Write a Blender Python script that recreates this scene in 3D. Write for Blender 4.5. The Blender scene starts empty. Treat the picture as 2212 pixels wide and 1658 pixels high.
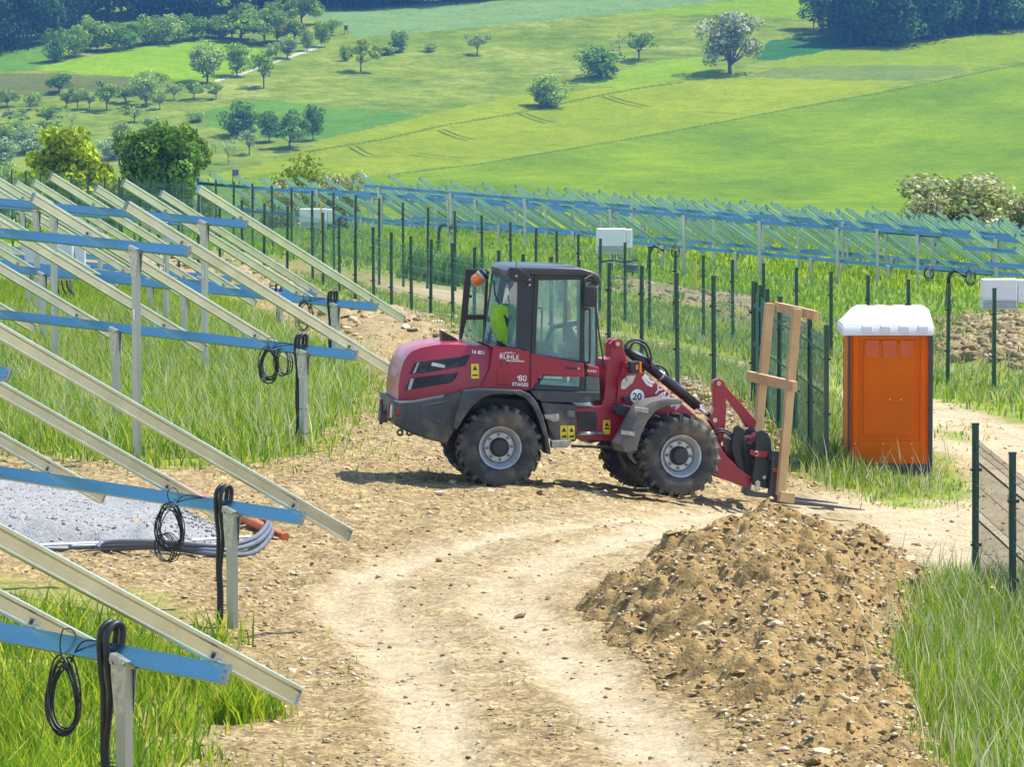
import bpy, bmesh, math, random
import numpy as np
from mathutils import Vector, Matrix
R = math.radians
random.seed(7); rng = np.random.default_rng(7)
SC = bpy.context.scene
COL = SC.collection

# ------------------------------------------------------------------ camera
FPX = 10500.0                 # focal length in units of a 2212 x 1658 picture
PITCH = math.atan(729 / FPX)
CZ = 5.1
cam_d = bpy.data.cameras.new('camera'); cam = bpy.data.objects.new('camera', cam_d); COL.objects.link(cam)
cam_d.sensor_width = 36; cam_d.lens = 36 * FPX / 2212; cam_d.clip_start = 1; cam_d.clip_end = 6000
cam.location = (0, 0, CZ); cam.rotation_euler = (math.pi/2 - PITCH, 0, 0)
SC.camera = cam
CP, SP = math.cos(PITCH), math.sin(PITCH)
def P(px, py, Z):
    """picture point (2212 wide) at depth Z -> world"""
    a = (px-1106)*Z/FPX; b = (829-py)*Z/FPX
    return Vector((a, Z*CP + b*SP, CZ - Z*SP + b*CP))
def proj(x, y, z):
    z = z - CZ
    Z = y*CP - z*SP
    Z = np.where(Z < .5, .5, Z)
    return 1106 + FPX*x/Z, 829 - FPX*(y*SP + z*CP)/Z

# ------------------------------------------------------------------ light
SUN = Vector((.5, .15, 1.0)).normalized()
world = bpy.data.worlds.new('World'); SC.world = world; world.use_nodes = True
wn = world.node_tree.nodes; wl = world.node_tree.links
bg = wn['Background']; sky = wn.new('ShaderNodeTexSky'); sky.sky_type = 'NISHITA'; sky.sun_disc = False
sky.sun_elevation = math.asin(SUN.z); sky.sun_rotation = math.atan2(SUN.x, SUN.y); sky.altitude = 300; sky.air_density = 1.2; sky.dust_density = .6; sky.ozone_density = 2.0
wl.new(sky.outputs[0], bg.inputs[0]); bg.inputs[1].default_value = .15
sd = bpy.data.lights.new('sun', 'SUN'); sd.energy = 4.3; sd.angle = R(.53); sd.color = (1, .96, .88)
so = bpy.data.objects.new('sun', sd); COL.objects.link(so); so.rotation_euler = SUN.to_track_quat('Z', 'Y').to_euler(); so.location = (10, 0, 40)
SC.view_settings.view_transform = 'Standard'; SC.view_settings.look = 'None'; SC.view_settings.exposure = 1.0; SC.view_settings.gamma = 1
try: SC.view_settings.use_curve_mapping = False
except Exception: pass
SC.render.engine = 'CYCLES'
SC.cycles.max_bounces = 6; SC.cycles.diffuse_bounces = 2; SC.cycles.glossy_bounces = 2; SC.cycles.transmission_bounces = 4; SC.cycles.transparent_max_bounces = 10; SC.cycles.volume_bounces = 0
SC.cycles.use_denoising = True

# ------------------------------------------------------------------ helpers
def s2l(c):
    return tuple(((v/255)/12.92 if v/255 <= .04045 else ((v/255+.055)/1.055)**2.4) for v in c)
MATS = {}
def mat(name, col, rough=.6, metal=0., var=.15, scale=6., bump=0., bscale=40., spec=.5, col2=None, coat=0., transl=0., emit=None, attr=None, detail=4., dirt=None, dirt_lo=.5, dirt_hi=.7, dirt_scale=3.):
    """procedural surface: base colour mottled by noise, optional second colour, attribute tint, bump"""
    if name in MATS: return MATS[name]
    m = bpy.data.materials.new(name); m.use_nodes = True; nt = m.node_tree; n = nt.nodes; l = nt.links
    b = n['Principled BSDF']; out = n['Material Output']
    b.inputs['Roughness'].default_value = rough; b.inputs['Metallic'].default_value = metal
    b.inputs['Specular IOR Level'].default_value = spec
    if coat: b.inputs['Coat Weight'].default_value = coat; b.inputs['Coat Roughness'].default_value = .15
    tc = n.new('ShaderNodeNewGeometry') if attr != 'obj' else None
    ns = n.new('ShaderNodeTexNoise'); ns.inputs['Scale'].default_value = scale; ns.inputs['Detail'].default_value = detail
    co = n.new('ShaderNodeTexCoord'); l.new((co.outputs['Object']), ns.inputs['Vector'])
    rp = n.new('ShaderNodeValToRGB'); l.new(ns.outputs['Fac'], rp.inputs['Fac'])
    c2 = col2 if col2 else tuple(max(0, v*(1-var)) for v in col); c1 = col if col2 else tuple(min(1, v*(1+var)) for v in col)
    rp.color_ramp.elements[0].position = .35; rp.color_ramp.elements[1].position = .65
    rp.color_ramp.elements[0].color = (*c2, 1); rp.color_ramp.elements[1].color = (*c1, 1)
    last = rp.outputs['Color']
    if dirt:
        nd = n.new('ShaderNodeTexNoise'); nd.inputs['Scale'].default_value = dirt_scale; nd.inputs['Detail'].default_value = 8; nd.inputs['Roughness'].default_value = .65
        l.new(co.outputs['Object'], nd.inputs['Vector'])
        rd = n.new('ShaderNodeValToRGB'); rd.color_ramp.elements[0].position = dirt_lo; rd.color_ramp.elements[1].position = dirt_hi
        l.new(nd.outputs['Fac'], rd.inputs['Fac'])
        mx = n.new('ShaderNodeMixRGB'); l.new(rd.outputs['Color'], mx.inputs['Fac']); l.new(last, mx.inputs['Color1']); mx.inputs['Color2'].default_value = (*dirt, 1)
        last = mx.outputs['Color']
    if attr and attr != 'obj':
        at = n.new('ShaderNodeAttribute'); at.attribute_name = attr
        mx = n.new('ShaderNodeMixRGB'); mx.blend_type = 'MULTIPLY'; mx.inputs['Fac'].default_value = 1
        l.new(last, mx.inputs['Color1']); l.new(at.outputs['Color'], mx.inputs['Color2']); last = mx.outputs['Color']
    l.new(last, b.inputs['Base Color'])
    if bump:
        nb = n.new('ShaderNodeTexNoise'); nb.inputs['Scale'].default_value = bscale; nb.inputs['Detail'].default_value = 5
        l.new(co.outputs['Object'], nb.inputs['Vector'])
        bp = n.new('ShaderNodeBump'); bp.inputs['Strength'].default_value = min(1, bump); bp.inputs['Distance'].default_value = .02
        l.new(nb.outputs['Fac'], bp.inputs['Height']); l.new(bp.outputs['Normal'], b.inputs['Normal'])
    if emit:
        b.inputs['Emission Color'].default_value = (*emit[0], 1); b.inputs['Emission Strength'].default_value = emit[1]
    if transl:
        t = n.new('ShaderNodeBsdfTranslucent'); l.new(last, t.inputs['Color'])
        ms = n.new('ShaderNodeMixShader'); ms.inputs[0].default_value = transl
        l.new(b.outputs[0], ms.inputs[1]); l.new(t.outputs[0], ms.inputs[2]); l.new(ms.outputs[0], out.inputs['Surface'])
    MATS[name] = m
    return m

def mesh_np(name, verts, faces=None, tris=None, quads=None):
    """fast mesh from numpy arrays"""
    me = bpy.data.meshes.new(name)
    verts = np.asarray(verts, dtype=np.float32)
    loops = []; sizes = []
    if quads is not None and len(quads): loops.append(np.asarray(quads).reshape(-1)); sizes.append(np.full(len(quads), 4))
    if tris is not None and len(tris): loops.append(np.asarray(tris).reshape(-1)); sizes.append(np.full(len(tris), 3))
    lp = np.concatenate(loops).astype(np.int32); sz = np.concatenate(sizes).astype(np.int32)
    me.vertices.add(len(verts)); me.vertices.foreach_set('co', verts.reshape(-1))
    me.loops.add(len(lp)); me.loops.foreach_set('vertex_index', lp)
    me.polygons.add(len(sz)); st = np.zeros(len(sz), dtype=np.int32); st[1:] = np.cumsum(sz)[:-1]
    me.polygons.foreach_set('loop_start', st)
    me.update(calc_edges=True); me.validate()
    return me
def add_attr(me, name, vals):
    vals = np.asarray(vals, dtype=np.float32)
    if vals.ndim == 1:
        a = me.attributes.new(name, 'FLOAT', 'POINT'); a.data.foreach_set('value', vals)
    else:
        if vals.shape[1] == 3: vals = np.concatenate([vals, np.ones((len(vals), 1), np.float32)], 1)
        a = me.attributes.new(name, 'FLOAT_COLOR', 'POINT'); a.data.foreach_set('color', vals.reshape(-1))
def link(name, me, m=None, parent=None, loc=None, mtx=None, smooth=False):
    o = bpy.data.objects.new(name, me); COL.objects.link(o)
    if m is not None and me is not None and len(me.materials) == 0: me.materials.append(m)
    if smooth: me.polygons.foreach_set('use_smooth', [True]*len(me.polygons))
    if parent is not None: o.parent = parent
    if mtx is not None: o.matrix_local = mtx
    elif loc is not None: o.location = loc
    return o
def empty(name, loc=(0, 0, 0), mtx=None):
    o = bpy.data.objects.new(name, None); COL.objects.link(o); o.empty_display_size = .2
    if mtx is not None: o.matrix_local = mtx
    else: o.location = loc
    return o
def tag(o, label, cat=None, group=None, kind=None):
    if label: o['label'] = label
    if cat: o['category'] = cat
    if group: o['group'] = group
    if kind: o['kind'] = kind
    return o
def kids(o): return [c for c in bpy.data.objects if c.parent == o]
def copy_tree(o, parent=None, tree=None):
    c = o.copy(); COL.objects.link(c); c.parent = parent
    for ch in tree.get(o.name, []) if tree is not None else kids(o): copy_tree(ch, c, tree)
    return c
def bm_mesh(bm, name='mesh'):
    me = bpy.data.meshes.new(name); bm.normal_update(); bm.to_mesh(me); bm.free(); return me
def bm_box(bm, c, s, mtx=None):
    m = Matrix.Translation(c) @ Matrix.Diagonal((*s, 1))
    if mtx is not None: m = mtx @ m
    return bmesh.ops.create_cube(bm, size=1, matrix=m)['verts']
def frame_between(a, b, up=(0, 0, 1)):
    a = Vector(a); b = Vector(b); x = (b-a).normalized(); u = Vector(up)
    y = u.cross(x)
    if y.length < 1e-4: y = Vector((0, 1, 0)).cross(x)
    y.normalize(); z = x.cross(y)
    m = Matrix((x, y, z)).transposed().to_4x4(); m.translation = a
    return m, (b-a).length
def bm_bar(bm, a, b, w, h, up=(0, 0, 1)):
    m, L = frame_between(a, b, up)
    return bm_box(bm, (L/2, 0, 0), (L, w, h), m)
def bm_tube(bm, pts, r, n=8, caps=True, rings=None):
    """swept tube through points; r may be a list"""
    pts = [Vector(p) for p in pts]; k = len(pts); prev = None; ringv = []
    for i, p in enumerate(pts):
        t = (pts[min(i+1, k-1)] - pts[max(i-1, 0)]).normalized()
        if prev is None:
            u = t.orthogonal().normalized()
        else:
            u = (prev - t*prev.dot(t))
            u = u.normalized() if u.length > 1e-5 else t.orthogonal().normalized()
        prev = u; v = t.cross(u); rr = r[i] if isinstance(r, (list, tuple)) else r
        ringv.append([bm.verts.new(p + (u*math.cos(2*math.pi*j/n) + v*math.sin(2*math.pi*j/n))*rr) for j in range(n)])
    for i in range(k-1):
        for j in range(n):
            f = bm.faces.new((ringv[i][j], ringv[i][(j+1) % n], ringv[i+1][(j+1) % n], ringv[i+1][j])); f.smooth = True
    if caps:
        bm.faces.new(list(reversed(ringv[0]))); bm.faces.new(ringv[-1])
def tube(name, pts, r, m, parent=None, n=8, mtx=None):
    bm = bmesh.new(); bm_tube(bm, pts, r, n); return link(name, bm_mesh(bm, name), m, parent, mtx=mtx)
def bez(pts, n=8):
    """Catmull-Rom through points"""
    pts = [Vector(p) for p in pts]; out = []
    for i in range(len(pts)-1):
        p0 = pts[max(i-1, 0)]; p1 = pts[i]; p2 = pts[i+1]; p3 = pts[min(i+2, len(pts)-1)]
        for j in range(n):
            t = j/n
            out.append(.5*((2*p1) + (p2-p0)*t + (2*p0-5*p1+4*p2-p3)*t*t + (3*p1-p0-3*p2+p3)*t**3))
    out.append(pts[-1]); return out
def bm_prism(bm, pts, y0, y1, bevel=0., seg=2, axis='y'):
    """extrude polygon pts (x,z) from y0 to y1, outline edges bevelled"""
    area = sum(pts[i][0]*pts[(i+1) % len(pts)][1] - pts[(i+1) % len(pts)][0]*pts[i][1] for i in range(len(pts)))
    if area < 0: pts = list(reversed(pts))
    b2 = bmesh.new()
    a = [b2.verts.new((p[0], y0, p[1])) for p in pts]; c = [b2.verts.new((p[0], y1, p[1])) for p in pts]
    n = len(pts); sgn = y1 > y0
    fa = b2.faces.new(a if sgn else list(reversed(a))); fb = b2.faces.new(list(reversed(c)) if sgn else c)
    for i in range(n):
        q = (a[i], c[i], c[(i+1) % n], a[(i+1) % n]); b2.faces.new(q if sgn else tuple(reversed(q)))
    bmesh.ops.recalc_face_normals(b2, faces=b2.faces[:])
    if bevel:
        ed = [e for e in b2.edges if abs(e.verts[0].co.y - e.verts[1].co.y) < 1e-6]
        bmesh.ops.bevel(b2, geom=ed, offset=bevel, segments=seg, profile=.5, affect='EDGES', clamp_overlap=True)
    bmesh.ops.triangulate(b2, faces=[f for f in b2.faces if len(f.verts) > 4])
    me = bpy.data.meshes.new('tmp'); b2.to_mesh(me); b2.free(); bm.from_mesh(me); bpy.data.meshes.remove(me)
def prism(name, pts, y0, y1, m, parent=None, bevel=0., seg=2, mtx=None, smooth=False):
    bm = bmesh.new(); bm_prism(bm, pts, y0, y1, bevel, seg); o = link(name, bm_mesh(bm, name), m, parent, mtx=mtx)
    if smooth: shade(o)
    return o
def shade(o, ang=40):
    me = o.data
    me.polygons.foreach_set('use_smooth', [True]*len(me.polygons))
    try: me.set_sharp_from_angle(angle=R(ang))
    except Exception: pass
def bm_lathe(bm, prof, n=32, axis='y', closed=False):
    """prof: list of (r, h) around the axis; returns nothing"""
    rings = []
    for r, h in prof:
        rings.append([bm.verts.new((r*math.cos(2*math.pi*j/n), h, r*math.sin(2*math.pi*j/n))) if axis == 'y' else bm.verts.new((r*math.cos(2*math.pi*j/n), r*math.sin(2*math.pi*j/n), h)) for j in range(n)])
    for i in range(len(rings)-1 + (1 if closed else 0)):
        a = rings[i]; b = rings[(i+1) % len(rings)]
        for j in range(n): bm.faces.new((a[j], a[(j+1) % n], b[(j+1) % n], b[j]))
    if not closed:
        bm.faces.new(list(reversed(rings[0]))); bm.faces.new(rings[-1])
    bmesh.ops.recalc_face_normals(bm, faces=bm.faces[:])
def text_mesh(s, size, ext=.0015, bold=False):
    cu = bpy.data.curves.new('txt', 'FONT'); cu.body = s; cu.size = size; cu.align_x = 'CENTER'; cu.align_y = 'CENTER'; cu.extrude = ext
    if bold: cu.offset = size*.018
    cu.resolution_u = 3
    o = bpy.data.objects.new('txt', cu); COL.objects.link(o)
    dg = bpy.context.evaluated_depsgraph_get(); me = bpy.data.meshes.new_from_object(o.evaluated_get(dg)); bpy.data.objects.remove(o); bpy.data.curves.remove(cu)
    return me
# numpy value noise
def vnoise(x, y, seed=0):
    xi = np.floor(x).astype(np.int64); yi = np.floor(y).astype(np.int64); xf = x-xi; yf = y-yi
    def h(a, b):
        v = (a*374761393 + b*668265263 + seed*1442695041) & 0xffffffff
        v = ((v ^ (v >> 13))*1274126177) & 0xffffffff
        return ((v ^ (v >> 16)) & 0xffff)/65535.
    u = xf*xf*(3-2*xf); w = yf*yf*(3-2*yf)
    return (h(xi, yi)*(1-u)+h(xi+1, yi)*u)*(1-w) + (h(xi, yi+1)*(1-u)+h(xi+1, yi+1)*u)*w
def fbm(x, y, oct=4, seed=0, gain=.5):
    s = 0; a = 1; t = 0
    for i in range(oct): s = s + a*vnoise(x*2**i+17.3*i, y*2**i-9.1*i, seed+i); t += a; a *= gain
    return s/t
def clods(x, y, cell, seed):
    """rounded lumps of random height, one per lattice cell"""
    gx_ = x/cell; gy_ = y/cell; ix = np.floor(gx_).astype(np.int64); iy = np.floor(gy_).astype(np.int64); out = np.zeros(np.shape(x))
    def hs(a, b, s):
        v = (a*374761393 + b*668265263 + s*974711) & 0xffffffff; v = ((v ^ (v >> 13))*1274126177) & 0xffffffff; return ((v ^ (v >> 16)) & 0xffff)/65535.
    for dx in (-1, 0, 1):
        for dy in (-1, 0, 1):
            a = ix+dx; b = iy+dy; cxx = a+hs(a, b, seed); cyy = b+hs(a, b, seed+1); rr_ = .35+.45*hs(a, b, seed+2)
            d2 = ((gx_-cxx)**2+(gy_-cyy)**2)/rr_**2; out = np.maximum(out, np.sqrt(np.clip(1-d2, 0, 1))*(.25+.75*hs(a, b, seed+3)**2)*rr_)
    return out
def inpoly(px, py, poly):
    px = np.asarray(px); py = np.asarray(py); r = np.zeros(px.shape, bool); n = len(poly)
    for i in range(n):
        x0, y0 = poly[i]; x1, y1 = poly[(i+1) % n]
        if y0 == y1: continue
        c = ((y0 > py) != (y1 > py)) & (px < (x1-x0)*(py-y0)/(y1-y0)+x0); r ^= c
    return r
def blur(a, k):
    for ax in (0, 1):
        for _ in range(2):
            c = np.cumsum(np.concatenate([np.repeat(np.take(a, [0], ax), k+1, ax), a, np.repeat(np.take(a, [-1], ax), k, ax)], ax), ax)
            w = 2*k+1
            a = (np.take(c, range(w, c.shape[ax]), ax) - np.take(c, range(0, c.shape[ax]-w), ax))/w
    return a
def polydist(x, y, poly):
    d = np.full(np.shape(x), 1e9)
    for i in range(len(poly)):
        ax, ay = poly[i]; bx, by = poly[(i+1) % len(poly)]
        t = np.clip(((x-ax)*(bx-ax)+(y-ay)*(by-ay))/((bx-ax)**2+(by-ay)**2+1e-9), 0, 1)
        d = np.minimum(d, np.hypot(x-ax-t*(bx-ax), y-ay-t*(by-ay)))
    return d

# ================================================================== TERRAIN
KY = np.array([-40, 60, 76, 95, 112, 130, 150, 175, 200, 222, 260, 300, 400, 500, 650, 800.])
KZ = np.array([0, 0, -.1, -.45, -1.0, -2.0, -2.75, -2.9, -3.0, -3.4, -5.6, -8.2, -14, -17.5, -19.6, -20.])
_cp = [(255, 1830, 29.5), (480, 1387, 44), (655, 975, 60), (716, 815, 76), (1077, 1058, 56), (1465, 1076, 56.4), (2107, 1308, 45), (2187, 1350, 43),
       (1920, 1007, 62), (1785, 1024, 61.5), (1628, 880, 67), (845, 684, 101), (2148, 858, 80), (1519, 738, 100), (1297, 681, 109), (1102, 637, 118),
       (505, 519, 147), (522, 600, 110), (1243, 587, 175), (787, 526, 199), (2131, 750, 132), (1908, 638, 160), (300, 690, 90), (1300, 1500, 39), (1100, 1640, 36),
       (-200, 1330, 44), (-200, 975, 60), (2600, 1010, 62), (1640, 1102, 56.9), (1860, 1130, 57.4), (1750, 1118, 57.1), (1940, 1126, 58.2)]
def _prof(y): return np.interp(y, KY, KZ)
def _uv(x, y):
    y = np.maximum(y, 12.); return np.asarray(x)/(y*.06), 12*np.log(y)
_W = [P(*c) for c in _cp]
_cx = np.array([w.x for w in _W]); _cy = np.array([w.y for w in _W]); _cr = np.array([w.z for w in _W]) - _prof(_cy)
_cu, _cv = _uv(_cx, _cy)
_K = np.exp(-((_cu[:, None]-_cu)**2 + (_cv[:, None]-_cv)**2)/2.2)
_wt = np.linalg.solve(_K + .12*np.eye(len(_cx)), _cr)
def H(x, y):
    x = np.asarray(x, float); y = np.asarray(y, float); u, v = _uv(x, y); z = _prof(y)
    for i in range(len(_wt)): z = z + _wt[i]*np.exp(-((u-_cu[i])**2 + (v-_cv[i])**2)/2.2)
    return z
def Hs(x, y): return float(H(np.array([x]), np.array([y]))[0])
def ground_at(px, py):
    """ground point seen at a picture point (near terrain)"""
    d = P(px, py, 1) - Vector((0, 0, CZ)); Z = 20.
    for _ in range(400):
        p = Vector((0, 0, CZ)) + d*Z
        dz = p.z - Hs(p.x, p.y)
        if dz < .002: break
        Z += max(.01, min(2., dz*6))
    return p

GP = {
 'left': [(-600, 560), (190, 585), (300, 606), (480, 655), (640, 735), (745, 770), (778, 815), (765, 870), (700, 930), (650, 985), (520, 1012), (330, 1005), (150, 985), (-600, 940)],
 'bottom': [(-600, 1205), (0, 1238), (170, 1258), (300, 1280), (400, 1320), (385, 1400), (330, 1420), (430, 1440), (550, 1500), (545, 1560), (450, 1610), (430, 1700), (420, 2100), (-600, 2100)],
 'corner': [(2900, 1290), (2212, 1270), (2110, 1286), (2000, 1258), (1950, 1300), (1950, 1400), (1965, 1480), (1990, 1560), (2050, 1640), (2120, 1800), (2160, 2100), (2900, 2100)],
 'toilet': [(1640, 820), (1700, 880), (1700, 960), (1722, 1012), (1800, 1060), (1990, 1090), (2099, 1086), (2085, 1020), (2012, 982), (1900, 955), (1800, 900), (1792, 866), (1640, 806)],
 'behind': [(1000, 690), (1300, 738), (1640, 806), (1790, 868), (1800, 900), (1700, 960), (1600, 870), (1560, 830), (1460, 820), (1330, 800), (1000, 745)],
 'verge': [(-600, 530), (180, 537), (400, 552), (520, 578), (630, 612), (720, 672), (880, 688), (960, 712), (1000, 745), (1330, 790), (1640, 826), (1640, 812), (1290, 744), (1000, 666), (775, 614), (500, 556), (-600, 522)],
 'back': [(-4000, 300), (5000, 300), (5000, 1000), (2700, 1000), (2212, 912), (2012, 868), (1790, 838), (1640, 790), (1290, 712), (1000, 627), (775, 589), (500, 545), (180, 530), (-600, 515), (-4000, 515)],
 'median': [(2015, 926), (2060, 930), (2112, 944), (2090, 950), (2015, 940)],
}
DP = {
 'heap1': [(1310, 608), (1400, 618), (1620, 650), (1760, 690), (1790, 745), (1690, 735), (1560, 690), (1400, 650), (1310, 630)],
 'heap2': [(2015, 700), (2212, 692), (2700, 700), (2700, 830), (2212, 812), (2030, 790)],
}
PALE = [(690, 1260), (760, 1200), (1000, 1130), (1300, 1075), (1700, 1085), (2100, 1030), (2012, 985), (1790, 868), (1640, 812), (1460, 755), (1290, 744), (1000, 666), (775, 614), (500, 556), (500, 545), (775, 589), (1000, 627), (1290, 712), (1460, 738), (1640, 790), (1790, 838), (2012, 868), (2900, 1060),
        (2900, 1260), (2000, 1255), (1650, 1150), (1430, 1220), (1255, 1300), (1300, 1400), (1420, 1520), (1560, 1658), (1640, 1800), (1420, 1800), (1330, 1658), (1230, 1545), (1150, 1460), (1070, 1450), (1090, 1560), (1120, 1658), (1140, 1800), (850, 1800), (862, 1658), (845, 1500), (740, 1400), (690, 1320)]
def region(x, y):
    z = H(x, y); px, py = proj(np.asarray(x, float), np.asarray(y, float), z)
    amp = 260./np.maximum(np.asarray(y, float), 20.)
    qx = px + (fbm(np.asarray(x)*1.9, np.asarray(y)*1.9, 3, 11)-.5)*22*amp; qy = py + (fbm(np.asarray(x)*1.7+40, np.asarray(y)*1.7, 3, 12)-.5)*9*amp
    return qx, qy
def grass_region(x, y):
    qx, qy = region(x, y); out = {}; dirt = np.zeros(np.shape(qx), bool)
    for k in DP: dirt |= inpoly(qx, qy, DP[k])
    for k in GP:
        out[k] = inpoly(qx, qy, GP[k]) & ~dirt
    return out

def axis_pts(a, b, step, lo, hi, g=1.12, cap=12):
    c = list(np.arange(a, b+1e-6, step)); s = step
    while c[-1] < hi: s = min(cap, s*g); c.append(c[-1]+s)
    s = step; pre = []; v = a
    while v > lo: s = min(cap, s*g); v -= s; pre.append(v)
    return np.array(pre[::-1]+c)
gx = axis_pts(-7.2, 7.6, .09, -140, 160, 1.1); gy = axis_pts(29., 78., .09, -60, 300, 1.024, 3)
GX, GY = np.meshgrid(gx, gy)
Z0 = H(GX, GY)
gm = grass_region(GX, GY); grassy = np.zeros(GX.shape)
for k in gm: grassy = np.maximum(grassy, gm[k].astype(float))
far_default = (GY > 150) | (np.abs(GX) > 30)
grassy = np.where(far_default, 1., grassy)
qx, qy = region(GX, GY)
pale = inpoly(qx, qy, PALE).astype(float)
def linedist(x, y, pl):
    d = np.full(np.shape(x), 1e9)
    for (ax, ay), (bx, by) in zip(pl[:-1], pl[1:]):
        t = np.clip(((x-ax)*(bx-ax)+(y-ay)*(by-ay))/((bx-ax)**2+(by-ay)**2+1e-9), 0, 1); d = np.minimum(d, np.hypot(x-ax-t*(bx-ax), y-ay-t*(by-ay)))
    return d
RUTS = [([(1420, 1120), (1150, 1150), (930, 1190), (790, 1235), (735, 1290), (775, 1370), (850, 1470), (905, 1570), (950, 1690), (970, 1800)], .27), ([(1620, 1100), (1350, 1160), (1150, 1215), (1065, 1275), (1105, 1350), (1210, 1450), (1310, 1550), (1420, 1680), (1480, 1800)], .27),
        ([(1700, 1095), (1350, 1125), (1050, 1165), (880, 1220), (830, 1290), (880, 1380), (950, 1490), (1000, 1600), (1040, 1800)], .16), ([(2212, 1110), (1800, 1120), (1500, 1145), (1260, 1200), (1165, 1270), (1190, 1340), (1290, 1440), (1390, 1540), (1520, 1690), (1600, 1800)], .17), ([(2212, 1190), (1900, 1165), (1650, 1120), (1400, 1100)], .25), ([(2212, 1150), (1900, 1110), (1500, 1090)], .2)]
inpale = blur(pale, 3); rut = np.zeros(GX.shape); rutd = np.full(GX.shape, 9.)
wob_x = GX+(fbm(GX*.9, GY*.9, 3, 61)-.5)*.25; wob_y = GY+(fbm(GX*.9+5, GY*.9, 3, 62)-.5)*.3
for pl, w_ in RUTS:
    d_ = linedist(wob_x, wob_y, [(p.x, p.y) for p in [ground_at(*q) for q in bez([(a, b, 0) for a, b in pl], 4) for q in [(q.x, q.y)]]])
    rut = np.maximum(rut, np.clip(1.25-d_/w_, 0, 1)); rutd = np.minimum(rutd, d_/w_)
grassy = blur(grassy, 1)
farp = ((GY > 58) | (GX > 4.2)).astype(float)
pale = np.clip(np.maximum(inpale*np.maximum(.40, farp*.85), rut), 0, 1)
pale = blur(pale, 1)
heap = np.zeros(GX.shape)
for k in DP: heap = np.maximum(heap, inpoly(qx, qy, DP[k]).astype(float))
STRIP = [(180, 535), (420, 548), (520, 575), (630, 610), (720, 672), (880, 688), (1000, 712), (1060, 760), (900, 745), (760, 735), (640, 660), (560, 640), (420, 590), (190, 560)]
BACKH = [(1470, 815), (1540, 815), (1590, 850), (1650, 905), (1700, 955), (1712, 1000), (1680, 995), (1600, 950), (1530, 890), (1470, 860)]
rough_s = inpoly(qx, qy, STRIP).astype(float); rough_b = inpoly(qx, qy, BACKH).astype(float)
heapb = blur(np.maximum(np.maximum(heap, rough_s), rough_b*.45), 3)
near = np.clip((95-GY)/15, 0, 1)*np.clip((16-np.abs(GX))/4, 0, 1)*np.clip((GY-20)/6, 0, 1)
# micro relief: lumpy loose soil, flat compacted tracks, heaps
n1 = fbm(GX*1.1, GY*1.1, 4, 3)-.5; n2 = fbm(GX*4.5, GY*4.5, 4, 5)-.5; n3 = np.abs(fbm(GX*7, GY*7, 2, 8)-.5)
relief = n1*.11 + n2*.085*(1-.8*pale) + (.12-n3)*.10*(1-.85*pale)
# tyre ruts along the two tracks
relief -= (.032*np.clip(1.1-rutd, 0, 1) - .018*np.exp(-((rutd-1.25)/.22)**2))*np.clip((1-grassy), 0, 1)
# lug prints across the tracks
lug = np.sin(GY*2*math.pi/.17 + 2.5*np.sin(GX*2.2) + 6*fbm(GX*.7, GY*.7, 2, 21))
relief += .017*lug*np.clip(rut, 0, 1)*(fbm(GX*1.3, GY*1.3, 3, 31) > .46)
cl_ = clods(GX+.3*fbm(GX*3, GY*3, 2, 44), GY+.3*fbm(GX*3+9, GY*3, 2, 45), .30, 5)*.14 + clods(GX, GY, .16, 9)*.10
loose = np.clip(fbm(GX*.8, GY*.8, 3, 91)*2.2-.75, 0, 1)*(1-np.clip(pale*1.4, 0, 1))*(1-grassy)
ZG = Z0 + near*(np.clip(heapb, 0, 1)*cl_*1.3 + loose*cl_*.35) + near*relief*(1-.5*grassy) + heapb*(.12+.5*(fbm(GX*1.6, GY*1.6, 4, 14)-.25))*np.clip(heapb*1.5, 0, 1)
gverts = np.stack([GX, GY, ZG], -1).reshape(-1, 3)
ny, nx = GX.shape
ii = np.arange(ny*nx).reshape(ny, nx)
quads = np.stack([ii[:-1, :-1], ii[:-1, 1:], ii[1:, 1:], ii[1:, :-1]], -1).reshape(-1, 4)
gme = mesh_np('ground', gverts, quads=quads)
soil = np.clip(heapb, 0, 1)
add_attr(gme, 'grassy', (grassy*np.clip((GY-34)/26, .35, 1)).reshape(-1)); add_attr(gme, 'pale', (pale*(1-np.clip(heapb*2, 0, 1))).reshape(-1)); add_attr(gme, 'soil', soil.reshape(-1))

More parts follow.
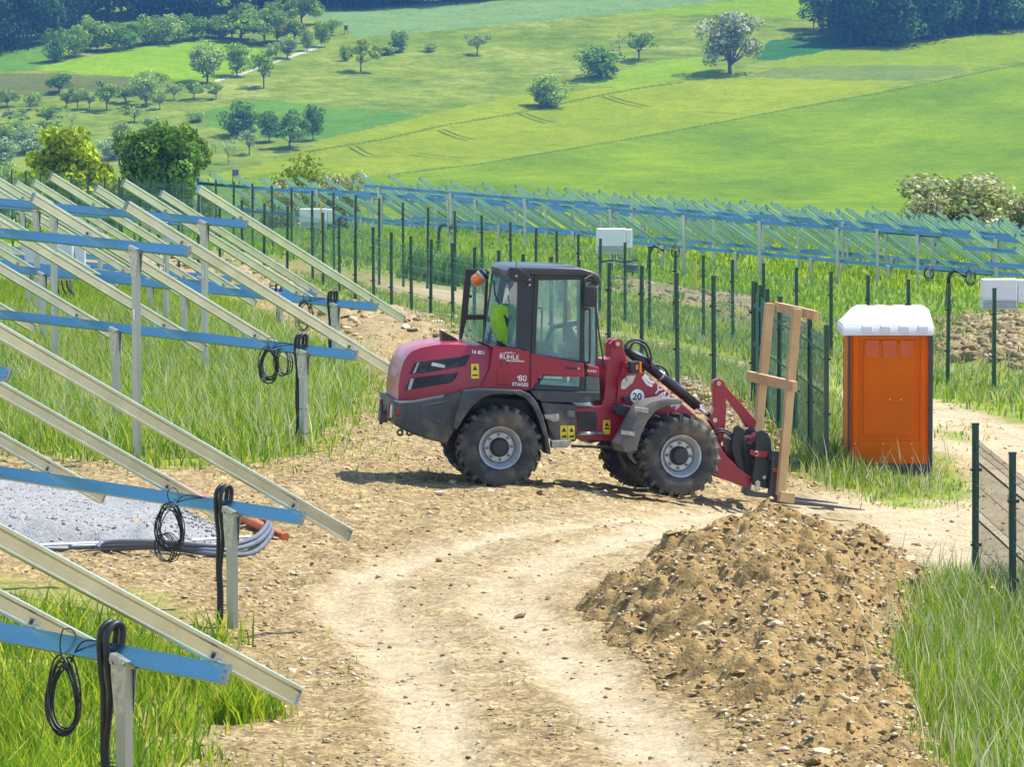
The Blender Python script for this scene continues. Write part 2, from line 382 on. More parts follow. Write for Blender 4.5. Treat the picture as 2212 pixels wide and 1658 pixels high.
def ground_mat():
    m = bpy.data.materials.new('dry_loam_ground'); m.use_nodes = True; nt = m.node_tree; n = nt.nodes; l = nt.links; b = n['Principled BSDF']
    b.inputs['Roughness'].default_value = .95; b.inputs['Specular IOR Level'].default_value = .15
    co = n.new('ShaderNodeTexCoord')
    def noise(s, d=6, r=.6, dist=0):
        t = n.new('ShaderNodeTexNoise'); t.inputs['Scale'].default_value = s; t.inputs['Detail'].default_value = d; t.inputs['Roughness'].default_value = r; t.inputs['Distortion'].default_value = dist
        l.new(co.outputs['Object'], t.inputs['Vector']); return t.outputs['Fac']
    def ramp(f, a, ca, c, cc):
        r = n.new('ShaderNodeValToRGB'); r.color_ramp.elements[0].position = a; r.color_ramp.elements[1].position = c
        r.color_ramp.elements[0].color = (*ca, 1); r.color_ramp.elements[1].color = (*cc, 1); l.new(f, r.inputs['Fac']); return r.outputs['Color']
    def mix(f, a, c, mode='MIX'):
        x = n.new('ShaderNodeMixRGB'); x.blend_type = mode
        if isinstance(f, float): x.inputs['Fac'].default_value = f
        else: l.new(f, x.inputs['Fac'])
        l.new(a, x.inputs['Color1']); l.new(c, x.inputs['Color2']); return x.outputs['Color']
    def attr(a):
        x = n.new('ShaderNodeAttribute'); x.attribute_name = a; return x.outputs['Fac']
    brown = ramp(noise(2.2, 8, .7), .35, (.27, .20, .095), .66, (.42, .33, .18))
    crumb = ramp(noise(26, 4, .7), .38, (.62, .58, .54), .62, (1.08, 1.05, 1.0))
    def flakes(s):
        w = n.new('ShaderNodeTexNoise'); w.inputs['Scale'].default_value = 9; l.new(co.outputs['Object'], w.inputs['Vector'])
        ad2 = n.new('ShaderNodeVectorMath'); ad2.operation = 'MULTIPLY_ADD'; l.new(w.outputs['Color'], ad2.inputs[0]); ad2.inputs[1].default_value = (.06, .06, .06); l.new(co.outputs['Object'], ad2.inputs[2])
        v = n.new('ShaderNodeTexVoronoi'); v.inputs['Scale'].default_value = s; l.new(ad2.outputs[0], v.inputs['Vector'])
        sx = n.new('ShaderNodeSeparateColor'); l.new(v.outputs['Color'], sx.inputs[0]); return sx.outputs[0]
    fl1 = ramp(flakes(24), .25, (.60, .57, .52), .95, (1.32, 1.30, 1.25)); fl2 = ramp(flakes(9), .1, (.80, .78, .74), .9, (1.15, 1.14, 1.12))
    brown = mix(.7, brown, crumb, 'MULTIPLY'); brown = mix(.85, brown, fl1, 'MULTIPLY'); brown = mix(.7, brown, fl2, 'MULTIPLY')
    pal = ramp(noise(1.1, 8, .65, .4), .32, (.42, .335, .205), .62, (.525, .435, .29))
    pal = mix(.6, pal, crumb, 'MULTIPLY'); pal = mix(.2, pal, fl1, 'MULTIPLY')
    green = ramp(noise(1.6, 6, .6), .4, (.14, .18, .022), .62, (.22, .27, .032))
    # uneven edge between compacted and loose soil
    ad = n.new('ShaderNodeMath'); ad.operation = 'ADD'; l.new(attr('pale'), ad.inputs[0]); 
    sb = n.new('ShaderNodeMath'); sb.operation = 'MULTIPLY_ADD'; l.new(noise(3.5, 7, .7), sb.inputs[0]); sb.inputs[1].default_value = 1.3; sb.inputs[2].default_value = -.65; l.new(sb.outputs[0], ad.inputs[1])
    pr = n.new('ShaderNodeMapRange'); pr.inputs['From Min'].default_value = .22; pr.inputs['From Max'].default_value = .95; l.new(ad.outputs[0], pr.inputs['Value'])
    c = mix(pr.outputs[0], brown, pal)
    dark = ramp(noise(5, 6, .7), .4, (.23, .165, .085), .65, (.38, .29, .16))
    c = mix(attr('soil'), c, dark)
    c = mix(attr('grassy'), c, green)
    l.new(c, b.inputs['Base Color'])
    bp = n.new('ShaderNodeBump'); bp.inputs['Strength'].default_value = .9; bp.inputs['Distance'].default_value = .03; l.new(noise(18, 8, .72), bp.inputs['Height']); l.new(bp.outputs['Normal'], b.inputs['Normal'])
    return m
GM = ground_mat()
ground = link('ground', gme, GM, smooth=True); tag(ground, 'dry loam ground with pale compacted tyre tracks and grassy patches', kind='structure')
# fast height lookup on the built ground
def GH(x, y):
    x = np.asarray(x, float); y = np.asarray(y, float)
    i = np.clip(np.searchsorted(gx, x)-1, 0, nx-2); j = np.clip(np.searchsorted(gy, y)-1, 0, ny-2)
    u = np.clip((x-gx[i])/(gx[i+1]-gx[i]), 0, 1); v = np.clip((y-gy[j])/(gy[j+1]-gy[j]), 0, 1)
    return (ZG[j, i]*(1-u)+ZG[j, i+1]*u)*(1-v) + (ZG[j+1, i]*(1-u)+ZG[j+1, i+1]*u)*v
def GHs(x, y): return float(GH(np.array([x]), np.array([y]))[0])

# ------------------------------------------------------------------ far hillside
def Zhill(py): return 950 - (py-170)/1.7
def hill_z(px, Z):
    py = 170 - (Z-950)*1.7
    py = np.where(py < -90, -90 + (py+90)*.25, py)
    py = py + 7*np.sin(px/260.+Z/60.)*np.clip((Z-800)/60, 0, 1)
    b = (829-py)*Z/FPX
    zh = CZ - Z*SP + b*CP
    zv = np.interp(Z, KY, KZ)
    t = np.clip((Z-770)/40, 0, 1); t = t*t*(3-2*t)
    return zv*(1-t) + zh*t
def on_hill(px, py):
    Z = Zhill(py)
    for _ in range(6):
        z = float(hill_z(np.array(px), np.array(Z))); yy = Z*CP   # approx
        q = P(px, 0, Z); # find z's picture row
        row = 829 - FPX*((z-CZ)+Z*SP)/CP/Z
        Z += (row-py)/1.7
    p = P(px, py, Z); return p, Z
hx = np.concatenate([np.arange(-1500, -60, 60), np.arange(-60, 2280, 5.4), np.arange(2280, 3800, 60)])
hzz = np.concatenate([np.arange(298, 780, 12), np.arange(780, 1075, 1.25), np.arange(1075, 1500, 12)])
HX, HZ = np.meshgrid(hx, hzz)
hz = hill_z(HX, HZ)
bX = (HX-1106)*HZ/FPX; bb = (hz-CZ+HZ*SP)/CP; bY = HZ*CP + bb*SP
hv = np.stack([bX, bY, hz], -1).reshape(-1, 3)
hny, hnx = HX.shape; hi = np.arange(hny*hnx).reshape(hny, hnx)
hq = np.stack([hi[:-1, :-1], hi[:-1, 1:], hi[1:, 1:], hi[1:, :-1]], -1).reshape(-1, 4)
fc = hv[hq].mean(1); fpx, fpy = proj(fc[:, 0], fc[:, 1], fc[:, 2])
fqx = fpx + (fbm(fc[:, 0]*.25, fc[:, 1]*.25, 3, 51)-.5)*16; fqy = fpy + (fbm(fc[:, 0]*.25+9, fc[:, 1]*.25, 3, 52)-.5)*6
Z6 = lambda L: [(x/1.996, y/1.996) for x, y in L]
Z7 = lambda L: [(x/1.908+1052.8, y/1.908) for x, y in L]
FIELDS = [  # name, label, colour pair, polygon (picture rows on the hillside)
 ('barley_field', 'yellow green barley field with tramlines across the hillside', ((.205, .25, .006), (.155, .205, .005)), [(420, 392), (455, 378), (600, 345), (661, 322), (701, 300), (832, 270), (952, 240), (1108, 208), (1300, 190), (1493, 172), (1598, 168), (1944, 176), (1912, 197), (1656, 244), (1435, 286), (1053, 351), (850, 372), (770, 375), (600, 405)]),
 ('clover_field', 'bright green clover field filling the lower hillside', ((.165, .235, .002), (.092, .158, .0015)), [(-2000, 470), (430, 400), (600, 372), (700, 362), (765, 374), (850, 376), (1053, 353), (1435, 288), (1656, 246), (1912, 199), (2212, 136), (4500, -300), (4500, 900), (-2000, 900)]),
 ('beet_field', 'blue green field below the mottled meadow', ((.095, .19, .022), (.075, .16, .018)), Z6([(850, 490), (980, 455), (1130, 428), (1450, 465), (1810, 488), (1650, 540), (1330, 610), (1100, 590), (900, 545)])),
 ('grass_field', 'bright green field left of the narrow hill lane', ((.175, .28, .005), (.15, .25, .004)), Z6([(180, 285), (540, 215), (900, 165), (1010, 165), (1180, 250), (960, 340), (880, 345), (560, 330), (180, 300)])),
 ('fallow_field', 'brownish fallow field on the left slope', ((.12, .135, .035), (.10, .115, .03)), Z6([(-500, 330), (130, 312), (560, 333), (530, 385), (200, 405), (-500, 410)])),
 ('young_field', 'green field under the dark wood edge on the left', ((.10, .20, .018), (.08, .17, .014)), Z6([(-800, 230), (200, 175), (225, 265), (130, 305), (-800, 325)])),
 ('oat_field', 'pale blue green field along the hilltop', ((.15, .23, .075), (.125, .205, .065)), [(560, -120), (640, 30), (690, 45), (745, 62), (776, 78), (852, 75), (1053, 55), (1315, 31), (1388, 21), (1566, 0), (1700, -60), (1700, -120)]),
 ('mustard_field', 'vivid green strip below the hilltop wood', ((.165, .26, .006), (.14, .225, .005)), Z7([(600, 55), (640, 47), (980, 5), (1290, -30), (1900, -150), (1900, 60), (1300, 78), (1000, 62), (800, 60)])),
 ('paddock', 'light green field in front of the right hand wood', ((.175, .24, .006), (.145, .205, .005)), Z7([(1180, 265), (1290, 225), (1440, 200), (1600, 187), (1900, 142), (2212, 118), (3500, -60), (3500, 60), (2212, 245), (1990, 283), (1600, 270), (1200, 290)])),
 ('lucerne_field', 'dark teal field beside the flowering tree', ((.04, .125, .03), (.032, .105, .025)), Z7([(1090, 240), (1170, 165), (1400, 150), (1600, 130), (1600, 187), (1440, 200), (1180, 250)])),
 ('ley_strip', 'green strip below the flowering tree', ((.18, .27, .009), (.15, .235, .007)), Z7([(370, 345), (700, 250), (900, 235), (950, 300), (830, 322), (560, 362)])),
 ('rough_strip', 'greyish rough grass strip between green fields', ((.14, .185, .035), (.11, .155, .028)), Z7([(1050, 320), (1200, 278), (1600, 268), (1930, 268), (1990, 300), (1720, 330)])),
]
fid = np.zeros(len(fc), int)
for k, f in enumerate(FIELDS): fid[inpoly(fqx, fqy, f[3])] = k+1
def polyline_band(pl, w):
    d = np.full(len(fc), 1e9)
    for (ax, ay), (bx, by) in zip(pl[:-1], pl[1:]):
        t = np.clip(((fpx-ax)*(bx-ax)+(fpy-ay)*(by-ay))/((bx-ax)**2+(by-ay)**2), 0, 1); d = np.minimum(d, np.hypot(fpx-ax-t*(bx-ax), fpy-ay-t*(by-ay)))
    return d < w
NF = len(FIELDS)
lane = polyline_band(Z6([(925, 350), (1050, 315), (1220, 255), (1390, 195)]), 2.2)
fid[lane] = NF+1
verge = polyline_band([(661, 328), (832, 300), (952, 272), (1108, 246), (1300, 205), (1380, 190), (1480, 176)], 1.7) | polyline_band([(853, 376), (1053, 352), (1435, 287), (1656, 245), (1912, 198), (2212, 137)], 1.7)
fid[verge & (lane == False)] = NF+2
def field_mat(name, c1, c2, sc=.05, mott=None, streak=0.):
    m = bpy.data.materials.new(name); m.use_nodes = True; nt = m.node_tree; n = nt.nodes; l = nt.links; b = n['Principled BSDF']; b.inputs['Roughness'].default_value = 1.; b.inputs['Specular IOR Level'].default_value = 0.
    co = n.new('ShaderNodeTexCoord')
    def nz(s, d, r=.6):
        t = n.new('ShaderNodeTexNoise'); t.inputs['Scale'].default_value = s; t.inputs['Detail'].default_value = d; t.inputs['Roughness'].default_value = r; l.new(co.outputs['Object'], t.inputs['Vector']); return t
    a = nz(sc, 8, .65); r = n.new('ShaderNodeValToRGB'); r.color_ramp.elements[0].position = .36; r.color_ramp.elements[1].position = .62
    r.color_ramp.elements[0].color = (*c2, 1); r.color_ramp.elements[1].color = (*c1, 1); l.new(a.outputs['Fac'], r.inputs['Fac'])
    last = r.outputs['Color']
    if mott:
        t = nz(.035, 9, .7); r2 = n.new('ShaderNodeValToRGB'); r2.color_ramp.elements[0].position = .54; r2.color_ramp.elements[1].position = .74; l.new(t.outputs['Fac'], r2.inputs['Fac'])
        x = n.new('ShaderNodeMixRGB'); l.new(r2.outputs['Color'], x.inputs['Fac']); l.new(last, x.inputs['Color1']); x.inputs['Color2'].default_value = (*mott, 1); last = x.outputs['Color']
    f = nz(.9, 5, .75); r3 = n.new('ShaderNodeValToRGB'); r3.color_ramp.elements[0].position = .3; r3.color_ramp.elements[1].position = .7
    r3.color_ramp.elements[0].color = (.72, .75, .7, 1); r3.color_ramp.elements[1].color = (1.12, 1.1, 1.1, 1); l.new(f.outputs['Fac'], r3.inputs['Fac'])
    x = n.new('ShaderNodeMixRGB'); x.blend_type = 'MULTIPLY'; x.inputs['Fac'].default_value = 1; l.new(last, x.inputs['Color1']); l.new(r3.outputs['Color'], x.inputs['Color2'])
    g = nz(.22, 7, .7); r4 = n.new('ShaderNodeValToRGB'); r4.color_ramp.elements[0].position = .36; r4.color_ramp.elements[1].position = .64
    r4.color_ramp.elements[0].color = (.84, .88, .8, 1) if not mott else (.70, .78, .7, 1); r4.color_ramp.elements[1].color = (1.12, 1.07, 1.1, 1) if not mott else (1.3, 1.22, 1.4, 1); l.new(g.outputs['Fac'], r4.inputs['Fac'])
    x2 = n.new('ShaderNodeMixRGB'); x2.blend_type = 'MULTIPLY'; x2.inputs['Fac'].default_value = 1; l.new(x.outputs['Color'], x2.inputs['Color1']); l.new(r4.outputs['Color'], x2.inputs['Color2']); x = x2
    l.new(x.outputs['Color'], b.inputs['Base Color'])
    bp = n.new('ShaderNodeBump'); bp.inputs['Strength'].default_value = .6; bp.inputs['Distance'].default_value = .5; l.new(f.outputs['Fac'], bp.inputs['Height']); l.new(bp.outputs['Normal'], b.inputs['Normal'])
    return m
defs = [('meadow', 'mottled flowering meadow spread over the hillside', ((.175, .215, .024), (.11, .16, .014)), None)] + FIELDS + [('hill_lane', 'narrow pale lane crossing the hill', ((.42, .40, .36), (.36, .35, .32)), None), ('field_margin', 'dark grassy margins between the hillside fields', ((.105, .15, .014), (.08, .125, .012)), None)]
for k, d in enumerate(defs):
    sel = hq[fid == k]
    if len(sel) == 0: continue
    u, inv = np.unique(sel, return_inverse=True)
    me = mesh_np(d[0], hv[u], quads=inv.reshape(-1, 4))
    o = link(d[0], me, field_mat(d[0], *d[2], sc=.03 if k else .05, mott=(.33, .33, .08) if k == 0 else None), smooth=True)
    tag(o, d[1], kind='structure')
# tramlines pressed into the barley: paired wheel tracks, thin dark sheets above the crop
tr = bmesh.new()
for seg in ([(755, 318), (790, 337), (832, 341)], [(770, 315), (800, 333), (845, 338)], [(885, 335), (940, 342), (1000, 347)], [(900, 330), (960, 338), (1020, 343)], [(1300, 208), (1340, 222), (1390, 233)], [(1315, 207), (1355, 219), (1405, 231)], [(1120, 246), (1150, 258), (1180, 267)], [(1135, 245), (1165, 256), (1200, 265)], [(945, 282), (980, 296), (1010, 304)], [(958, 280), (992, 293), (1025, 302)], [(1500, 240), (1560, 244), (1610, 247)]):
    pts = [on_hill(*q)[0] + Vector((0, 0, .12)) for q in seg]
    pts = bez(pts, 5); L = []
    for i, p in enumerate(pts):
        t = (pts[min(i+1, len(pts)-1)] - pts[max(i-1, 0)]).normalized(); s = t.cross(Vector((0, 0, 1))).normalized()*.17
        L.append((tr.verts.new(p-s), tr.verts.new(p+s)))
    for a, b in zip(L[:-1], L[1:]): tr.faces.new((a[0], a[1], b[1], b[0]))
tro = link('tramlines', bm_mesh(tr, 'tramlines'), field_mat('tramline', (.15, .185, .012), (.12, .155, .01))); tag(tro, 'wheel tramlines pressed into the barley field', kind='structure')

# ================================================================== SOLAR MOUNTING TABLES
M_PUR = mat('galvanised_purlin_sky_tint', (.20, .385, .44), .24, 1., .10, 5, .10, 60)  # blue of the reflected sky deepened in the base colour
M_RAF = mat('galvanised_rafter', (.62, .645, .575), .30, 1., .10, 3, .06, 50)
M_POST = mat('galvanised_post', (.36, .40, .43), .36, 1., .05, 8, .04, 60)
M_RAFF = mat('galvanised_rafter_reflection_tint', (.33, .52, .49), .30, 1., .10, 3)  # far rafters: green of reflected grass painted into the base colour
M_BRK = mat('galvanised_bracket', (.42, .43, .42), .42, 1., .2, 20)
M_BOLT = mat('zinc_bolt', (.6, .6, .58), .35, 1.)
M_BLACK = mat('black_pvc', (.014, .014, .015), .42, 0, .3, 20)
M_TIE = mat('black_tie', (.01, .01, .01), .5)
M_LABEL = mat('paper_sticker', (.8, .8, .78), .5)
_a = (P(-9500, -430, 10) - Vector((0, 0, CZ))).normalized(); AV = _a
_h = Vector((AV.y, -AV.x, 0)).normalized(); TILT = R(26.3)
DV = (_h*math.cos(TILT) - Vector((0, 0, 1))*math.sin(TILT)).normalized()
XV = -AV; NV = XV.cross(DV).normalized(); DV = NV.cross(XV).normalized()
TB = Matrix((XV, DV, NV)).transposed().to_4x4()
PB = Matrix((Vector((XV.x, XV.y, 0)).normalized(), _h, Vector((0, 0, 1)))).transposed().to_4x4()
def extrude_profile(name, prof, axis, a, b, m):
    """closed 2-D profile swept along x or y between a and b"""
    bm = bmesh.new(); n = len(prof); rings = []
    for t in (a, b): rings.append([bm.verts.new((t, p[0], p[1]) if axis == 'x' else (p[0], t, p[1]) if axis == 'y' else (p[0], p[1], t)) for p in prof])
    for i in range(n): bm.faces.new((rings[0][i], rings[0][(i+1) % n], rings[1][(i+1) % n], rings[1][i]))
    f1 = bm.faces.new(list(reversed(rings[0]))); f2 = bm.faces.new(rings[1])
    bmesh.ops.triangulate(bm, faces=[f1, f2]); bmesh.ops.recalc_face_normals(bm, faces=bm.faces[:])
    me = bm_mesh(bm, name); me.materials.append(m); return me
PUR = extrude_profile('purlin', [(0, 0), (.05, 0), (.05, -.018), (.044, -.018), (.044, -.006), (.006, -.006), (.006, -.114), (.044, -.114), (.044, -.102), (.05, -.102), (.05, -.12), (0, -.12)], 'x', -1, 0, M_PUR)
RAFP = [(-.06, .128), (.010, .128), (.012, .120), (.012, .100), (-.004, .090), (-.004, .016), (.008, .007), (.008, 0), (-.06, 0), (-.06, .006), (-.012, .009), (-.012, .118), (-.06, .120)]
RL, RU, RLOW = 4.86, .98, .78
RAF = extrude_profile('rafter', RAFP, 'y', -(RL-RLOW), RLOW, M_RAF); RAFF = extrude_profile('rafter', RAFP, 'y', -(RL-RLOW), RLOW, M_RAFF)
CPOST = extrude_profile('post', [(-.045, -.032), (.045, -.032), (.045, .032), (.028, .032), (.028, .027), (.040, .027), (.040, -.027), (-.040, -.027), (-.040, .027), (-.028, .027), (-.028, .032), (-.045, .032)], 'z', -1, 0, M_POST)
def bracket_mesh():
    bm = bmesh.new()
    for s in (-1, 1):
        bm_prism(bm, [(-.075, .02), (.075, -.02), (.07, -.10), (.045, -.33), (-.045, -.33), (-.075, -.09)], s*.040-.003, s*.040+.003)
    bm_box(bm, (0, 0, .0), (.17, .10, .05), Matrix.Rotation(R(15), 4, 'Y'))
    for s in (-.055, .055):
        b2 = Matrix.Translation((s, -.052, -.012)) @ Matrix.Rotation(R(90), 4, 'X'); bmesh.ops.create_cone(bm, segments=8, radius1=.014, radius2=.012, depth=.02, matrix=b2, cap_ends=True)
    return bm_mesh(bm, 'bracket')
BRK = bracket_mesh(); BRK.materials.append(M_BRK)
PLATE = bpy.data.meshes.new('p'); _b = bmesh.new(); bm_box(_b, (.02, -.004, -.06), (.06, .008, .126)); bm_box(_b, (.0, -.012, -.045), (.018, .012, .018)); bm_box(_b, (.0, -.012, -.085), (.018, .012, .018)); PLATE = bm_mesh(_b, 'end_plate'); PLATE.materials.append(M_BRK)
CLIP = bmesh.new(); bm_box(CLIP, (.035, 0, .010), (.05, .075, .016)); bm_box(CLIP, (.018, 0, .035), (.008, .06, .06)); bm_box(CLIP, (.04, 0, .024), (.018, .018, .016)); CLIP = bm_mesh(CLIP, 'clamp'); CLIP.materials.append(M_BRK)
TABLES = []
def solar_table(px, py, Z, length, label, group=None, first_post=.93, nearfirst=.14, ends=True, step=1.74, pstep=3.6, start_left=False, up=None, trim=0.):
    E = P(px, py, Z)                                  # right (near) end of the lower purlin, top edge
    if start_left: E = E + XV*length                  # the picture shows the far left end instead
    if up: E = E + DV*3.1
    T = Matrix.Translation(E) @ TB
    fp = E + AV*first_post
    root = empty('solar_table', (fp.x, fp.y, GHs(fp.x, fp.y)))
    RI = root.matrix_local.inverted() if False else Matrix.Translation(-root.location)
    for off in (0, -3.1):
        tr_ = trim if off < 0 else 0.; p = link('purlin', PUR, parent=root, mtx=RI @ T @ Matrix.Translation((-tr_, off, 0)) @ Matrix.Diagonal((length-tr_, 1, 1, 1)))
        if ends: link('end_plate', PLATE, parent=p).matrix_local = Matrix.Diagonal((1/length, 1, 1, 1)) @ Matrix.Translation((.0, 0, 0))
    k = 0; s = nearfirst
    while s < length-.05:
        wob = Matrix.Translation((-s, random.uniform(-.015, .015), .001)) @ Matrix.Rotation(random.uniform(-.004, .004), 4, 'Z')
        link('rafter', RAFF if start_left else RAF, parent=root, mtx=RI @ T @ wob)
        if Z < 90:
            for off in (0, -3.1):
                if off < 0 and s < trim: continue
                link('clamp', CLIP, parent=root, mtx=RI @ T @ Matrix.Translation((-s, off+.02, -.001)))
        s += step; k += 1
    s = first_post
    while s < length:
        for off in (0, -3.1):
            top = E + AV*(s+(trim if off < 0 else 0)) + DV*(off+.03) - NV*.13
            g = GHs(top.x, top.y) - .35
            po = link('post', CPOST, parent=root, mtx=RI @ Matrix.Translation(top) @ PB @ Matrix.Diagonal((1, 1, max(.3, top.z-g), 1)))
            link('bracket', BRK, parent=root, mtx=RI @ Matrix.Translation(top + Vector((0, 0, .04))) @ PB)
            if Z < 90 and off < 0:
                st = bmesh.new(); bm_box(st, (.0, -.0345, -.75), (.03, .003, .13)); link('sticker', bm_mesh(st, 'sticker'), M_LABEL, root, mtx=RI @ Matrix.Translation(top) @ PB)
        s += pstep
    tag(root, label, 'solar table', group)
    TABLES.append((root, E, length)); return root, E
NEAR = []
GN = 'bare solar mounting tables with trailing cables'
NEAR.append(solar_table(492, 1395+42, 29.6, 9.5, 'bare solar mounting table on the grassy bank, cable coil beside thick leaning conduit'))
NEAR.append(solar_table(655, 1106, 44, 13, 'bare solar mounting table standing beside the grey gravel pad', trim=.82))
NEAR.append(solar_table(770, 758, 60, 17, 'bare solar mounting table with rafter end behind the red loader hood'))
NEAR.append(solar_table(815, 656, 76, 21, 'bare solar mounting table whose conduit hangs by the soil strip'))
NEAR.append(solar_table(682, 632, 88, 22, 'bare solar mounting table next to the rubble strip, behind the fully visible row'))
NEAR.append(solar_table(500, 598, 101, 20, 'bare solar mounting table carrying the white inverter among the grass'))
NEAR.append(solar_table(300, 560, 115, 20, 'bare solar mounting table farthest back before the fence and big trees'))
GF = 'bare solar mounting tables beyond the far fence'
LF = 'bare galvanised solar mounting table in dense rows behind the front far tables'
FARQ = [(2131, 565, 132, 14, 5.2), (2082, 531, 146, 15, 5.2), (1878, 491, 166, 17, 5.2), (1243, 443, 176, 17.2, 3.6)]
FARL = ['bare mounting table beyond the fence, in front of the inverter by the soil heap', 'short rowed bare table end just above the inverter by the soil heap', 'bare mounting table beyond the far fence with a drooping conduit between two cable coils', 'bare mounting table beyond the far fence carrying the inverter above the loader cab']
for (px, py, Z, L, ps), lb in zip(FARQ, FARL): solar_table(px, py, Z, L, lb, GF, start_left=True, up=True, pstep=ps, first_post=1.0, ends=False)
for px, py, Z, L in [(787, 399, 199, 19), (1240, 433, 186, 17), (1640, 462, 178, 18), (624, 402, 219, 20), (960, 423, 207, 20), (1330, 447, 198, 20), (1700, 475, 189, 20), (430, 394, 236, 22), (760, 412, 225, 22), (1100, 430, 215, 22), (1450, 452, 205, 24), (1830, 480, 195, 22), (330, 384, 252, 26), (1180, 432, 230, 26), (1560, 452, 220, 26), (1900, 470, 212, 26), (880, 417, 216, 20), (1560, 462, 183, 16), (1960, 492, 176, 18)]:
    solar_table(px, py, Z, L-.3, LF, GF, start_left=True, up=True, pstep=4.2, first_post=1.0, ends=False, step=1.8)

# ------------------------------------------------------------------ conduits and cable coils on the near tables
def conduit(E, s, label, r=.023, two=True, sag=0.):
    base = E + AV*s
    root = None
    for k in ((0, .065) if two else (0,)):
        o = base - XV*0 + XV*k
        front = -DV
        gz = None
        pts = [o + DV*.10 - NV*.10, o + DV*.06 + NV*.03, o + DV*.02 + NV*.115, o - DV*.045 + NV*.115, o - DV*.075 + NV*.02, o - DV*.06 - Vector((0, 0, .18)), o - _h*.03 - Vector((0, 0, .34))]
        if k == 0 or True:
            f = o - _h*(.02) - XV*(.02 if k == 0 else .055); g = GHs(f.x, f.y)
            pts += [Vector((f.x, f.y, (pts[-1].z+g)/2 + .1)), Vector((f.x + .01, f.y, (pts[-1].z+g)/2-.15)), Vector((f.x, f.y, g-.1))]
        c = bez(pts, 24); rr = [r if i % 2 else r*.84 for i in range(len(c))]
        bm = bmesh.new(); bm_tube(bm, c, rr, 8)
        if root is None:
            loc = Vector((pts[-1].x, pts[-1].y, pts[-1].z)); root = empty('cable_conduit', loc)
        me = bm_mesh(bm, 'corrugated_pipe'); me.transform(Matrix.Translation(-loc)); link('corrugated_pipe', me, M_BLACK, root)
    # ties
    for f in (.45, .75):
        z = pts[-1].z + (pts[6].z-pts[-1].z)*(1-f); bm = bmesh.new(); c = Vector((pts[-1].x, pts[-1].y, z)) + XV*.05
        bm_tube(bm, [c + XV*(.12*math.cos(t)) - _h*(.05*math.sin(t)) for t in [i*math.pi/8 for i in range(17)]], .005, 5); me = bm_mesh(bm, 'tie'); me.transform(Matrix.Translation(-loc)); link('cable_tie', me, M_TIE, root)
    tag(root, label, 'conduit'); return root
def coil(E, s, label, rx, rz, drop, n=9, seed=1, r=.006, extra=None):
    rnd = random.Random(seed); o = E + AV*s - DV*.05
    c0 = o + Vector((0, 0, -drop))
    ux = (XV*1.0 + DV*.15).normalized()
    root = empty('cable_coil', c0)
    bm = bmesh.new()
    for k in range(n):
        cx = rnd.uniform(-.03, .03); cz = -rnd.uniform(0, .07); a = rx*rnd.uniform(.86, 1.08); b = rz*rnd.uniform(.9, 1.08); th = rnd.uniform(-.12, .12); dy = rnd.uniform(-.03, .03)
        pts = [ux*(a*math.cos(t)+cx + th*b*math.sin(t)) + Vector((0, 0, b*math.sin(t)+cz)) - _h*(dy + .015*math.sin(2*t)) for t in [i*2*math.pi/30 for i in range(31)]]
        bm_tube(bm, pts, r, 5)
    if extra:
        for k in range(5):
            cx, cz, a, b = extra; a *= rnd.uniform(.8, 1.1); b *= rnd.uniform(.85, 1.1)
            bm_tube(bm, [ux*(a*math.cos(t)+cx+rnd.uniform(-.0, .0)) + Vector((0, 0, b*math.sin(t)+cz)) - _h*(.02*k-.05) for t in [i*2*math.pi/26 for i in range(27)]], r, 5)
    link('cable_loops', bm_mesh(bm, 'loops'), M_BLACK, root)
    bm = bmesh.new()
    top = rz
    bm_tube(bm, bez([Vector((0, 0, top-.03)), -_h*.03+Vector((0, 0, top+.06)), Vector((0, 0, drop+.02)) + DV*.0, Vector((0, 0, drop+.035)) + DV*.1, Vector((0, 0, drop-.06)) + DV*.12], 6), .005, 5)
    bm_tube(bm, bez([ux*.06+Vector((0, 0, top-.03)), ux*.2 -_h*.03+Vector((0, 0, drop-.02)), ux*.42 - _h*.02 + Vector((0, 0, drop+.0))], 6), .006, 5)
    link('hanger', bm_mesh(bm, 'hanger'), M_BLACK, root)
    tag(root, label, 'cable coil'); return root
EA, EB, EC, ED, EE = [t[1] for t in NEAR[:5]]
conduit(EA, 1.13, 'pair of black corrugated conduits bent over the grassy bank table'); conduit(EB, 1.12, 'pair of black corrugated conduits bent over the gravel pad table'); conduit(EC, 1.05, 'black conduit pair on the table behind the red loader hood'); conduit(ED, 1.06, 'black conduit pair on the table by the soil strip')
conduit(EE, 1.0, 'black conduit on the table next to the rubble strip', two=False)
coil(EA, 1.50, 'oval black cable coil hanging on the grassy bank table', .13, .23, .38, 10, 1, .0065)
coil(EB, 1.78, 'tangled black cable coil with blue ties by the gravel pad', .15, .20, .30, 10, 2, .0055, (-.06, -.25, .13, .14))
coil(EC, 1.55, 'double black cable coil on the table behind the loader hood', .14, .20, .28, 9, 3, .007, (.22, .02, .12, .17))
coil(ED, 1.62, 'thin black cable coil on the table by the soil strip', .13, .18, .26, 6, 4, .006, (-.05, -.18, .12, .14))
bt = bmesh.new()
M_BLUE = mat('blue_tape', (.02, .22, .6), .5)
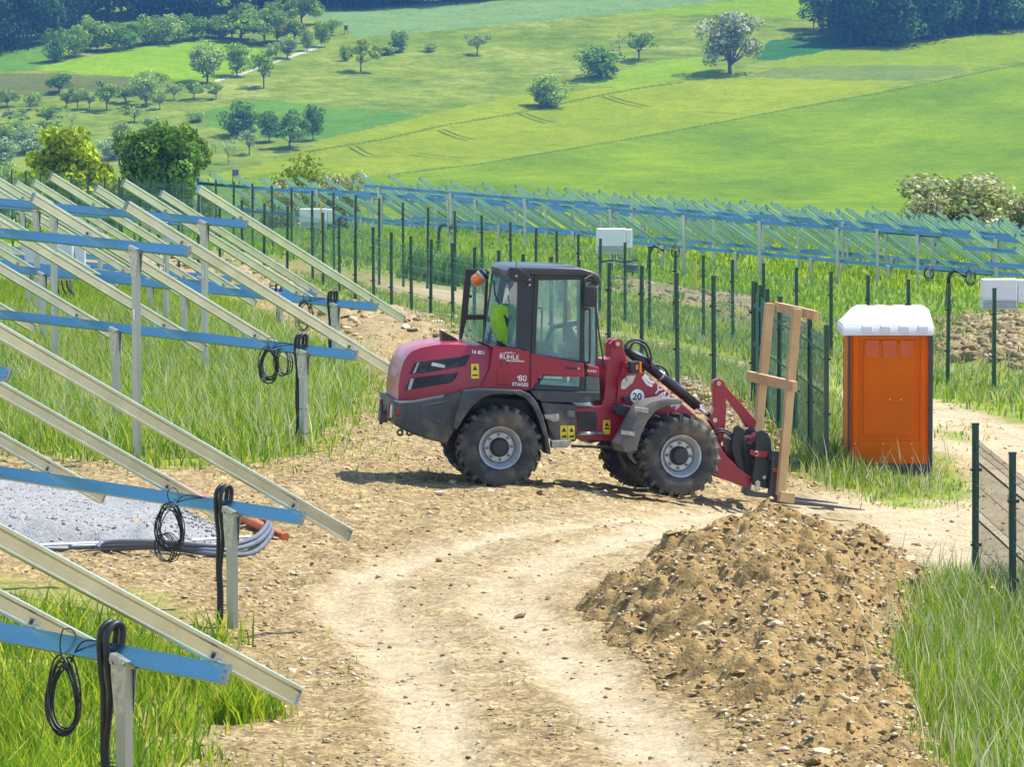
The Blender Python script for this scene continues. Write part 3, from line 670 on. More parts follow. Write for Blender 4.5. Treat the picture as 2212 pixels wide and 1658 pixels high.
# small coils and conduits on the far tables
for i, (px, py, Z, s_) in enumerate([(1459, 542, 170, 0), (2007, 588, 150, 0), (2097, 598, 149, 0), (979, 494, 190, 0), (740, 477, 190, 0)]):
    c = P(px, py, Z); root = empty('cable_coil', c); bm = bmesh.new(); rnd = random.Random(50+i)
    for k in range(6):
        a = .15*rnd.uniform(.85, 1.1); bm_tube(bm, [Vector((a*math.cos(t), rnd.uniform(-.0, .0)+.02*k, 1.3*a*math.sin(t)-.02*k)) for t in [j*2*math.pi/20 for j in range(21)]], .009, 5)
    link('cable_loops', bm_mesh(bm, 'l'), M_BLACK, root); tag(root, 'small black cable coil hanging on a table beyond the far fence', 'cable coil', 'far cable coils')
for i, (px, py, Z) in enumerate([(1400, 536, 171), (2046, 590, 150), (946, 488, 190)]):
    c = P(px, py, Z); g = GHs(c.x, c.y); bm = bmesh.new()
    for k in range(3):
        bm_tube(bm, bez([Vector((.55, 0, -.06-.04*k)), Vector((.25, 0, .03+.03*k)), Vector((.06+.05*k, 0, -.02)), Vector((0+.04*k, 0, -.3)), Vector((-.05+.07*k, 0, g-c.z))], 7), .022, 6)
    o = link('cable_conduit', bm_mesh(bm, 'conduit'), M_BLACK, loc=c); tag(o, 'black conduit bundle drooping from a table beyond the far fence', 'conduit', 'far conduits')

# ------------------------------------------------------------------ inverters
M_WHITE = mat('inverter_white', (.68, .68, .70), .38, 0, .04, 3)
M_GREY = mat('inverter_grey', (.34, .35, .37), .45, 0, .08, 4)
def inverter(px, py, Z, w, h, label):
    c = P(px, py, Z)                                   # upper left corner of the front
    root = empty('inverter_cabinet', (c.x, c.y, c.z-h))
    fr = Matrix.Rotation(R(6), 4, 'Z'); 
    def part(name, x0, x1, z0, z1, y0, y1, m, bev=.02):
        bm = bmesh.new(); bm_prism(bm, [(x0, z0), (x1, z0), (x1, z1), (x0, z1)], y0, y1, bev, 2); return link(name, bm_mesh(bm, name), m, root, mtx=fr)
    part('case', 0, w, 0, h, 0, .34, M_WHITE, .035)
    lid = part('cooling_cover', w*.03, w*.97, .03, h*.30, -.012, .0, M_GREY, .004)
    s = part('switch_box', w+.02, w+.24, h*.22, h*.97, .05, .34, M_WHITE, .03)
    bm = bmesh.new(); bm_prism(bm, [(-.03, 0), (.03, 0), (0, .055)], 0, .002); link('warning_triangle', bm_mesh(bm, 't'), mat('warning_yellow', (.8, .55, .02), .5), s, mtx=Matrix.Translation((w+.12, .046, h*.45)))
    for k in range(4):
        bm = bmesh.new(); x = w*.55+.1*k
        bm_tube(bm, bez([Vector((x, .2, .02)), Vector((x+.02, .2, -.15)), Vector((x+.05*k, .25, -.4)), Vector((w*.6, .25, -.75))], 6), .018, 6); link('cable', bm_mesh(bm, 'c'), M_BLACK, root, mtx=fr)
    for x in (.06, w-.06):
        bm = bmesh.new(); bm_box(bm, (x, .36, h*.45-.5), (.06, .05, h+1.0)); link('rail', bm_mesh(bm, 'r'), M_POST, root, mtx=fr)
    tag(root, label, 'inverter'); return root
inverter(1290, 494, 172, 1.02, .88, 'white inverter cabinet on the far table above the loader cab')
inverter(2122, 603, 138, 1.02, .88, 'white inverter cabinet beyond the fence, near the brown soil heap')
inverter(53, 526, 96, .96, .74, 'white inverter cabinet half hidden by the table rafters')
inverter(648, 451, 190, 1.05, .75, 'pale inverter cabinet behind the leafy hedge beyond the fence')
# junction pots and cable ends standing in the grass by the inverters
for px, py, Z, lab in [(1365, 592, 165, 'dark cable junction pot beneath the inverter above the loader cab'), (2208, 705, 136, 'dark cable junction pot beneath the inverter by the soil heap')]:
    c = P(px, py, Z); g = GHs(c.x, c.y); bm = bmesh.new(); bm_lathe(bm, [(.2, g-c.z-.1), (.22, .0), (.24, .02), (.24, .3), (.21, .33), (.05, .33)], 14, 'z')
    o = link('junction_pot', bm_mesh(bm, 'pot'), mat('dark_pot', (.05, .055, .055), .6), loc=c); tag(o, lab, 'pot')
for i, (px, py, Z) in enumerate([(1300, 566, 166), (2108, 692, 134)]):
    c = P(px, py, Z); root = empty('cable_tray', c); bm = bmesh.new()
    for k in range(6): bm_tube(bm, bez([Vector((0, .05*k, .0)), Vector((.4, .05*k, .05)), Vector((.8, .06*k, .0)), Vector((1.25, .05*k, .06))], 5), .03, 6)
    link('cables', bm_mesh(bm, 'c'), M_BLACK, root); bm = bmesh.new(); bm_box(bm, (.5, .15, -.05), (1.3, .3, .03)); link('tray', bm_mesh(bm, 't'), M_POST, root)
    for x in (.0, 1.0):
        bm = bmesh.new(); g = GHs(c.x, c.y); bm_bar(bm, (x, .15, -.06), (x, .15, g-c.z-.1), .04, .04, (1, 0, 0)); link('leg', bm_mesh(bm, 'l'), M_POST, root)
    tag(root, 'low cable tray with black cables under the ' + ('inverter above the loader cab' if i == 0 else 'inverter by the soil heap'), 'cable tray')
for px, py, Z, h, c3, lab in [(1502, 576, 150, .5, (.7, .4, .05), 'yellow marker stake in the far grass behind the loader'), (1678, 670, 92, .28, (.8, .25, .03), 'orange marker stake by the soil heap'), (694, 446, 186, .5, (.8, .4, .03), 'orange marker stake beyond the hedge')]:
    c = P(px, py, Z); g = GHs(c.x, c.y); bm = bmesh.new(); bm_box(bm, (0, 0, (c.z-g)/2), (.07, .03, c.z-g+.3)); bmesh.ops.bevel(bm, geom=bm.edges[:], offset=.008, segments=1, affect='EDGES'); o = link('marker_stake', bm_mesh(bm, 's'), mat('stake_%d' % px, c3, .6), loc=(c.x, c.y, g)); tag(o, lab, 'stake')

# ================================================================== FENCES
M_GREEN = mat('dark_green_powder_coat', (.010, .052, .030), .38, 0, .12, 10)
M_WIRE = mat('green_wire', (.035, .15, .11), .4, 0, .1, 10)
FP = bmesh.new(); bm_box(FP, (0, 0, -.95), (.06, .042, 1.9)); FP2 = bm_mesh(FP, 'post'); FP2.materials.append(M_GREEN)
CAPM = bmesh.new(); bm_box(CAPM, (0, 0, .006), (.068, .05, .02)); CAPM = bm_mesh(CAPM, 'cap'); CAPM.materials.append(M_GREEN)
CLM = bmesh.new(); bm_box(CLM, (0, 0, 0), (.085, .062, .022)); bm_box(CLM, (.045, 0, 0), (.03, .02, .03)); CLM = bm_mesh(CLM, 'clamp'); CLM.materials.append(mat('black_clamp', (.02, .022, .025), .4))
def wire_panel(a, b, h, gap=.05, rows=None, spacing=.05, rv=.0012, rh=.0028, fold=.035):
    """a, b: top ends; welded mesh with V folds, as one mesh around a"""
    d = (b-a); L = d.length; u = d/L; side = u.cross(Vector((0, 0, 1))).normalized(); n = int((L-2*gap)/spacing)
    zs = [(.0, 0), (-.09, 0), (-.14, fold), (-.19, 0), (-.62, 0), (-.67, fold), (-.72, 0), (-h+.02-.14, 0), (-h+.02-.09, fold), (-h+.02-.04, 0), (-h, 0)]
    V = []; Q = []
    def stick(p, q, r, ex, ey):
        k = len(V)
        for e in (p, q):
            for s, t in ((-1, -1), (1, -1), (1, 1), (-1, 1)): V.append(e + ex*(s*r) + ey*(t*r))
        for i in range(4): Q.append((k+i, k+(i+1) % 4, k+4+(i+1) % 4, k+4+i))
    for i in range(n+1):
        o = u*(gap + i*(L-2*gap)/n)
        for (z0, f0), (z1, f1) in zip(zs[:-1], zs[1:]):
            stick(o+Vector((0, 0, z0+(.03 if z0 == 0 else 0)))+side*f0, o+Vector((0, 0, z1))+side*f1, rv, u, side)
    for z, f in [(-.02, 0), (-.09, 0), (-.19, 0), (-.40, 0), (-.62, 0), (-.72, 0), (-.95, 0), (-h+.02-.14, 0), (-h+.02-.04, 0)]:
        stick(u*gap+Vector((0, 0, z))+side*f, u*(L-gap)+Vector((0, 0, z))+side*f, rh, Vector((0, 0, 1)), side)
    return mesh_np('panel', np.array([tuple(v) for v in V]), quads=np.array(Q))
M_WIRED = mat('dark_wire', (.012, .035, .028), .45)
def fence(label, posts, drop=.17, h=1.42, skip=(), clamp=False, spacing=.05, rv=.0011):
    tops = [P(*p) for p in posts]
    b0 = tops[0]; root = empty('mesh_fence', (b0.x, b0.y, GHs(b0.x, b0.y)))
    RI = Matrix.Translation(-root.location)
    for i, t in enumerate(tops):
        nb = tops[min(i+1, len(tops)-1)] - tops[max(i-1, 0)]; ang = math.atan2(nb.y, nb.x)
        hh = max(1.5, t.z-GHs(t.x, t.y)+.25)
        lean = Matrix.Rotation(random.uniform(-.012, .012), 4, 'X') @ Matrix.Rotation(random.uniform(-.012, .012), 4, 'Y')
        m = RI @ Matrix.Translation(t) @ lean @ Matrix.Rotation(ang+math.pi/2, 4, 'Z')
        po = link('post', FP2, parent=root, mtx=m @ Matrix.Diagonal((1, 1, hh/1.9, 1)))
        link('cap', CAPM, parent=root, mtx=m)
        for z in (-.42, -1.12): link('clamp', CLM, parent=root, mtx=m @ Matrix.Translation((0, 0, z)))
    for i in range(len(tops)-1):
        if i in skip: continue
        me = wire_panel(tops[i]-Vector((0, 0, drop)), tops[i+1]-Vector((0, 0, drop)), h, spacing=spacing, rv=rv)
        link('mesh_panel', me, M_WIRED if clamp else M_WIRE, root, loc=tops[i]-Vector((0, 0, drop))-root.location)
    tag(root, label, 'fence'); return root
zf = lambda i: 67 + 33*i/13
F1 = [(1628, 609.5), (1541, 598.2), (1461, 592), (1386, 576.7), (1316, 570), (1250, 563), (1190, 557), (1130, 551), (1077, 543), (1025, 536), (977, 527), (931.5, 519.5), (887, 512.5), (845, 503.7), (805.6, 492.5), (768, 482), (732, 472), (697, 461)]
f1 = [(x, y, zf(i)) for i, (x, y) in enumerate(F1)] + [(674, 455, 112), (621, 447, 114.4), (571, 441, 116.8), (522, 434, 119), (474, 428, 121.5), (429, 421, 124), (385, 415, 126.5), (343, 409, 129), (301, 402, 131.5), (262, 397, 134)]
fence('dark green mesh fence running behind the loader on the near side of the dirt path', f1)
F2 = [(2380, 642), (2260, 633), (2148, 624.6), (2050, 616.5), (1962, 605.5), (1875, 597), (1795, 589), (1720, 579.7), (1649, 570.5), (1582, 563), (1519, 553), (1459, 543), (1403, 534), (1350, 525.7), (1297, 517.3), (1249, 508.5), (1202, 500.5), (1158, 494.7)]
f2 = [(x, y, 75.2+2.42*i) for i, (x, y) in enumerate(F2)]
F2b = [(1102, 481), (1040, 466), (982, 458), (924.5, 449.5), (870, 439), (819, 429.5), (768, 422.5), (720, 417.5), (674, 413.5), (629.5, 407.5), (587, 402.5), (545, 397.5), (505, 393.6), (466, 390), (428, 387.5), (392, 385), (357, 386), (323, 385.5), (289, 384.5), (257, 384), (226, 383), (190, 381), (153, 378), (119, 375), (87, 372.5), (55, 370), (25, 368), (-8, 366)]
f2 += [(x, y, 118.3+2.42*i) for i, (x, y) in enumerate(F2b)]
fence('dark green mesh fence along the far side of the dirt path', f2, spacing=.05, rv=.0010)
f3 = [(1632, 612, 66.8), (1643, 618.5, 66), (1657, 626.5, 65.2), (1685, 643, 64.3), (1717, 661, 63.4), (1749, 682, 62.5), (1785, 704.7, 61.5)]
fence('short dark green mesh fence leg between wooden frame and orange toilet', f3, spacing=.05, rv=.0032)
f4 = [(2107, 918, 45), (2187, 981, 42.8), (2278, 1050, 40.6), (2378, 1125, 38.4)]
fence('dark green mesh fence end standing in grass beside the dirt pile', f4, drop=.15, spacing=.05, rv=.0017, clamp=True)

# ================================================================== PORTABLE TOILET
def toilet():
    M_OR = mat('orange_plastic', (.95, .225, .001), .5, 0, .05, 2, 0, spec=.15, transl=.5, dirt=(.62, .17, .03), dirt_lo=.62, dirt_hi=1., dirt_scale=2)
    M_OR2 = mat('orange_vent', (.55, .085, .006), .5, 0, .1, 4)
    M_DK = mat('charcoal_plastic', (.035, .037, .042), .5)
    M_W = mat('white_plastic', (.82, .83, .84), .4, 0, .03, 2, transl=.3)
    bl = P(1833, 1010, 61.6); w = 174*61.6/FPX; d = 1.05; g = min(GHs(bl.x, bl.y), GHs(bl.x+w, bl.y), bl.z) 
    h = P(1833, 722, 61.6).z - bl.z
    root = empty('portable_toilet', bl); root.rotation_euler = (0, 0, R(-.6))
    def pr(name, pts, y0, y1, m, bev=.0, parent=root):
        return prism(name, pts, y0, y1, m, parent, bev)
    # side wall facing the loader: framed panel with a recessed field
    sw = pr('side_wall', [(0, 0), (w, 0), (w, h), (0, h)], .03, .06, M_OR)
    for x0, x1, z0, z1 in ((.05, .12, .05, h-.02), (w-.12, w-.05, .05, h-.02), (.12, w-.12, .05, .33), (.12, w-.12, h-.06, h-.02)): pr('frame_rail', [(x0+.001, z0), (x1-.001, z0), (x1-.001, z1), (x0+.001, z1)], .002, .032, M_OR, .008)
    pr('inner_panel', [(.185, .40), (w-.185, .40), (w-.185, h-.09), (.185, h-.09)], .012, .031, M_OR, .012)
    for k in range(3):
        cx = w*(.285+.215*k); pr('vent_louvre', [(cx-.085, h-.07), (cx+.085, h-.07), (cx+.085, h-.27 - (.04 if k == 0 else 0) - .03*(k == 1)), (cx-.085, h-.27-(.04 if k == 2 else 0)-.03*(k == 1))], .004, .0125, M_OR2, .004)
    pr('left_wall', [(0, 0), (.03, 0), (.03, h), (0, h)], .06, d, M_OR)
    pr('door', [(-.014, .12), (0, .12), (0, h-.05), (-.014, h-.05)], .14, d-.1, mat('orange_door', (.80, .19, .01), .45, spec=.2), .004)
    pr('right_wall', [(w-.03, 0), (w, 0), (w, h), (w-.03, h)], .06, d, M_OR); pr('rear_wall', [(0, 0), (w, 0), (w, h), (0, h)], d, d+.03, M_OR)
    for x in (-.012, w-.018):
        for y in (-.004, d): pr('corner_post', [(x, 0), (x+.03 + (.03 if x > .5 else 0), 0), (x+.03 + (.03 if x > .5 else 0), h), (x, h)], y, y+.03, M_DK, .006)
    pr('skid', [(-.03, -.12), (w+.04, -.12), (w+.04, .035), (-.03, .035)], -.012, d+.04, M_DK, .02)
    # roof: eave slab, sloping hood, ridge ribs
    bm = bmesh.new(); e0 = (-.10, w+.055, -.06, d+.08); t0 = (.11, w-.0, .22, d-.12)
    z1, z2, z3 = h-.01, h+.11, h+.32
    def ring(x0, x1, y0, y1, z): return [bm.verts.new((x0, y0, z)), bm.verts.new((x1, y0, z)), bm.verts.new((x1, y1, z)), bm.verts.new((x0, y1, z))]
    rs = [ring(*e0, z1), ring(e0[0]+.01, e0[1]-.01, e0[2]+.01, e0[3]-.01, z2), ring(e0[0]+.06, e0[1]-.02, e0[2]+.05, e0[3]-.05, z2+.035), ring(*t0, z3)]
    for a, b in zip(rs[:-1], rs[1:]):
        for i in range(4): bm.faces.new((a[i], a[(i+1) % 4], b[(i+1) % 4], b[i]))
    bm.faces.new(list(reversed(rs[0]))); bm.faces.new(rs[-1]); bmesh.ops.recalc_face_normals(bm, faces=bm.faces[:])
    bmesh.ops.bevel(bm, geom=bm.edges[:], offset=.018, segments=2, affect='EDGES', clamp_overlap=True)
    rf = link('roof', bm_mesh(bm, 'roof'), M_W, root); shade(rf, 50)
    for k in range(4):
        bm = bmesh.new(); x = .16+.235*k
        v = [bm.verts.new(p) for p in ((x, e0[2]-.006, z1+.03), (x+.135, e0[2]-.006, z1+.03), (x+.135, e0[2]+.0, z2), (x, e0[2]+.0, z2), (x-.02, t0[2]-.0, z3+.010), (x+.12, t0[2]-.0, z3+.010), (x-.02, t0[3], z3+.010), (x+.12, t0[3], z3+.010), (x-.02, t0[3], z3-.05), (x+.12, t0[3], z3-.05), (x, e0[2]+.05, z1+.03), (x+.135, e0[2]+.05, z1+.03))]
        for f in ((0, 1, 2, 3), (3, 2, 5, 4), (4, 5, 7, 6), (6, 7, 9, 8), (0, 3, 4, 6, 8, 10), (1, 11, 9, 7, 5, 2), (0, 10, 11, 1), (10, 8, 9, 11)): bm.faces.new([v[i] for i in f])
        bmesh.ops.recalc_face_normals(bm, faces=bm.faces[:]); bmesh.ops.bevel(bm, geom=bm.edges[:], offset=.01, segments=1, affect='EDGES', clamp_overlap=True)
        link('roof_rib', bm_mesh(bm, 'rib'), M_W, rf)
    for k in range(8):
        for z in (.12, .3): 
            if k % 3 == 0:
                bm = bmesh.new(); bmesh.ops.create_cone(bm, segments=8, radius1=.008, radius2=.008, depth=.01, cap_ends=True, matrix=Matrix.Translation((.08+k*.12, -.002, z)) @ Matrix.Rotation(R(90), 4, 'X')); link('rivet', bm_mesh(bm, 'rv'), M_W, root)
    for x in (.52, .66):
        bm = bmesh.new(); bmesh.ops.create_cone(bm, segments=8, radius1=.009, radius2=.009, depth=.012, cap_ends=True, matrix=Matrix.Translation((x, .010, .86)) @ Matrix.Rotation(R(90), 4, 'X')); link('rivet', bm_mesh(bm, 'rv'), M_W, root)
    tag(root, 'orange portable toilet with white ribbed roof standing in tall grass', 'toilet')
toilet()

# ================================================================== WHEEL LOADER
DUST = (.30, .225, .14)
M_MAR = mat('maroon_paint', (.29, .007, .028), .34, 0, .07, 2.5, 0, coat=.12, dirt=(.22, .04, .04), dirt_lo=.6, dirt_hi=1., dirt_scale=1.6)
M_RED = mat('bright_red_paint', (.33, .012, .02), .4, 0, .08, 3)
M_CHAR = mat('charcoal_casting', (.033, .037, .042), .5, 0, .15, 4, .08, 50, dirt=(.22, .17, .11), dirt_lo=.5, dirt_hi=.82, dirt_scale=2.6)
M_CABK = mat('black_cab_frame', (.011, .019, .028), .35, 0, .1, 4, 0)
M_BLKP = mat('black_plastic', (.018, .018, .02), .5, 0, .2, 6)
M_TYRE = mat('tyre_rubber', (.028, .028, .03), .8, 0, .2, 8, .15, 40, dirt=(.20, .16, .11), dirt_lo=.42, dirt_hi=.78, dirt_scale=3.5)
M_RIM = mat('silver_rim', (.47, .49, .52), .42, .35, .12, 9, dirt=(.36, .31, .25), dirt_lo=.5, dirt_hi=.8, dirt_scale=6)
M_DECALW = mat('white_decal', (.8, .8, .8), .4); M_DECALY = mat('yellow_decal', (.72, .52, .01), .45); M_DECALK = mat('black_decal', (.012, .012, .012), .5)
M_STEEL = mat('worn_steel', (.40, .40, .40), .35, .9, .2, 12); M_FORK = mat('fork_steel', (.085, .088, .095), .45, .6, .2, 8)
M_ALU = mat('aluminium_step', (.30, .30, .29), .45, .7, .25, 20)
M_AMB = mat('amber_lens', (.75, .17, .005), .25, 0, .1, 8, coat=.5); M_REDL = mat('red_lens', (.35, .01, .01), .25)
M_FEND = mat('dusty_fender', (.10, .095, .09), .6, 0, .15, 4, dirt=(.22, .185, .14), dirt_lo=.4, dirt_hi=.8, dirt_scale=3)
M_SEAT = mat('seat_fabric', (.02, .022, .025), .9); M_VEST = mat('hi_vis_vest', (.36, .70, .02), .7, 0, .12, 6, transl=.25)
def glass_mat(name, tint, gloss=.09, dust=.15):
    m = bpy.data.materials.new(name); m.use_nodes = True; n = m.node_tree.nodes; l = m.node_tree.links
    n.remove(n['Principled BSDF']); t = n.new('ShaderNodeBsdfTransparent'); t.inputs[0].default_value = (*tint, 1)
    g = n.new('ShaderNodeBsdfGlossy'); g.inputs['Roughness'].default_value = .03; g.inputs['Color'].default_value = (.9, .95, 1, 1)
    fr = n.new('ShaderNodeFresnel'); fr.inputs['IOR'].default_value = 1.5
    d = n.new('ShaderNodeBsdfDiffuse'); d.inputs[0].default_value = (.42, .70, .72, 1)
    nz = n.new('ShaderNodeTexNoise'); nz.inputs['Scale'].default_value = 3; nz.inputs['Detail'].default_value = 6
    mr = n.new('ShaderNodeMapRange'); mr.inputs['From Min'].default_value = .35; mr.inputs['From Max'].default_value = .75; mr.inputs['To Min'].default_value = dust; mr.inputs['To Max'].default_value = dust+.12; l.new(nz.outputs['Fac'], mr.inputs['Value'])
    m0 = n.new('ShaderNodeMixShader'); l.new(mr.outputs[0], m0.inputs[0]); l.new(t.outputs[0], m0.inputs[1]); l.new(d.outputs[0], m0.inputs[2])
    mx = n.new('ShaderNodeMixShader'); l.new(fr.outputs[0], mx.inputs[0]); l.new(m0.outputs[0], mx.inputs[1]); l.new(g.outputs[0], mx.inputs[2]); l.new(mx.outputs[0], n['Material Output'].inputs['Surface'])
    return m
M_GLASS = glass_mat('tinted_cab_glass', (.93, .99, .985))
def build_loader():
    RP = R(3.3); YR = R(8); YF = R(17)
    WR = P(1080, 1058, 56.0); WF = P(1470, 1077, 56.4)
    BR = Matrix.Rotation(YR, 4, 'Z') @ Matrix.Rotation(RP, 4, 'Y'); BF = Matrix.Rotation(YF, 4, 'Z') @ Matrix.Rotation(R(3.2), 4, 'Y')
    MR = Matrix.Translation(WR) @ BR @ Matrix.Translation((0, .85, 0)); MF = Matrix.Translation(WF) @ BF @ Matrix.Translation((0, .85, 0))
    root = empty('wheel_loader', mtx=MR); FRM = MR.inverted() @ MF; IDM = Matrix.Identity(4)
    # numeric inverse of the projection for each frame: picture point + side offset -> local (x, z)
    def mapper(M, ox, oy):
        def f(px, py, yp=-.66):
            dx, dy = px/2.8498+ox, py/2.8498+oy; x = z = 0.
            for _ in range(4):
                w = M @ Vector((x, yp, z)); qx, qy = proj(w.x, w.y, w.z); ex = dx-float(qx); ey = dy-float(qy)
                w1 = M @ Vector((x+.1, yp, z)); ax, ay = [float(v) for v in proj(w1.x, w1.y, w1.z)]; w2 = M @ Vector((x, yp, z+.1)); bx, by = [float(v) for v in proj(w2.x, w2.y, w2.z)]
                J = np.array([[ax-float(qx), bx-float(qx)], [ay-float(qy), by-float(qy)]])/.1; s = np.linalg.solve(J, [ex, ey]); x += s[0]; z += s[1]
            return (x, z)
        return f
    r = mapper(MR, 775.75, 526.4); f = mapper(MF, 1163.6, 581.8)
    rl = lambda L, yp=-.66: [r(a, b, yp) for a, b in L]; fl = lambda L, yp=-.66: [f(a, b, yp) for a, b in L]
    def rp(name, L, y0, y1, m, bev=.01, yp=None, parent=root, seg=2, mirror=False, smooth=False, front=False):
        pts = (fl if front else rl)(L, y0 if yp is None else yp); mt = (FRM if front else IDM) if parent is root else IDM
        o = prism(name, pts, y0, y1, m, parent, bev, seg, mtx=mt, smooth=smooth)
        if mirror: prism(name, pts, -y1, -y0, m, parent, bev, seg, mtx=mt, smooth=smooth)
        return o
    def fp(name, L, y0, y1, m, bev=.01, **k): return rp(name, L, y0, y1, m, bev, front=True, **k)
    def addmesh(name, bm, m, front=False, parent=root, sm=False):
        o = link(name, bm_mesh(bm, name), m, parent, mtx=(FRM if front else IDM) if parent is root else IDM)
        if sm: shade(o)
        return o
    def tubep(name, pts, rad, m, front=False, parent=root, n=8):
        bm = bmesh.new(); bm_tube(bm, pts, rad, n); return addmesh(name, bm, m, front, parent)
    def v3(q, y): return Vector((q[0], y, q[1]))
    def text(s, px, py, yp, size, m, front=False, rot=0., bold=True, parent=root, name='lettering'):
        me = text_mesh(s, size, .001, bold); q = (f if front else r)(px, py, yp)
        return link(name, me, m, parent, mtx=((FRM if front else IDM) if parent is root else IDM) @ Matrix.Translation((q[0], yp, q[1])) @ Matrix.Rotation(R(rot), 4, 'Y') @ Matrix.Rotation(R(90), 4, 'X'))
    def disc(name, px, py, yp, rad, th, m, front=False, parent=root, n=20, rad2=None):
        q = (f if front else r)(px, py, yp); bm = bmesh.new()
        bmesh.ops.create_cone(bm, segments=n, radius1=rad2 or rad, radius2=rad, depth=th, cap_ends=True, matrix=Matrix.Translation((q[0], yp-th/2, q[1])) @ Matrix.Rotation(R(90), 4, 'X'))
        return addmesh(name, bm, m, front, parent)

    # ---- wheels
    def wheel_meshes():
        bm = bmesh.new(); hw = .18
        prof = [(.235, -hw*.82), (.30, -hw*.98), (.38, -hw*1.0), (.425, -hw*.96), (.448, -hw*.86), (.456, -hw*.5), (.457, 0), (.456, hw*.5), (.448, hw*.86), (.425, hw*.96), (.38, hw), (.30, hw*.98), (.235, hw*.82), (.225, 0)]
        bm_lathe(bm, prof, 56, 'y', closed=True)
        for fc_ in bm.faces: fc_.smooth = True
        n = 22
        for k in range(n):
            for s in (-1, 1):
                a = 2*math.pi*(k + (.5 if s > 0 else 0))/n
                m = Matrix.Rotation(a, 4, 'Y')
                # lug: skewed block from the shoulder to past the middle
                vs = []
                for (t, rr, y, w) in ((0, .418, hw*1.0, .026), (0, .488, hw*.93, .021), (.035, .458, hw*.5, .026), (.035, .490, hw*.5, .022), (.075, .455, -hw*.02, .022), (.075, .489, -hw*.02, .018)):
                    for d in (-1, 1): vs.append(bm.verts.new(m @ Vector((rr, s*y, d*w + t*1.0))))
                # order: 0,1 base outer;2,3 top outer;4,5 base mid;6,7 top mid;8,9 base in;10,11 top in
                for q in ((0, 1, 3, 2), (2, 3, 7, 6), (6, 7, 11, 10), (10, 11, 9, 8), (0, 2, 6, 4), (4, 6, 10, 8), (1, 5, 7, 3), (5, 9, 11, 7)): bm.faces.new([vs[i] for i in q])
        bmesh.ops.recalc_face_normals(bm, faces=bm.faces[:]); ty = bm_mesh(bm, 'tyre'); ty.materials.append(M_TYRE)
        bm = bmesh.new()
        bm_lathe(bm, [(.222, hw*.8), (.222, -hw*.7), (.246, -hw*.80), (.250, -hw*.90), (.243, -hw*.95), (.232, -hw*.90), (.222, -hw*.78), (.212, -hw*.55), (.196, -hw*.45), (.190, -hw*.2), (.178, -hw*.15), (.172, -hw*.34), (.165, -hw*.37), (.02, -hw*.37)], 40, 'y')
        for fc_ in bm.faces: fc_.smooth = len(fc_.verts) == 4
        rm = bm_mesh(bm, 'rim'); rm.materials.append(M_RIM)
        try: rm.set_sharp_from_angle(angle=R(35))
        except Exception: pass
        bm = bmesh.new(); bm_lathe(bm, [(.115, -hw*.2), (.112, -hw*.55), (.098, -hw*.66), (.09, -hw*.9), (.08, -hw*.95), (.01, -hw*.96)], 24, 'y'); hb = bm_mesh(bm, 'hub'); hb.materials.append(M_BLKP)
        bm = bmesh.new(); bmesh.ops.create_cone(bm, segments=6, radius1=.017, radius2=.015, depth=.04, cap_ends=True, matrix=Matrix.Rotation(R(90), 4, 'X')); bo = bm_mesh(bm, 'bolt'); bo.materials.append(mat('dark_bolt', (.12, .12, .125), .4, .6))
        return ty, rm, hb, bo, hw
    TY, RM, HB, BO, HW = wheel_meshes()
    def wheel(M, x, y, z, side, rot):
        w = empty('wheel'); w.parent = root; w.matrix_local = M @ Matrix.Translation((x, y, z)) @ (Matrix.Rotation(math.pi, 4, 'Z') if side > 0 else IDM) @ Matrix.Rotation(rot, 4, 'Y')
        link('tyre', TY, parent=w); link('rim', RM, parent=w); link('hub', HB, parent=w)
        for k in range(8):
            a = 2*math.pi*k/8; link('bolt', BO, parent=w, loc=(.145*math.cos(a), -HW*.37-.012, .145*math.sin(a)))
    q1 = r(868, 1258, -.82); q2 = f(875, 1152, -.82)
    for s in (-1, 1): wheel(IDM, q1[0], s*.675, q1[1], s, .1+s); wheel(FRM, q2[0], s*.675, q2[1], s, .23+s)
    # axles and lower frame
    bm = bmesh.new(); bm_tube(bm, [(q1[0], -.5, q1[1]), (q1[0], -.2, q1[1]), (q1[0], .2, q1[1]), (q1[0], .5, q1[1])], [.09, .12, .12, .09], 12); addmesh('axle', bm, M_BLKP)
    bm = bmesh.new(); bm_tube(bm, [(q2[0], -.5, q2[1]), (q2[0], -.2, q2[1]), (q2[0], .2, q2[1]), (q2[0], .5, q2[1])], [.09, .12, .12, .09], 12); addmesh('axle', bm, M_BLKP, True)
    # ---- rear body
    rp('chassis', [(330, 985), (700, 940), (1130, 980), (1335, 985), (1335, 1205), (900, 1190), (560, 1150), (330, 1140)], -.36, .36, M_CHAR, .02, yp=-.7)
    cw = rp('counterweight', [(216, 966), (250, 972), (330, 968), (560, 927), (700, 897), (770, 905), (715, 965), (660, 1040), (615, 1110), (580, 1170), (540, 1235), (430, 1210), (330, 1176), (255, 1142), (222, 1118), (212, 1050)], -.76, .76, M_CHAR, .035, seg=3, yp=-.76, smooth=True)
    ip = [(398, 998), (595, 958), (525, 1095), (495, 1095), (398, 1045)]
    bm = bmesh.new(); pp = rl(ip, -.762); pts = [v3(q, -.762) for q in pp]; bm_tube(bm, pts+[pts[0]], .006, 6); addmesh('panel_groove', bm, M_FEND, parent=cw)
    for px in (252, 310): 
        q = r(px, 1150 if px < 250 else 1165, -.5); bm = bmesh.new(); bmesh.ops.create_circle(bm, segments=4, radius=.001); bm.free(); bm = bmesh.new()
        bm_tube(bm, [Vector((q[0]+.03*math.cos(t), -.5, q[1]+.03*math.sin(t))) for t in [i*2*math.pi/14 for i in range(15)]], .012, 6); addmesh('towing_eye', bm, M_CHAR)
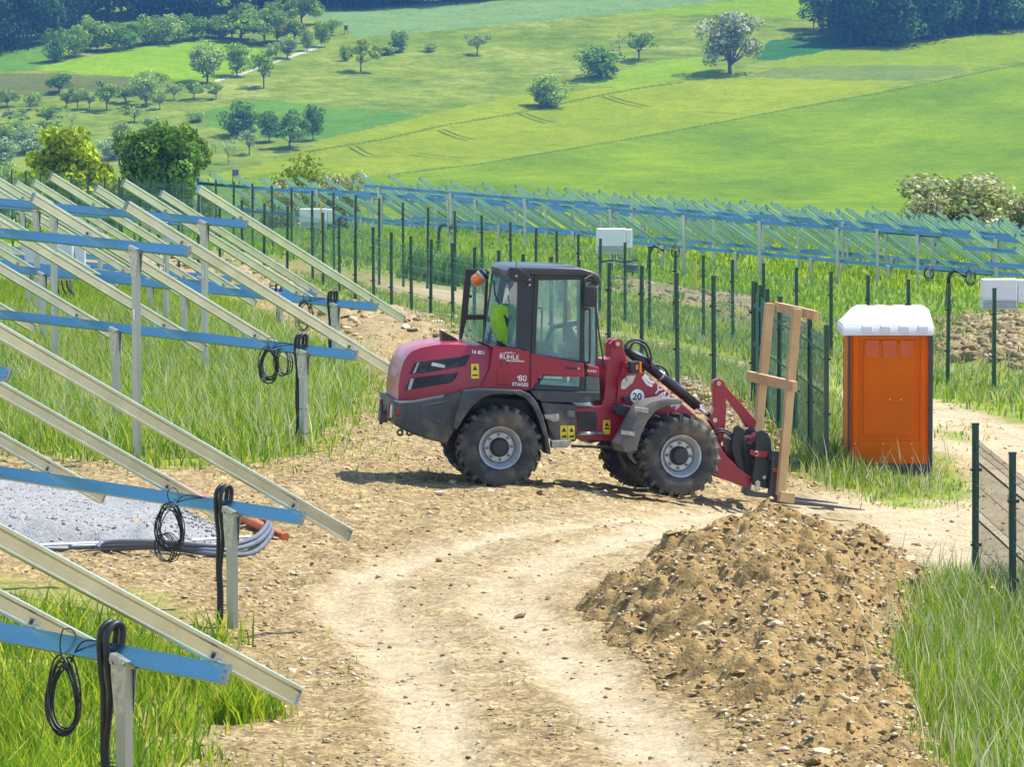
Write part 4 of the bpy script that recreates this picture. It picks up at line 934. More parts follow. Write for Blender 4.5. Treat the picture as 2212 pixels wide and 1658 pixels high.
    rp('tail_light', [(226, 1012), (250, 1015), (250, 1066), (226, 1060)], -.775, -.75, M_BLKP, .005, yp=-.77); rp('tail_light_lens', [(230, 1019), (246, 1021), (246, 1058), (230, 1055)], -.779, -.774, M_REDL, .002, yp=-.77)
    q = r(172, 1030, -.55); xb = r(214, 1000, -.76)[0]
    for yy in (-.6, .6):
        bm = bmesh.new(); bmesh.ops.create_cone(bm, segments=16, radius1=.055, radius2=.055, depth=.02, cap_ends=True, matrix=Matrix.Translation((xb-.008, yy, q[1])) @ Matrix.Rotation(R(90), 4, 'Y') @ Matrix.Diagonal((1.4, .7, 1, 1))); addmesh('reflector', bm, M_DECALW)
        bm = bmesh.new(); bm_box(bm, (xb-.012, yy*.72, q[1]-.02), (.03, .1, .16)); addmesh('rear_lamp', bm, M_REDL)
    bm = bmesh.new(); bm_box(bm, (xb-.03, 0, q[1]-.1), (.09, .22, .14)); bm_tube(bm, [(xb-.05, 0, q[1]-.2), (xb-.05, 0, q[1]+.03)], .02, 8); addmesh('tow_hitch', bm, M_CHAR)
    # fenders
    FE = [(640, 905), (740, 893), (1000, 903), (1055, 930), (1095, 980), (1130, 1060), (1160, 1170), (1180, 1300), (1153, 1296), (1143, 1200), (1108, 1090), (1068, 1003), (1018, 950), (960, 928), (830, 928), (760, 950), (690, 1010), (640, 1080), (600, 1150), (575, 1130)]
    rp('fender', FE, -.87, -.42, M_CHAR, .014, yp=-.85, mirror=True, smooth=True)
    # hood with rounded, inward leaning flanks
    zb = r(400, 950)[1]; zt = r(520, 622)[1]; 
    def taper(y, z): return y*(1-.14*max(0, (z-zb)/(zt-zb))**1.5)
    HD = [(243, 966), (246, 880), (258, 800), (280, 732), (305, 690), (335, 664), (385, 645), (440, 633), (520, 622), (630, 624), (800, 640), (826, 645), (806, 770), (742, 893), (560, 928), (330, 970), (240, 972)]
    ho = rp('hood', HD, -.67, .67, M_MAR, .045, seg=4, yp=-.66)
    for v in ho.data.vertices: v.co.y = taper(v.co.y, v.co.z)
    # rear plan rounding
    xr = r(243, 966)[0]
    for v in ho.data.vertices:
        t = max(0, 1-(v.co.x-xr)/.35); v.co.y *= 1-.10*t*t
    shade(ho, 50)
    rp('hood_ridge', [(400, 640), (415, 622), (520, 608), (618, 608), (645, 630)], -.28, .28, M_MAR, .02, yp=-.35, parent=ho)
    def on_hood(name, L, off, m, parent, bev=.004, th=.02):
        pts = rl(L, -.64); bm = bmesh.new(); bm_prism(bm, pts, -.67-off, -.67-off+th, bev)
        for v in bm.verts:
            t = max(0, 1-(v.co.x-xr)/.35); v.co.y = taper(v.co.y, v.co.z)*(1-.10*t*t)
        return addmesh(name, bm, m, parent=parent)
    M_GRL = mat('grille_mesh', (.012, .013, .015), .6, 0, .3, 60)
    for nm, L, bars in (('side_grille', [(347, 732), (692, 686), (655, 752), (612, 763), (400, 795), (312, 802)], ((360, 735, 325, 800), (430, 760, 530, 745))), ('side_grille', [(317, 831), (612, 793), (592, 835), (560, 858), (277, 908)], ((335, 832, 300, 905), ))):
        g = on_hood(nm, L, .004, M_GRL, ho)
        for k in range(13):
            t = k/13.; x0 = L[0][0]+(L[1][0]-L[0][0])*t; y0 = L[0][1]+(L[1][1]-L[0][1])*t
            x1 = L[-1][0]+(L[-2][0]-L[-1][0])*t; y1 = L[-1][1]+(L[-2][1]-L[-1][1])*t
            on_hood('slat', [(x0+4, y0+3), (x0+9, y0+3), (x1+9, y1-4), (x1+4, y1-4)], .008, M_BLKP, g, 0, .006)
    on_hood('grille_badge', [(438, 735), (530, 748), (535, 772), (432, 782)], .012, M_BLKP, ho); on_hood('grille_badge', [(452, 732), (530, 748), (526, 768), (444, 752)], .016, mat('badge_grey', (.35, .35, .36), .5), ho, 0, .006)
    on_hood('grille_bar', [(360, 736), (372, 734), (345, 797), (332, 799)], .011, mat('badge_grey', (.35, .35, .36), .5), ho, 0, .006); on_hood('grille_bar', [(318, 834), (338, 831), (318, 898), (298, 902)], .011, MATS['badge_grey'], ho, 0, .006)
    on_hood('warning_sticker', [(690, 742), (738, 742), (738, 831), (690, 831)], .004, M_DECALY, ho, 0, .004); on_hood('warning_mark', [(700, 780), (728, 780), (714, 752)], .006, M_DECALK, ho, 0, .003); on_hood('warning_mark', [(697, 806), (731, 806), (731, 816), (697, 816)], .006, M_DECALK, ho, 0, .003)
    def hood_text(s, px, py, size, m, rot):
        me = text_mesh(s, size, .001, True); q = r(px, py, -.64); o = link('lettering', me, m, ho, mtx=Matrix.Translation((q[0], 0, q[1])) @ Matrix.Rotation(R(rot), 4, 'Y') @ Matrix.Rotation(R(90), 4, 'X'))
        y = taper(-.67, q[1]); o.location.y = y-.003; o.rotation_mode = 'XYZ'
        o.matrix_local = Matrix.Translation((q[0], y-.004, q[1])) @ Matrix.Rotation(R(-13), 4, 'X') @ Matrix.Rotation(R(rot), 4, 'Y') @ Matrix.Rotation(R(90), 4, 'X')
    hood_text('16 851', 736, 672, .058, M_DECALW, 3)
    # rear face lettering and emblem: sits on the rear end of the hood, letters read from behind
    qr = r(215, 822, -.45)
    me = text_mesh('YANMAR', .14, .001, True); mrear = Matrix.Translation((r(262, 800, -.64)[0]-.016, 0, r(262, 812, -.64)[1])) @ Matrix.Rotation(R(14), 4, 'Y') @ Matrix.Rotation(R(-90), 4, 'Z') @ Matrix.Rotation(R(90), 4, 'X')
    link('lettering', me, mat('dull_decal', (.55, .42, .42), .5), ho, mtx=mrear)
    rp('exhaust_cowl', [(517, 540), (530, 545), (608, 588), (622, 606), (520, 610)], -.12, .12, M_BLKP, .008, yp=-.25)
    # ---- cab
    CY = .66
    cb = rp('cab_base', [(806, 632), (1056, 662), (1051, 906), (742, 893), (806, 770), (824, 645)], -.675, .675, M_MAR, .012)
    vt = rp('vent', [(848, 766), (926, 764), (922, 872), (846, 868)], -.684, -.674, M_RED, .006, parent=cb)
    for k in range(5): rp('slat', [(855, 782+k*18), (916, 780+k*18), (916, 790+k*18), (855, 792+k*18)], -.690, -.682, M_MAR, .003, parent=vt)
    rp('seam', [(1053, 662), (1058, 662), (1054, 906), (1049, 906)], -.679, -.66, M_DECALK, 0)
    text('80', 1006, 832, -.6785, .10, M_DECALW, bold=False); text('v', 978, 822, -.6785, .05, M_DECALW); text('STAGE5', 992, 869, -.6785, .055, M_DECALW)
    text('RUHLE', 924, 700, -.6785, .076, M_DECALW, bold=False); text('MASCHINENPARK', 962, 724, -.6785, .026, M_DECALW)
    bm = bmesh.new()
    for a, b, w in (((868, 677), (962, 675), .004), ((897, 673), (905, 666), .004), ((912, 673), (922, 666), .004), ((927, 673), (940, 666), .004)):
        bm_bar(bm, v3(r(*a, -.678), -.6785), v3(r(*b, -.678), -.6785), .002, w*1.3)
    addmesh('logo', bm, M_DECALW)
    for px, py in ((876, 728), (876, 745), (912, 735)): disc('port', px, py, -.677, .012, .006, M_BLKP)
    def bars(name, outer, inner, y0, y1, m, mirror=True):
        n = len(outer)
        for i in range(n): rp(name, [outer[i], outer[(i+1) % n], inner[(i+1) % n], inner[i]], y0, y1, m, .006, mirror=mirror)
    # door
    rp('door_panel', [(1058, 676), (1385, 740), (1386, 826), (1132, 808), (1098, 835), (1067, 898), (1056, 898)], -.685, -.645, M_MAR, .010, mirror=True)
    bars('door_lower_frame', [(1133, 806), (1386, 824), (1389, 914), (1066, 900)], [(1142, 817), (1360, 823), (1357, 883), (1106, 869)], -.682, -.65, M_CABK)
    rp('lower_window', [(1140, 816), (1358, 822), (1355, 882), (1108, 868)], -.686, -.681, M_GLASS, 0, mirror=True)
    0 and rp('lower_window_back', [(1140, 816), (1358, 822), (1355, 882), (1108, 868)], -.6815, -.6812, mat('window_depth', (.16, .17, .15), .7), 0)
    rp('door_handle', [(1236, 745), (1368, 752), (1366, 786), (1236, 778)], -.692, -.684, M_MAR, .006); rp('door_grip', [(1270, 758), (1355, 762), (1355, 778), (1270, 774)], -.698, -.690, M_BLKP, .004); disc('door_lock', 1350, 770, -.692, .014, .01, M_STEEL)
    bars('door_frame', [(1080, 188), (1388, 198), (1388, 742), (1058, 678)], [(1106, 226), (1364, 222), (1358, 722), (1086, 682)], -.672, -.63, M_CABK)
    rp('door_window', [(1104, 224), (1366, 220), (1360, 724), (1084, 682)], -.654, -.650, M_GLASS, 0, mirror=True)
    rp('cab_pillar', [(978, 178), (1084, 184), (1060, 672), (966, 644)], -.665, -.60, M_CABK, .012, mirror=True)
    rp('pillar_bracket', [(930, 145), (985, 150), (1075, 215), (1072, 262), (1010, 230), (965, 240), (935, 205)], -.70, -.66, M_BLKP, .01)
    for px, py in ((1050, 222), (1050, 255), (968, 200)): disc('bolt', px, py, -.70, .012, .008, M_STEEL)
    # rear pane, slanted from the near pillar to the far corner
    def pane(name, cs, m):
        bm = bmesh.new(); vs = [bm.verts.new(v3(r(a, b, y), y)) for a, b, y in cs]; fa = bm.faces.new(vs)
        ex = bmesh.ops.extrude_face_region(bm, geom=[fa]); fa.normal_update()
        for e in ex['geom']:
            if isinstance(e, bmesh.types.BMVert): e.co += fa.normal*.005
        bmesh.ops.recalc_face_normals(bm, faces=bm.faces[:]); return addmesh(name, bm, m)
    pane('rear_window', [(985, 190, -.62), (966, 642, -.62), (766, 612, .55), (826, 170, .55)], glass_mat('dusty_rear_glass', (.72, .93, .92), dust=.22))
    pts = [v3(r(*a, y), y) for a, y in (((826, 168), .56), ((766, 612), .56))]; bm = bmesh.new(); bm_bar(bm, pts[0], pts[1], .03, .03); addmesh('cab_pillar', bm, M_CABK)
    # floor and rear shelf inside
    rp('cab_floor', [(830, 640), (1056, 672), (1056, 900), (830, 840)], -.60, .60, M_BLKP, .01, yp=-.62); rp('cab_floor', [(1056, 884), (1470, 896), (1470, 914), (1056, 904)], -.60, .60, M_BLKP, .004, yp=-.62)
    # windscreen with wrapped corner panes
    A1, A2 = (1388, 205), (1388, 742); C1, C2 = (1462, 262), (1472, 752)
    pane('corner_window', [(*A1, -.65), (*A2, -.65), (C2[0]-8, C2[1], -.52), (C1[0]-8, C1[1]-20, -.52)], M_GLASS)
    qa = r(C1[0]-8, C1[1]-20, -.52); qb = r(C2[0]-8, C2[1], -.52)
    bm = bmesh.new(); vs = [bm.verts.new(p) for p in (v3(qa, -.52), v3(qb, -.52), Vector((qb[0]+.05, 0, qb[1])), Vector((qa[0]+.05, 0, qa[1])), v3(qb, .52), v3(qa, .52))]; bm.faces.new((vs[0], vs[1], vs[2], vs[3])); bm.faces.new((vs[3], vs[2], vs[4], vs[5])); bmesh.ops.solidify(bm, geom=bm.faces[:], thickness=.005); addmesh('windscreen', bm, M_GLASS)
    for s in (-1, 1):
        bm = bmesh.new(); bm_bar(bm, v3(qa, s*.52), v3(qb, s*.52), .022, .022); addmesh('windscreen_post', bm, M_CABK)
    fcb = rp('front_corner', [(1404, 746), (1476, 764), (1477, 818), (1404, 812)], -.64, .64, M_MAR, .012, yp=-.62)
    text('RUHLE', 1434, 786, -.645, .034, M_DECALW)
    rp('front_skirt', [(1394, 814), (1477, 818), (1480, 918), (1390, 914)], -.63, .63, mat('smoked_panel', (.10, .105, .10), .3), .01, yp=-.62)
    rp('sill', [(1050, 904), (1390, 912), (1482, 916), (1479, 966), (1386, 982), (1125, 977), (1085, 955)], -.70, .70, M_CHAR, .012, yp=-.69)
    rp('side_tank', [(1118, 978), (1336, 992), (1336, 1214), (1205, 1222), (1168, 1150), (1140, 1060)], -.70, -.25, M_CHAR, .015, yp=-.69, mirror=True)
    st = rp('step', [(1140, 1058), (1230, 1050), (1234, 1092), (1205, 1102), (1145, 1080)], -.80, -.69, M_ALU, .008, yp=-.8); rp('step', [(1186, 1218), (1305, 1212), (1308, 1232), (1280, 1258), (1188, 1260)], -.86, -.69, M_ALU, .008, yp=-.86)
    for k in range(2):
        s = rp('warning_sticker', [(1238+46*k, 1121), (1281+46*k, 1121), (1281+46*k, 1207), (1238+46*k, 1207)], -.7045, -.7005, M_DECALY, 0, yp=-.70)
        rp('warning_mark', [(1246+46*k, 1160), (1276+46*k, 1160), (1261+46*k, 1132)], -.706, -.7043, M_DECALK, 0, yp=-.70); rp('warning_mark', [(1246+46*k, 1186), (1276+46*k, 1178), (1276+46*k, 1196), (1246+46*k, 1194)], -.706, -.7043, M_DECALK, 0, yp=-.70)
    rp('data_plate', [(1282, 1028), (1326, 1030), (1326, 1070), (1282, 1068)], -.7035, -.70, M_FEND, 0, yp=-.70)
    # roof
    rf = rp('roof', [(912, 205), (908, 168), (925, 152), (965, 143), (1200, 146), (1368, 152), (1440, 172), (1482, 200), (1490, 222), (1484, 248), (1468, 258), (1440, 222), (1386, 204), (1080, 196), (985, 206)], -.69, .69, mat('roof_plastic', (.035, .038, .045), .42, 0, .12, 5), .045, seg=4, yp=-.68, smooth=True)
    q0 = r(940, 150, -.69); q3 = r(1360, 155, -.69)
    for yy in (-.40, .40):
        bm = bmesh.new(); bm_bar(bm, (q0[0]+.05, yy, q0[1]+.006), (q3[0]-.02, yy, q3[1]+.004), .05, .02); addmesh('roof_rib', bm, M_CABK, parent=rf)
    tubep('antenna', [v3(r(966, 145, -.6), -.6), v3(r(970, 104, -.6), -.6)], .004, M_BLKP)
    # beacon on its arm
    tubep('beacon_arm', [v3(r(800, 170, .3), .3), v3(r(780, 180, .3), .3)], .018, M_BLKP)
    b0 = v3(r(782, 178, .3), .3); b1 = v3(r(712, 236, .3), .3); m, L = frame_between(b0, b1); 
    bm = bmesh.new(); bm_lathe(bm, [(.05, .0), (.075, .02), (.078, .055), (.078, .075)], 18, 'z'); bc = addmesh('beacon', bm, M_CABK); bc.matrix_local = m @ Matrix.Rotation(R(90), 4, 'Y')
    bm = bmesh.new(); bm_lathe(bm, [(.07, .075), (.073, .13), (.068, .17), (.05, .195), (.01, .20)], 18, 'z'); o = addmesh('beacon_lens', bm, M_AMB, parent=bc); shade(o, 60); bm = bmesh.new(); bm_lathe(bm, [(.079, .06), (.079, .085)], 18, 'z'); addmesh('beacon_ring', bm, mat('beacon_grey', (.4, .37, .32), .5), parent=bc)
    # far door swung open behind the cab
    yd = .80; od = [(655, 155), (798, 162), (782, 604), (615, 590)]; idn = [(692, 190), (780, 196), (768, 440), (668, 438)]; idl = [(662, 470), (766, 468), (762, 596), (634, 590)]
    M_BRN = mat('dusty_dark_frame', (.05, .038, .03), .55, 0, .15, 5)
    bars_l = [[od[0], od[1], idn[1], idn[0]], [od[1], od[2], idl[2], idl[1], idn[2], idn[1]], [od[0], idn[0], idn[3], idl[0], idl[3], od[3]], [idn[3], idn[2], idl[1], idl[0]], [idl[3], idl[2], od[2], od[3]]]
    od_root = None
    for b in bars_l:
        o = rp('open_door', b, yd, yd+.035, M_BRN, .004, yp=yd) if od_root is None else rp('frame_bar', b, yd, yd+.035, M_BRN, .004, yp=yd, parent=od_root)
        od_root = od_root or o
    gl2 = glass_mat('clear_glass', (.80, .92, .86))
    rp('pane', idn, yd+.012, yd+.017, gl2, 0, yp=yd, parent=od_root); rp('pane', idl, yd+.012, yd+.017, gl2, 0, yp=yd, parent=od_root); rp('latch', [(676, 316), (694, 318), (692, 334), (674, 332)], yd-.02, yd, M_BLKP, .003, yp=yd, parent=od_root)
    # mirrors, rails, wipers
    mi = rp('mirror', [(1398, 264), (1456, 262), (1468, 276), (1466, 382), (1452, 392), (1396, 392), (1386, 378), (1388, 276)], -.86, -.78, M_BLKP, .018, yp=-.86, smooth=True); tubep('mirror_arm', [v3(r(1425, 240, -.70), -.70), v3(r(1395, 252, -.78), -.78), v3(r(1390, 330, -.80), -.80)], .012, M_BLKP)
    ym = .78; mm = rp('mirror', [(1228, 240), (1268, 238), (1272, 366), (1226, 362)], ym, ym+.05, M_CABK, .01, yp=ym); rp('mirror_glass', [(1234, 250), (1262, 248), (1264, 356), (1232, 352)], ym-.004, ym, mat('mirror_glass', (.5, .55, .6), .1, 1.), 0, yp=ym)
    tubep('mirror_arm', [v3(r(1290, 200, .68), .68), v3(r(1250, 230, ym), ym), v3(r(1248, 300, ym), ym)], .01, M_BLKP)
    tubep('hand_rail', bez([v3(r(1392, 405, -.68), -.68), v3(r(1415, 402, -.72), -.72), v3(r(1421, 430, -.72), -.72), v3(r(1420, 700, -.72), -.72), v3(r(1412, 732, -.72), -.72), v3(r(1388, 732, -.68), -.68)], 4), .013, M_CABK)
    tubep('wiper', [v3(r(830, 230, .1), .1-.0), v3(r(835, 310, -.05), -.05), v3(r(905, 470, -.35), -.35)], .009, M_BLKP); tubep('wiper', [v3(r(1462, 400, -.45), -.45), v3(r(1475, 540, -.42), -.42), v3(r(1500, 700, -.40), -.40), v3(r(1505, 770, -.40), -.40)], .010, M_BLKP)
    rp('roof_lamp', [(1386, 214), (1436, 186), (1440, 194), (1392, 222)], -.70, -.66, mat('lamp_tan', (.30, .20, .13), .5), .004)
    # seat with a hi-vis vest over it, console, steering
    se = rp('seat', [(880, 400), (915, 390), (945, 430), (955, 640), (1060, 660), (1060, 730), (860, 700), (855, 520)], -.22, .26, M_SEAT, .03, yp=-.1)
    rp('vest', [(842, 395), (872, 372), (905, 385), (940, 440), (962, 520), (972, 640), (905, 632), (862, 600), (838, 480)], -.30, .30, M_VEST, .03, yp=-.2, parent=se); rp('vest_opening', [(893, 440), (915, 470), (936, 520), (930, 545), (905, 520), (890, 470)], -.305, -.298, M_SEAT, .004, yp=-.2, parent=se)
    rp('console', [(1090, 600), (1150, 600), (1200, 640), (1200, 700), (1090, 680)], -.40, -.16, M_BLKP, .02, yp=-.4); tubep('joystick', [v3(r(1150, 620, -.3), -.3), v3(r(1165, 560, -.3), -.3), v3(r(1195, 520, -.3), -.3)], [.03, .02, .028], M_BLKP)
    sc_ = v3(r(1285, 500, -.0), .0); bm = bmesh.new(); ms = Matrix.Rotation(R(-12), 4, 'Y')
    bm_tube(bm, [sc_ + ms @ Vector((.19*math.cos(t), .19*math.sin(t), 0)) for t in [i*2*math.pi/24 for i in range(25)]], .016, 8); 
    for t in (0, 2.1, 4.2): bm_tube(bm, [sc_, sc_ + ms @ Vector((.19*math.cos(t), .19*math.sin(t), 0))], .012, 6)
    addmesh('steering_wheel', bm, M_BLKP); bm = bmesh.new(); bm_tube(bm, [sc_, v3(r(1310, 600, 0), 0), v3(r(1320, 720, 0), 0)], [.04, .07, .1], 10); addmesh('steering_column', bm, M_BLKP)
    rp('dash', [(1240, 625), (1330, 590), (1345, 700), (1240, 700)], -.25, .25, M_BLKP, .02, yp=0.)
    rp('roof_liner', [(930, 200), (1380, 212), (1380, 222), (930, 212)], -.62, .62, M_BLKP, .0, yp=-.62)
    rp('info_sticker', [(1266, 348), (1302, 350), (1302, 478), (1266, 476)], .645, .649, M_DECALY, 0, yp=.645)
    tubep('grab_rail', bez([v3(r(1095, 400, .3), .3), v3(r(1120, 398, .3), .3), v3(r(1126, 430, .3), .3), v3(r(1120, 600, .3), .3)], 4), .012, M_BLKP)

    # ================= front unit
    fp('front_frame', [(238, 857), (330, 850), (400, 846), (480, 842), (532, 852), (600, 900), (600, 1030), (525, 1066), (242, 1052), (236, 1030)], -.30, .30, M_MAR, .012, yp=-.42)
    fp('opening_shade_plate', [(252, 884), (372, 880), (382, 930), (372, 1000), (262, 1000)], -.306, -.296, M_BLKP, .004, yp=-.43)  # black plate stands in for the shaded hole, frame is solid here
    fp('articulation_bar', [(215, 1085), (540, 1098), (540, 1112), (215, 1100)], -.36, -.30, M_BLKP, .004, yp=-.4)
    for zz in (870, 1030):
        q = f(240, zz, -.2); bm = bmesh.new(); bm_box(bm, (q[0]-.12, 0, q[1]), (.4, .3, .07)); addmesh('articulation_yoke', bm, M_MAR, True)
    tubep('pivot_pin', [v3(f(200, 830, -.0), 0), v3(f(200, 1060, 0), 0)], .05, M_BLKP, True)
    tubep('steering_cylinder', [v3(f(215, 1018, -.3), -.3), v3(f(400, 1012, -.3), -.3)], .028, M_STEEL, True)
    s = fp('warning_sticker', [(415, 935), (460, 935), (458, 1021), (413, 1021)], -.308, -.302, M_DECALY, 0, yp=-.42); fp('warning_mark', [(424, 972), (452, 972), (438, 945)], -.310, -.3075, M_DECALK, 0, yp=-.42); fp('warning_mark', [(424, 980), (452, 980), (452, 992), (424, 992)], -.310, -.3075, M_DECALK, 0, yp=-.42)
    TW = [(452, 462), (470, 439), (490, 433), (512, 446), (530, 482), (556, 562), (575, 640), (560, 760), (520, 852), (390, 852), (412, 800), (428, 610), (436, 560), (455, 545)]
    fp('mast', TW, -.29, -.20, M_MAR, .008, yp=-.35); fp('mast', TW, .20, .29, M_MAR, .008, yp=-.02)
    fp('mast_web', [(432, 562), (490, 552), (490, 840), (400, 848), (420, 800)], -.20, .20, M_MAR, .006, yp=-.33)
    disc('pin_boss', 486, 460, -.292, .055, .03, M_MAR, True); disc('pin', 486, 460, -.32, .025, .012, M_STEEL, True)
    BM_ = [(545, 572), (602, 582), (650, 632), (800, 752), (900, 836), (962, 888), (1010, 940), (960, 985), (860, 930), (700, 880), (560, 862), (495, 850), (505, 700)]
    bo = fp('boom', BM_, -.33, .33, M_MAR, .012, yp=-.42)
    BM2 = [(900, 836), (962, 888), (1040, 960), (1110, 1050), (1150, 1130), (1220, 1205), (1312, 1288), (1318, 1330), (1296, 1350), (1240, 1325), (1130, 1290), (1060, 1240), (960, 1100), (860, 960), (820, 900)]
    fp('boom_arm', BM2, -.36, -.27, M_MAR, .010, yp=-.42); fp('boom_arm', BM2, .27, .36, M_MAR, .010, yp=.0)
    fp('boom_cross_tube', [(1085, 1205), (1150, 1215), (1160, 1275), (1090, 1260)], -.28, .28, M_MAR, .015, yp=-.3)
    rot = 36
    for s_, px, py, sz in (('YANMAR', 812, 818, .165),): text(s_, px, py, -.4215+.085, sz, M_DECALW, True, rot=rot) if False else None
    ty_ = -.334
    text('YANMAR', 822, 824, ty_, .132, M_DECALW, True, rot=rot)
    bm = bmesh.new()
    for a, b in (((652, 650), (682, 690)), ((640, 662), (668, 705)), ((682, 690), (712, 700)), ((668, 705), (700, 720))):
        bm_bar(bm, v3(f(*a, ty_), ty_), v3(f(*b, ty_), ty_), .002, .032)
    addmesh('emblem', bm, M_DECALW, True)
    disc('speed_sign', 607, 785, -.332, .092, .006, M_DECALK, True, n=32); disc('speed_disc', 607, 785, -.336, .086, .005, M_DECALW, True, n=32); text('20', 606, 787, -.3425, .115, M_DECALK, True)
    # lamp cluster
    disc('lamp_boss', 548, 594, -.44, .045, .06, M_MAR, True); disc('pin', 553, 596, -.50, .022, .01, M_STEEL, True)
    lp = fp('work_lamp', [(568, 572), (612, 566), (620, 576), (620, 640), (570, 640), (562, 600)], -.60, -.48, M_BLKP, .012, yp=-.6); fp('indicator_lens', [(598, 592), (612, 592), (612, 618), (598, 618)], -.604, -.599, M_AMB, .002, yp=-.6); fp('indicator_lens', [(621, 568), (634, 572), (634, 640), (621, 640)], -.60, -.48, M_AMB, .004, yp=-.6)
    fp('lamp_bracket', [(548, 655), (600, 652), (578, 702), (528, 742), (506, 736), (510, 690)], -.50, -.485, M_STEEL, .003, yp=-.5); tubep('wire', bez([v3(f(560, 640, -.5), -.5), v3(f(535, 630, -.5), -.5), v3(f(530, 660, -.5), -.5), v3(f(545, 690, -.5), -.5)], 4), .006, M_BLKP, True)
    disc('knob', 533, 800, -.36, .035, .05, M_BLKP, True)
    fp('connector_block', [(500, 830), (588, 850), (600, 880), (560, 935), (540, 915), (480, 895), (468, 872)], -.50, -.36, M_BLKP, .012, yp=-.5)
    FF = [(885, 806), (850, 798), (790, 797), (700, 812), (640, 850), (600, 910), (560, 1000), (508, 1078), (528, 1128), (602, 1116), (628, 1020), (668, 935), (720, 872), (790, 838), (880, 832)]
    fd = fp('fender', FF, -.87, -.45, M_FEND, .012, yp=-.85, smooth=True); prism('fender', fl(FF, -.85), .45, .87, M_FEND, root, .012, mtx=FRM, smooth=True)
    fp('fender_clip', [(584, 846), (672, 858), (670, 888), (582, 872)], -.90, -.86, M_ALU, .006, yp=-.87); fp('fender_clip', [(505, 992), (590, 1000), (588, 1030), (500, 1016)], -.90, -.86, M_ALU, .006, yp=-.87)
    # bucket cylinder with rod, hoses
    yc = -.06
    tubep('cylinder_guard', [v3(f(525, 486, yc), yc), v3(f(640, 566, yc), yc), v3(f(735, 640, yc), yc)], [.05, .075, .06], M_BLKP, True)
    tubep('cylinder', [v3(f(640, 565, yc), yc), v3(f(975, 842, yc), yc)], .062, mat('black_gloss', (.012, .013, .016), .25), True, n=16); tubep('cylinder_collar', [v3(f(748, 655, yc), yc), v3(f(760, 664, yc), yc)], .072, M_STEEL, True, n=16)
    tubep('piston_rod', [v3(f(975, 842, yc), yc), v3(f(1050, 902, yc), yc)], .03, mat('chrome', (.75, .76, .78), .12, 1.), True, n=12)
    for k, L in enumerate(([(530, 478), (560, 445), (610, 435), (660, 460), (690, 520), (690, 600)], [(560, 520), (570, 470), (600, 450), (650, 480), (680, 560), (700, 620)], [(640, 640), (660, 600), (710, 588), (770, 610), (800, 660), (800, 740)], [(580, 560), (640, 545), (690, 575), (720, 640)])):
        tubep('hose', bez([v3(f(a, b, -.18+.05*k), -.18+.05*k) for a, b in L], 6), .014, M_BLKP, True)
    # bell crank and link
    yb = -.05
    fp('bell_crank', [(1068, 700), (1075, 682), (1103, 672), (1130, 684), (1142, 720), (1148, 860), (1142, 970), (1130, 1040), (1110, 1085), (1090, 1010), (1040, 930), (1052, 900), (1066, 890), (1074, 850)], yb-.05, yb+.05, M_MAR, .010, yp=yb)
    for px, py in ((1106, 704), (1083, 930)): disc('pin', px, py, yb-.05, .028, .02, M_STEEL, True)
    fp('link', [(1128, 690), (1160, 735), (1250, 835), (1338, 940), (1322, 985), (1280, 975), (1230, 900), (1150, 790), (1118, 730)], yb-.035, yb+.035, M_MAR, .008, yp=yb)
    # quick hitch and fork carriage
    for yy in (-.30, .22): fp('hitch_plate', [(1205, 975), (1225, 962), (1262, 985), (1270, 1040), (1265, 1120), (1290, 1240), (1250, 1260), (1210, 1180), (1186, 1100)], yy, yy+.04, M_BLKP, .006, yp=yy)
    for yy in (-.16, .10): fp('hitch_plate', [(1282, 985), (1320, 978), (1340, 1000), (1340, 1150), (1330, 1270), (1290, 1260), (1245, 1150), (1240, 1040)], yy, yy+.03, M_BLKP, .006, yp=yy)
    fp('hitch_frame', [(1230, 1060), (1300, 1040), (1330, 1290), (1260, 1250)], -.30, .30, M_BLKP, .01, yp=-.3)
    yk = -.46
    for yy in (yk, .40): fp('carriage_plate', [(1336, 1040), (1345, 1005), (1378, 995), (1412, 1012), (1432, 1060), (1436, 1118), (1480, 1120), (1482, 1300), (1462, 1340), (1430, 1355), (1390, 1350), (1322, 1330), (1316, 1290), (1330, 1180)], yy, yy+.06, M_BLKP, .008, yp=yy)
    for py in (1150, 1310): 
        q = f(1420, py, yk); bm = bmesh.new(); bm_box(bm, (q[0], -.0, q[1]), (.06, 1.06, .09)); addmesh('carriage_bar', bm, M_BLKP, True)
    fp('lug', [(1330, 1310), (1345, 1296), (1362, 1310), (1360, 1350), (1340, 1372), (1326, 1350)], yk-.02, yk+.0, M_STEEL, .004, yp=yk); disc('bolt', 1386, 1282, yk-.0, .022, .02, M_STEEL, True); disc('bolt', 1345, 1328, yk-.02, .02, .015, M_STEEL, True)
    FKH = [(1440, 1120), (1482, 1122), (1476, 1330), (1466, 1400), (1500, 1412), (2008, 1482), (2010, 1488), (1500, 1446), (1440, 1438), (1416, 1418), (1426, 1360)]
    for yy in (-.55, .34):
        pts = fl(FKH, -.55); prism('fork', pts, yy, yy+.09, M_FORK, root, .008, mtx=FRM)
    fp('strap', [(1300, 1112), (1440, 1128), (1442, 1152), (1345, 1158), (1300, 1140)], yk-.012, yk-.004, mat('red_strap', (.42, .03, .03), .8), 0, yp=yk); fp('strap', [(1440, 1228), (1508, 1238), (1508, 1262), (1440, 1250)], -.60, -.57, MATS['red_strap'], .002, yp=-.58)
    tubep('strap_hook', bez([v3(f(1325, 1130, yk-.03), yk-.03), v3(f(1345, 1125, yk-.03), yk-.03), v3(f(1350, 1145, yk-.03), yk-.03), v3(f(1330, 1150, yk-.03), yk-.03)], 4), .008, M_STEEL, True)
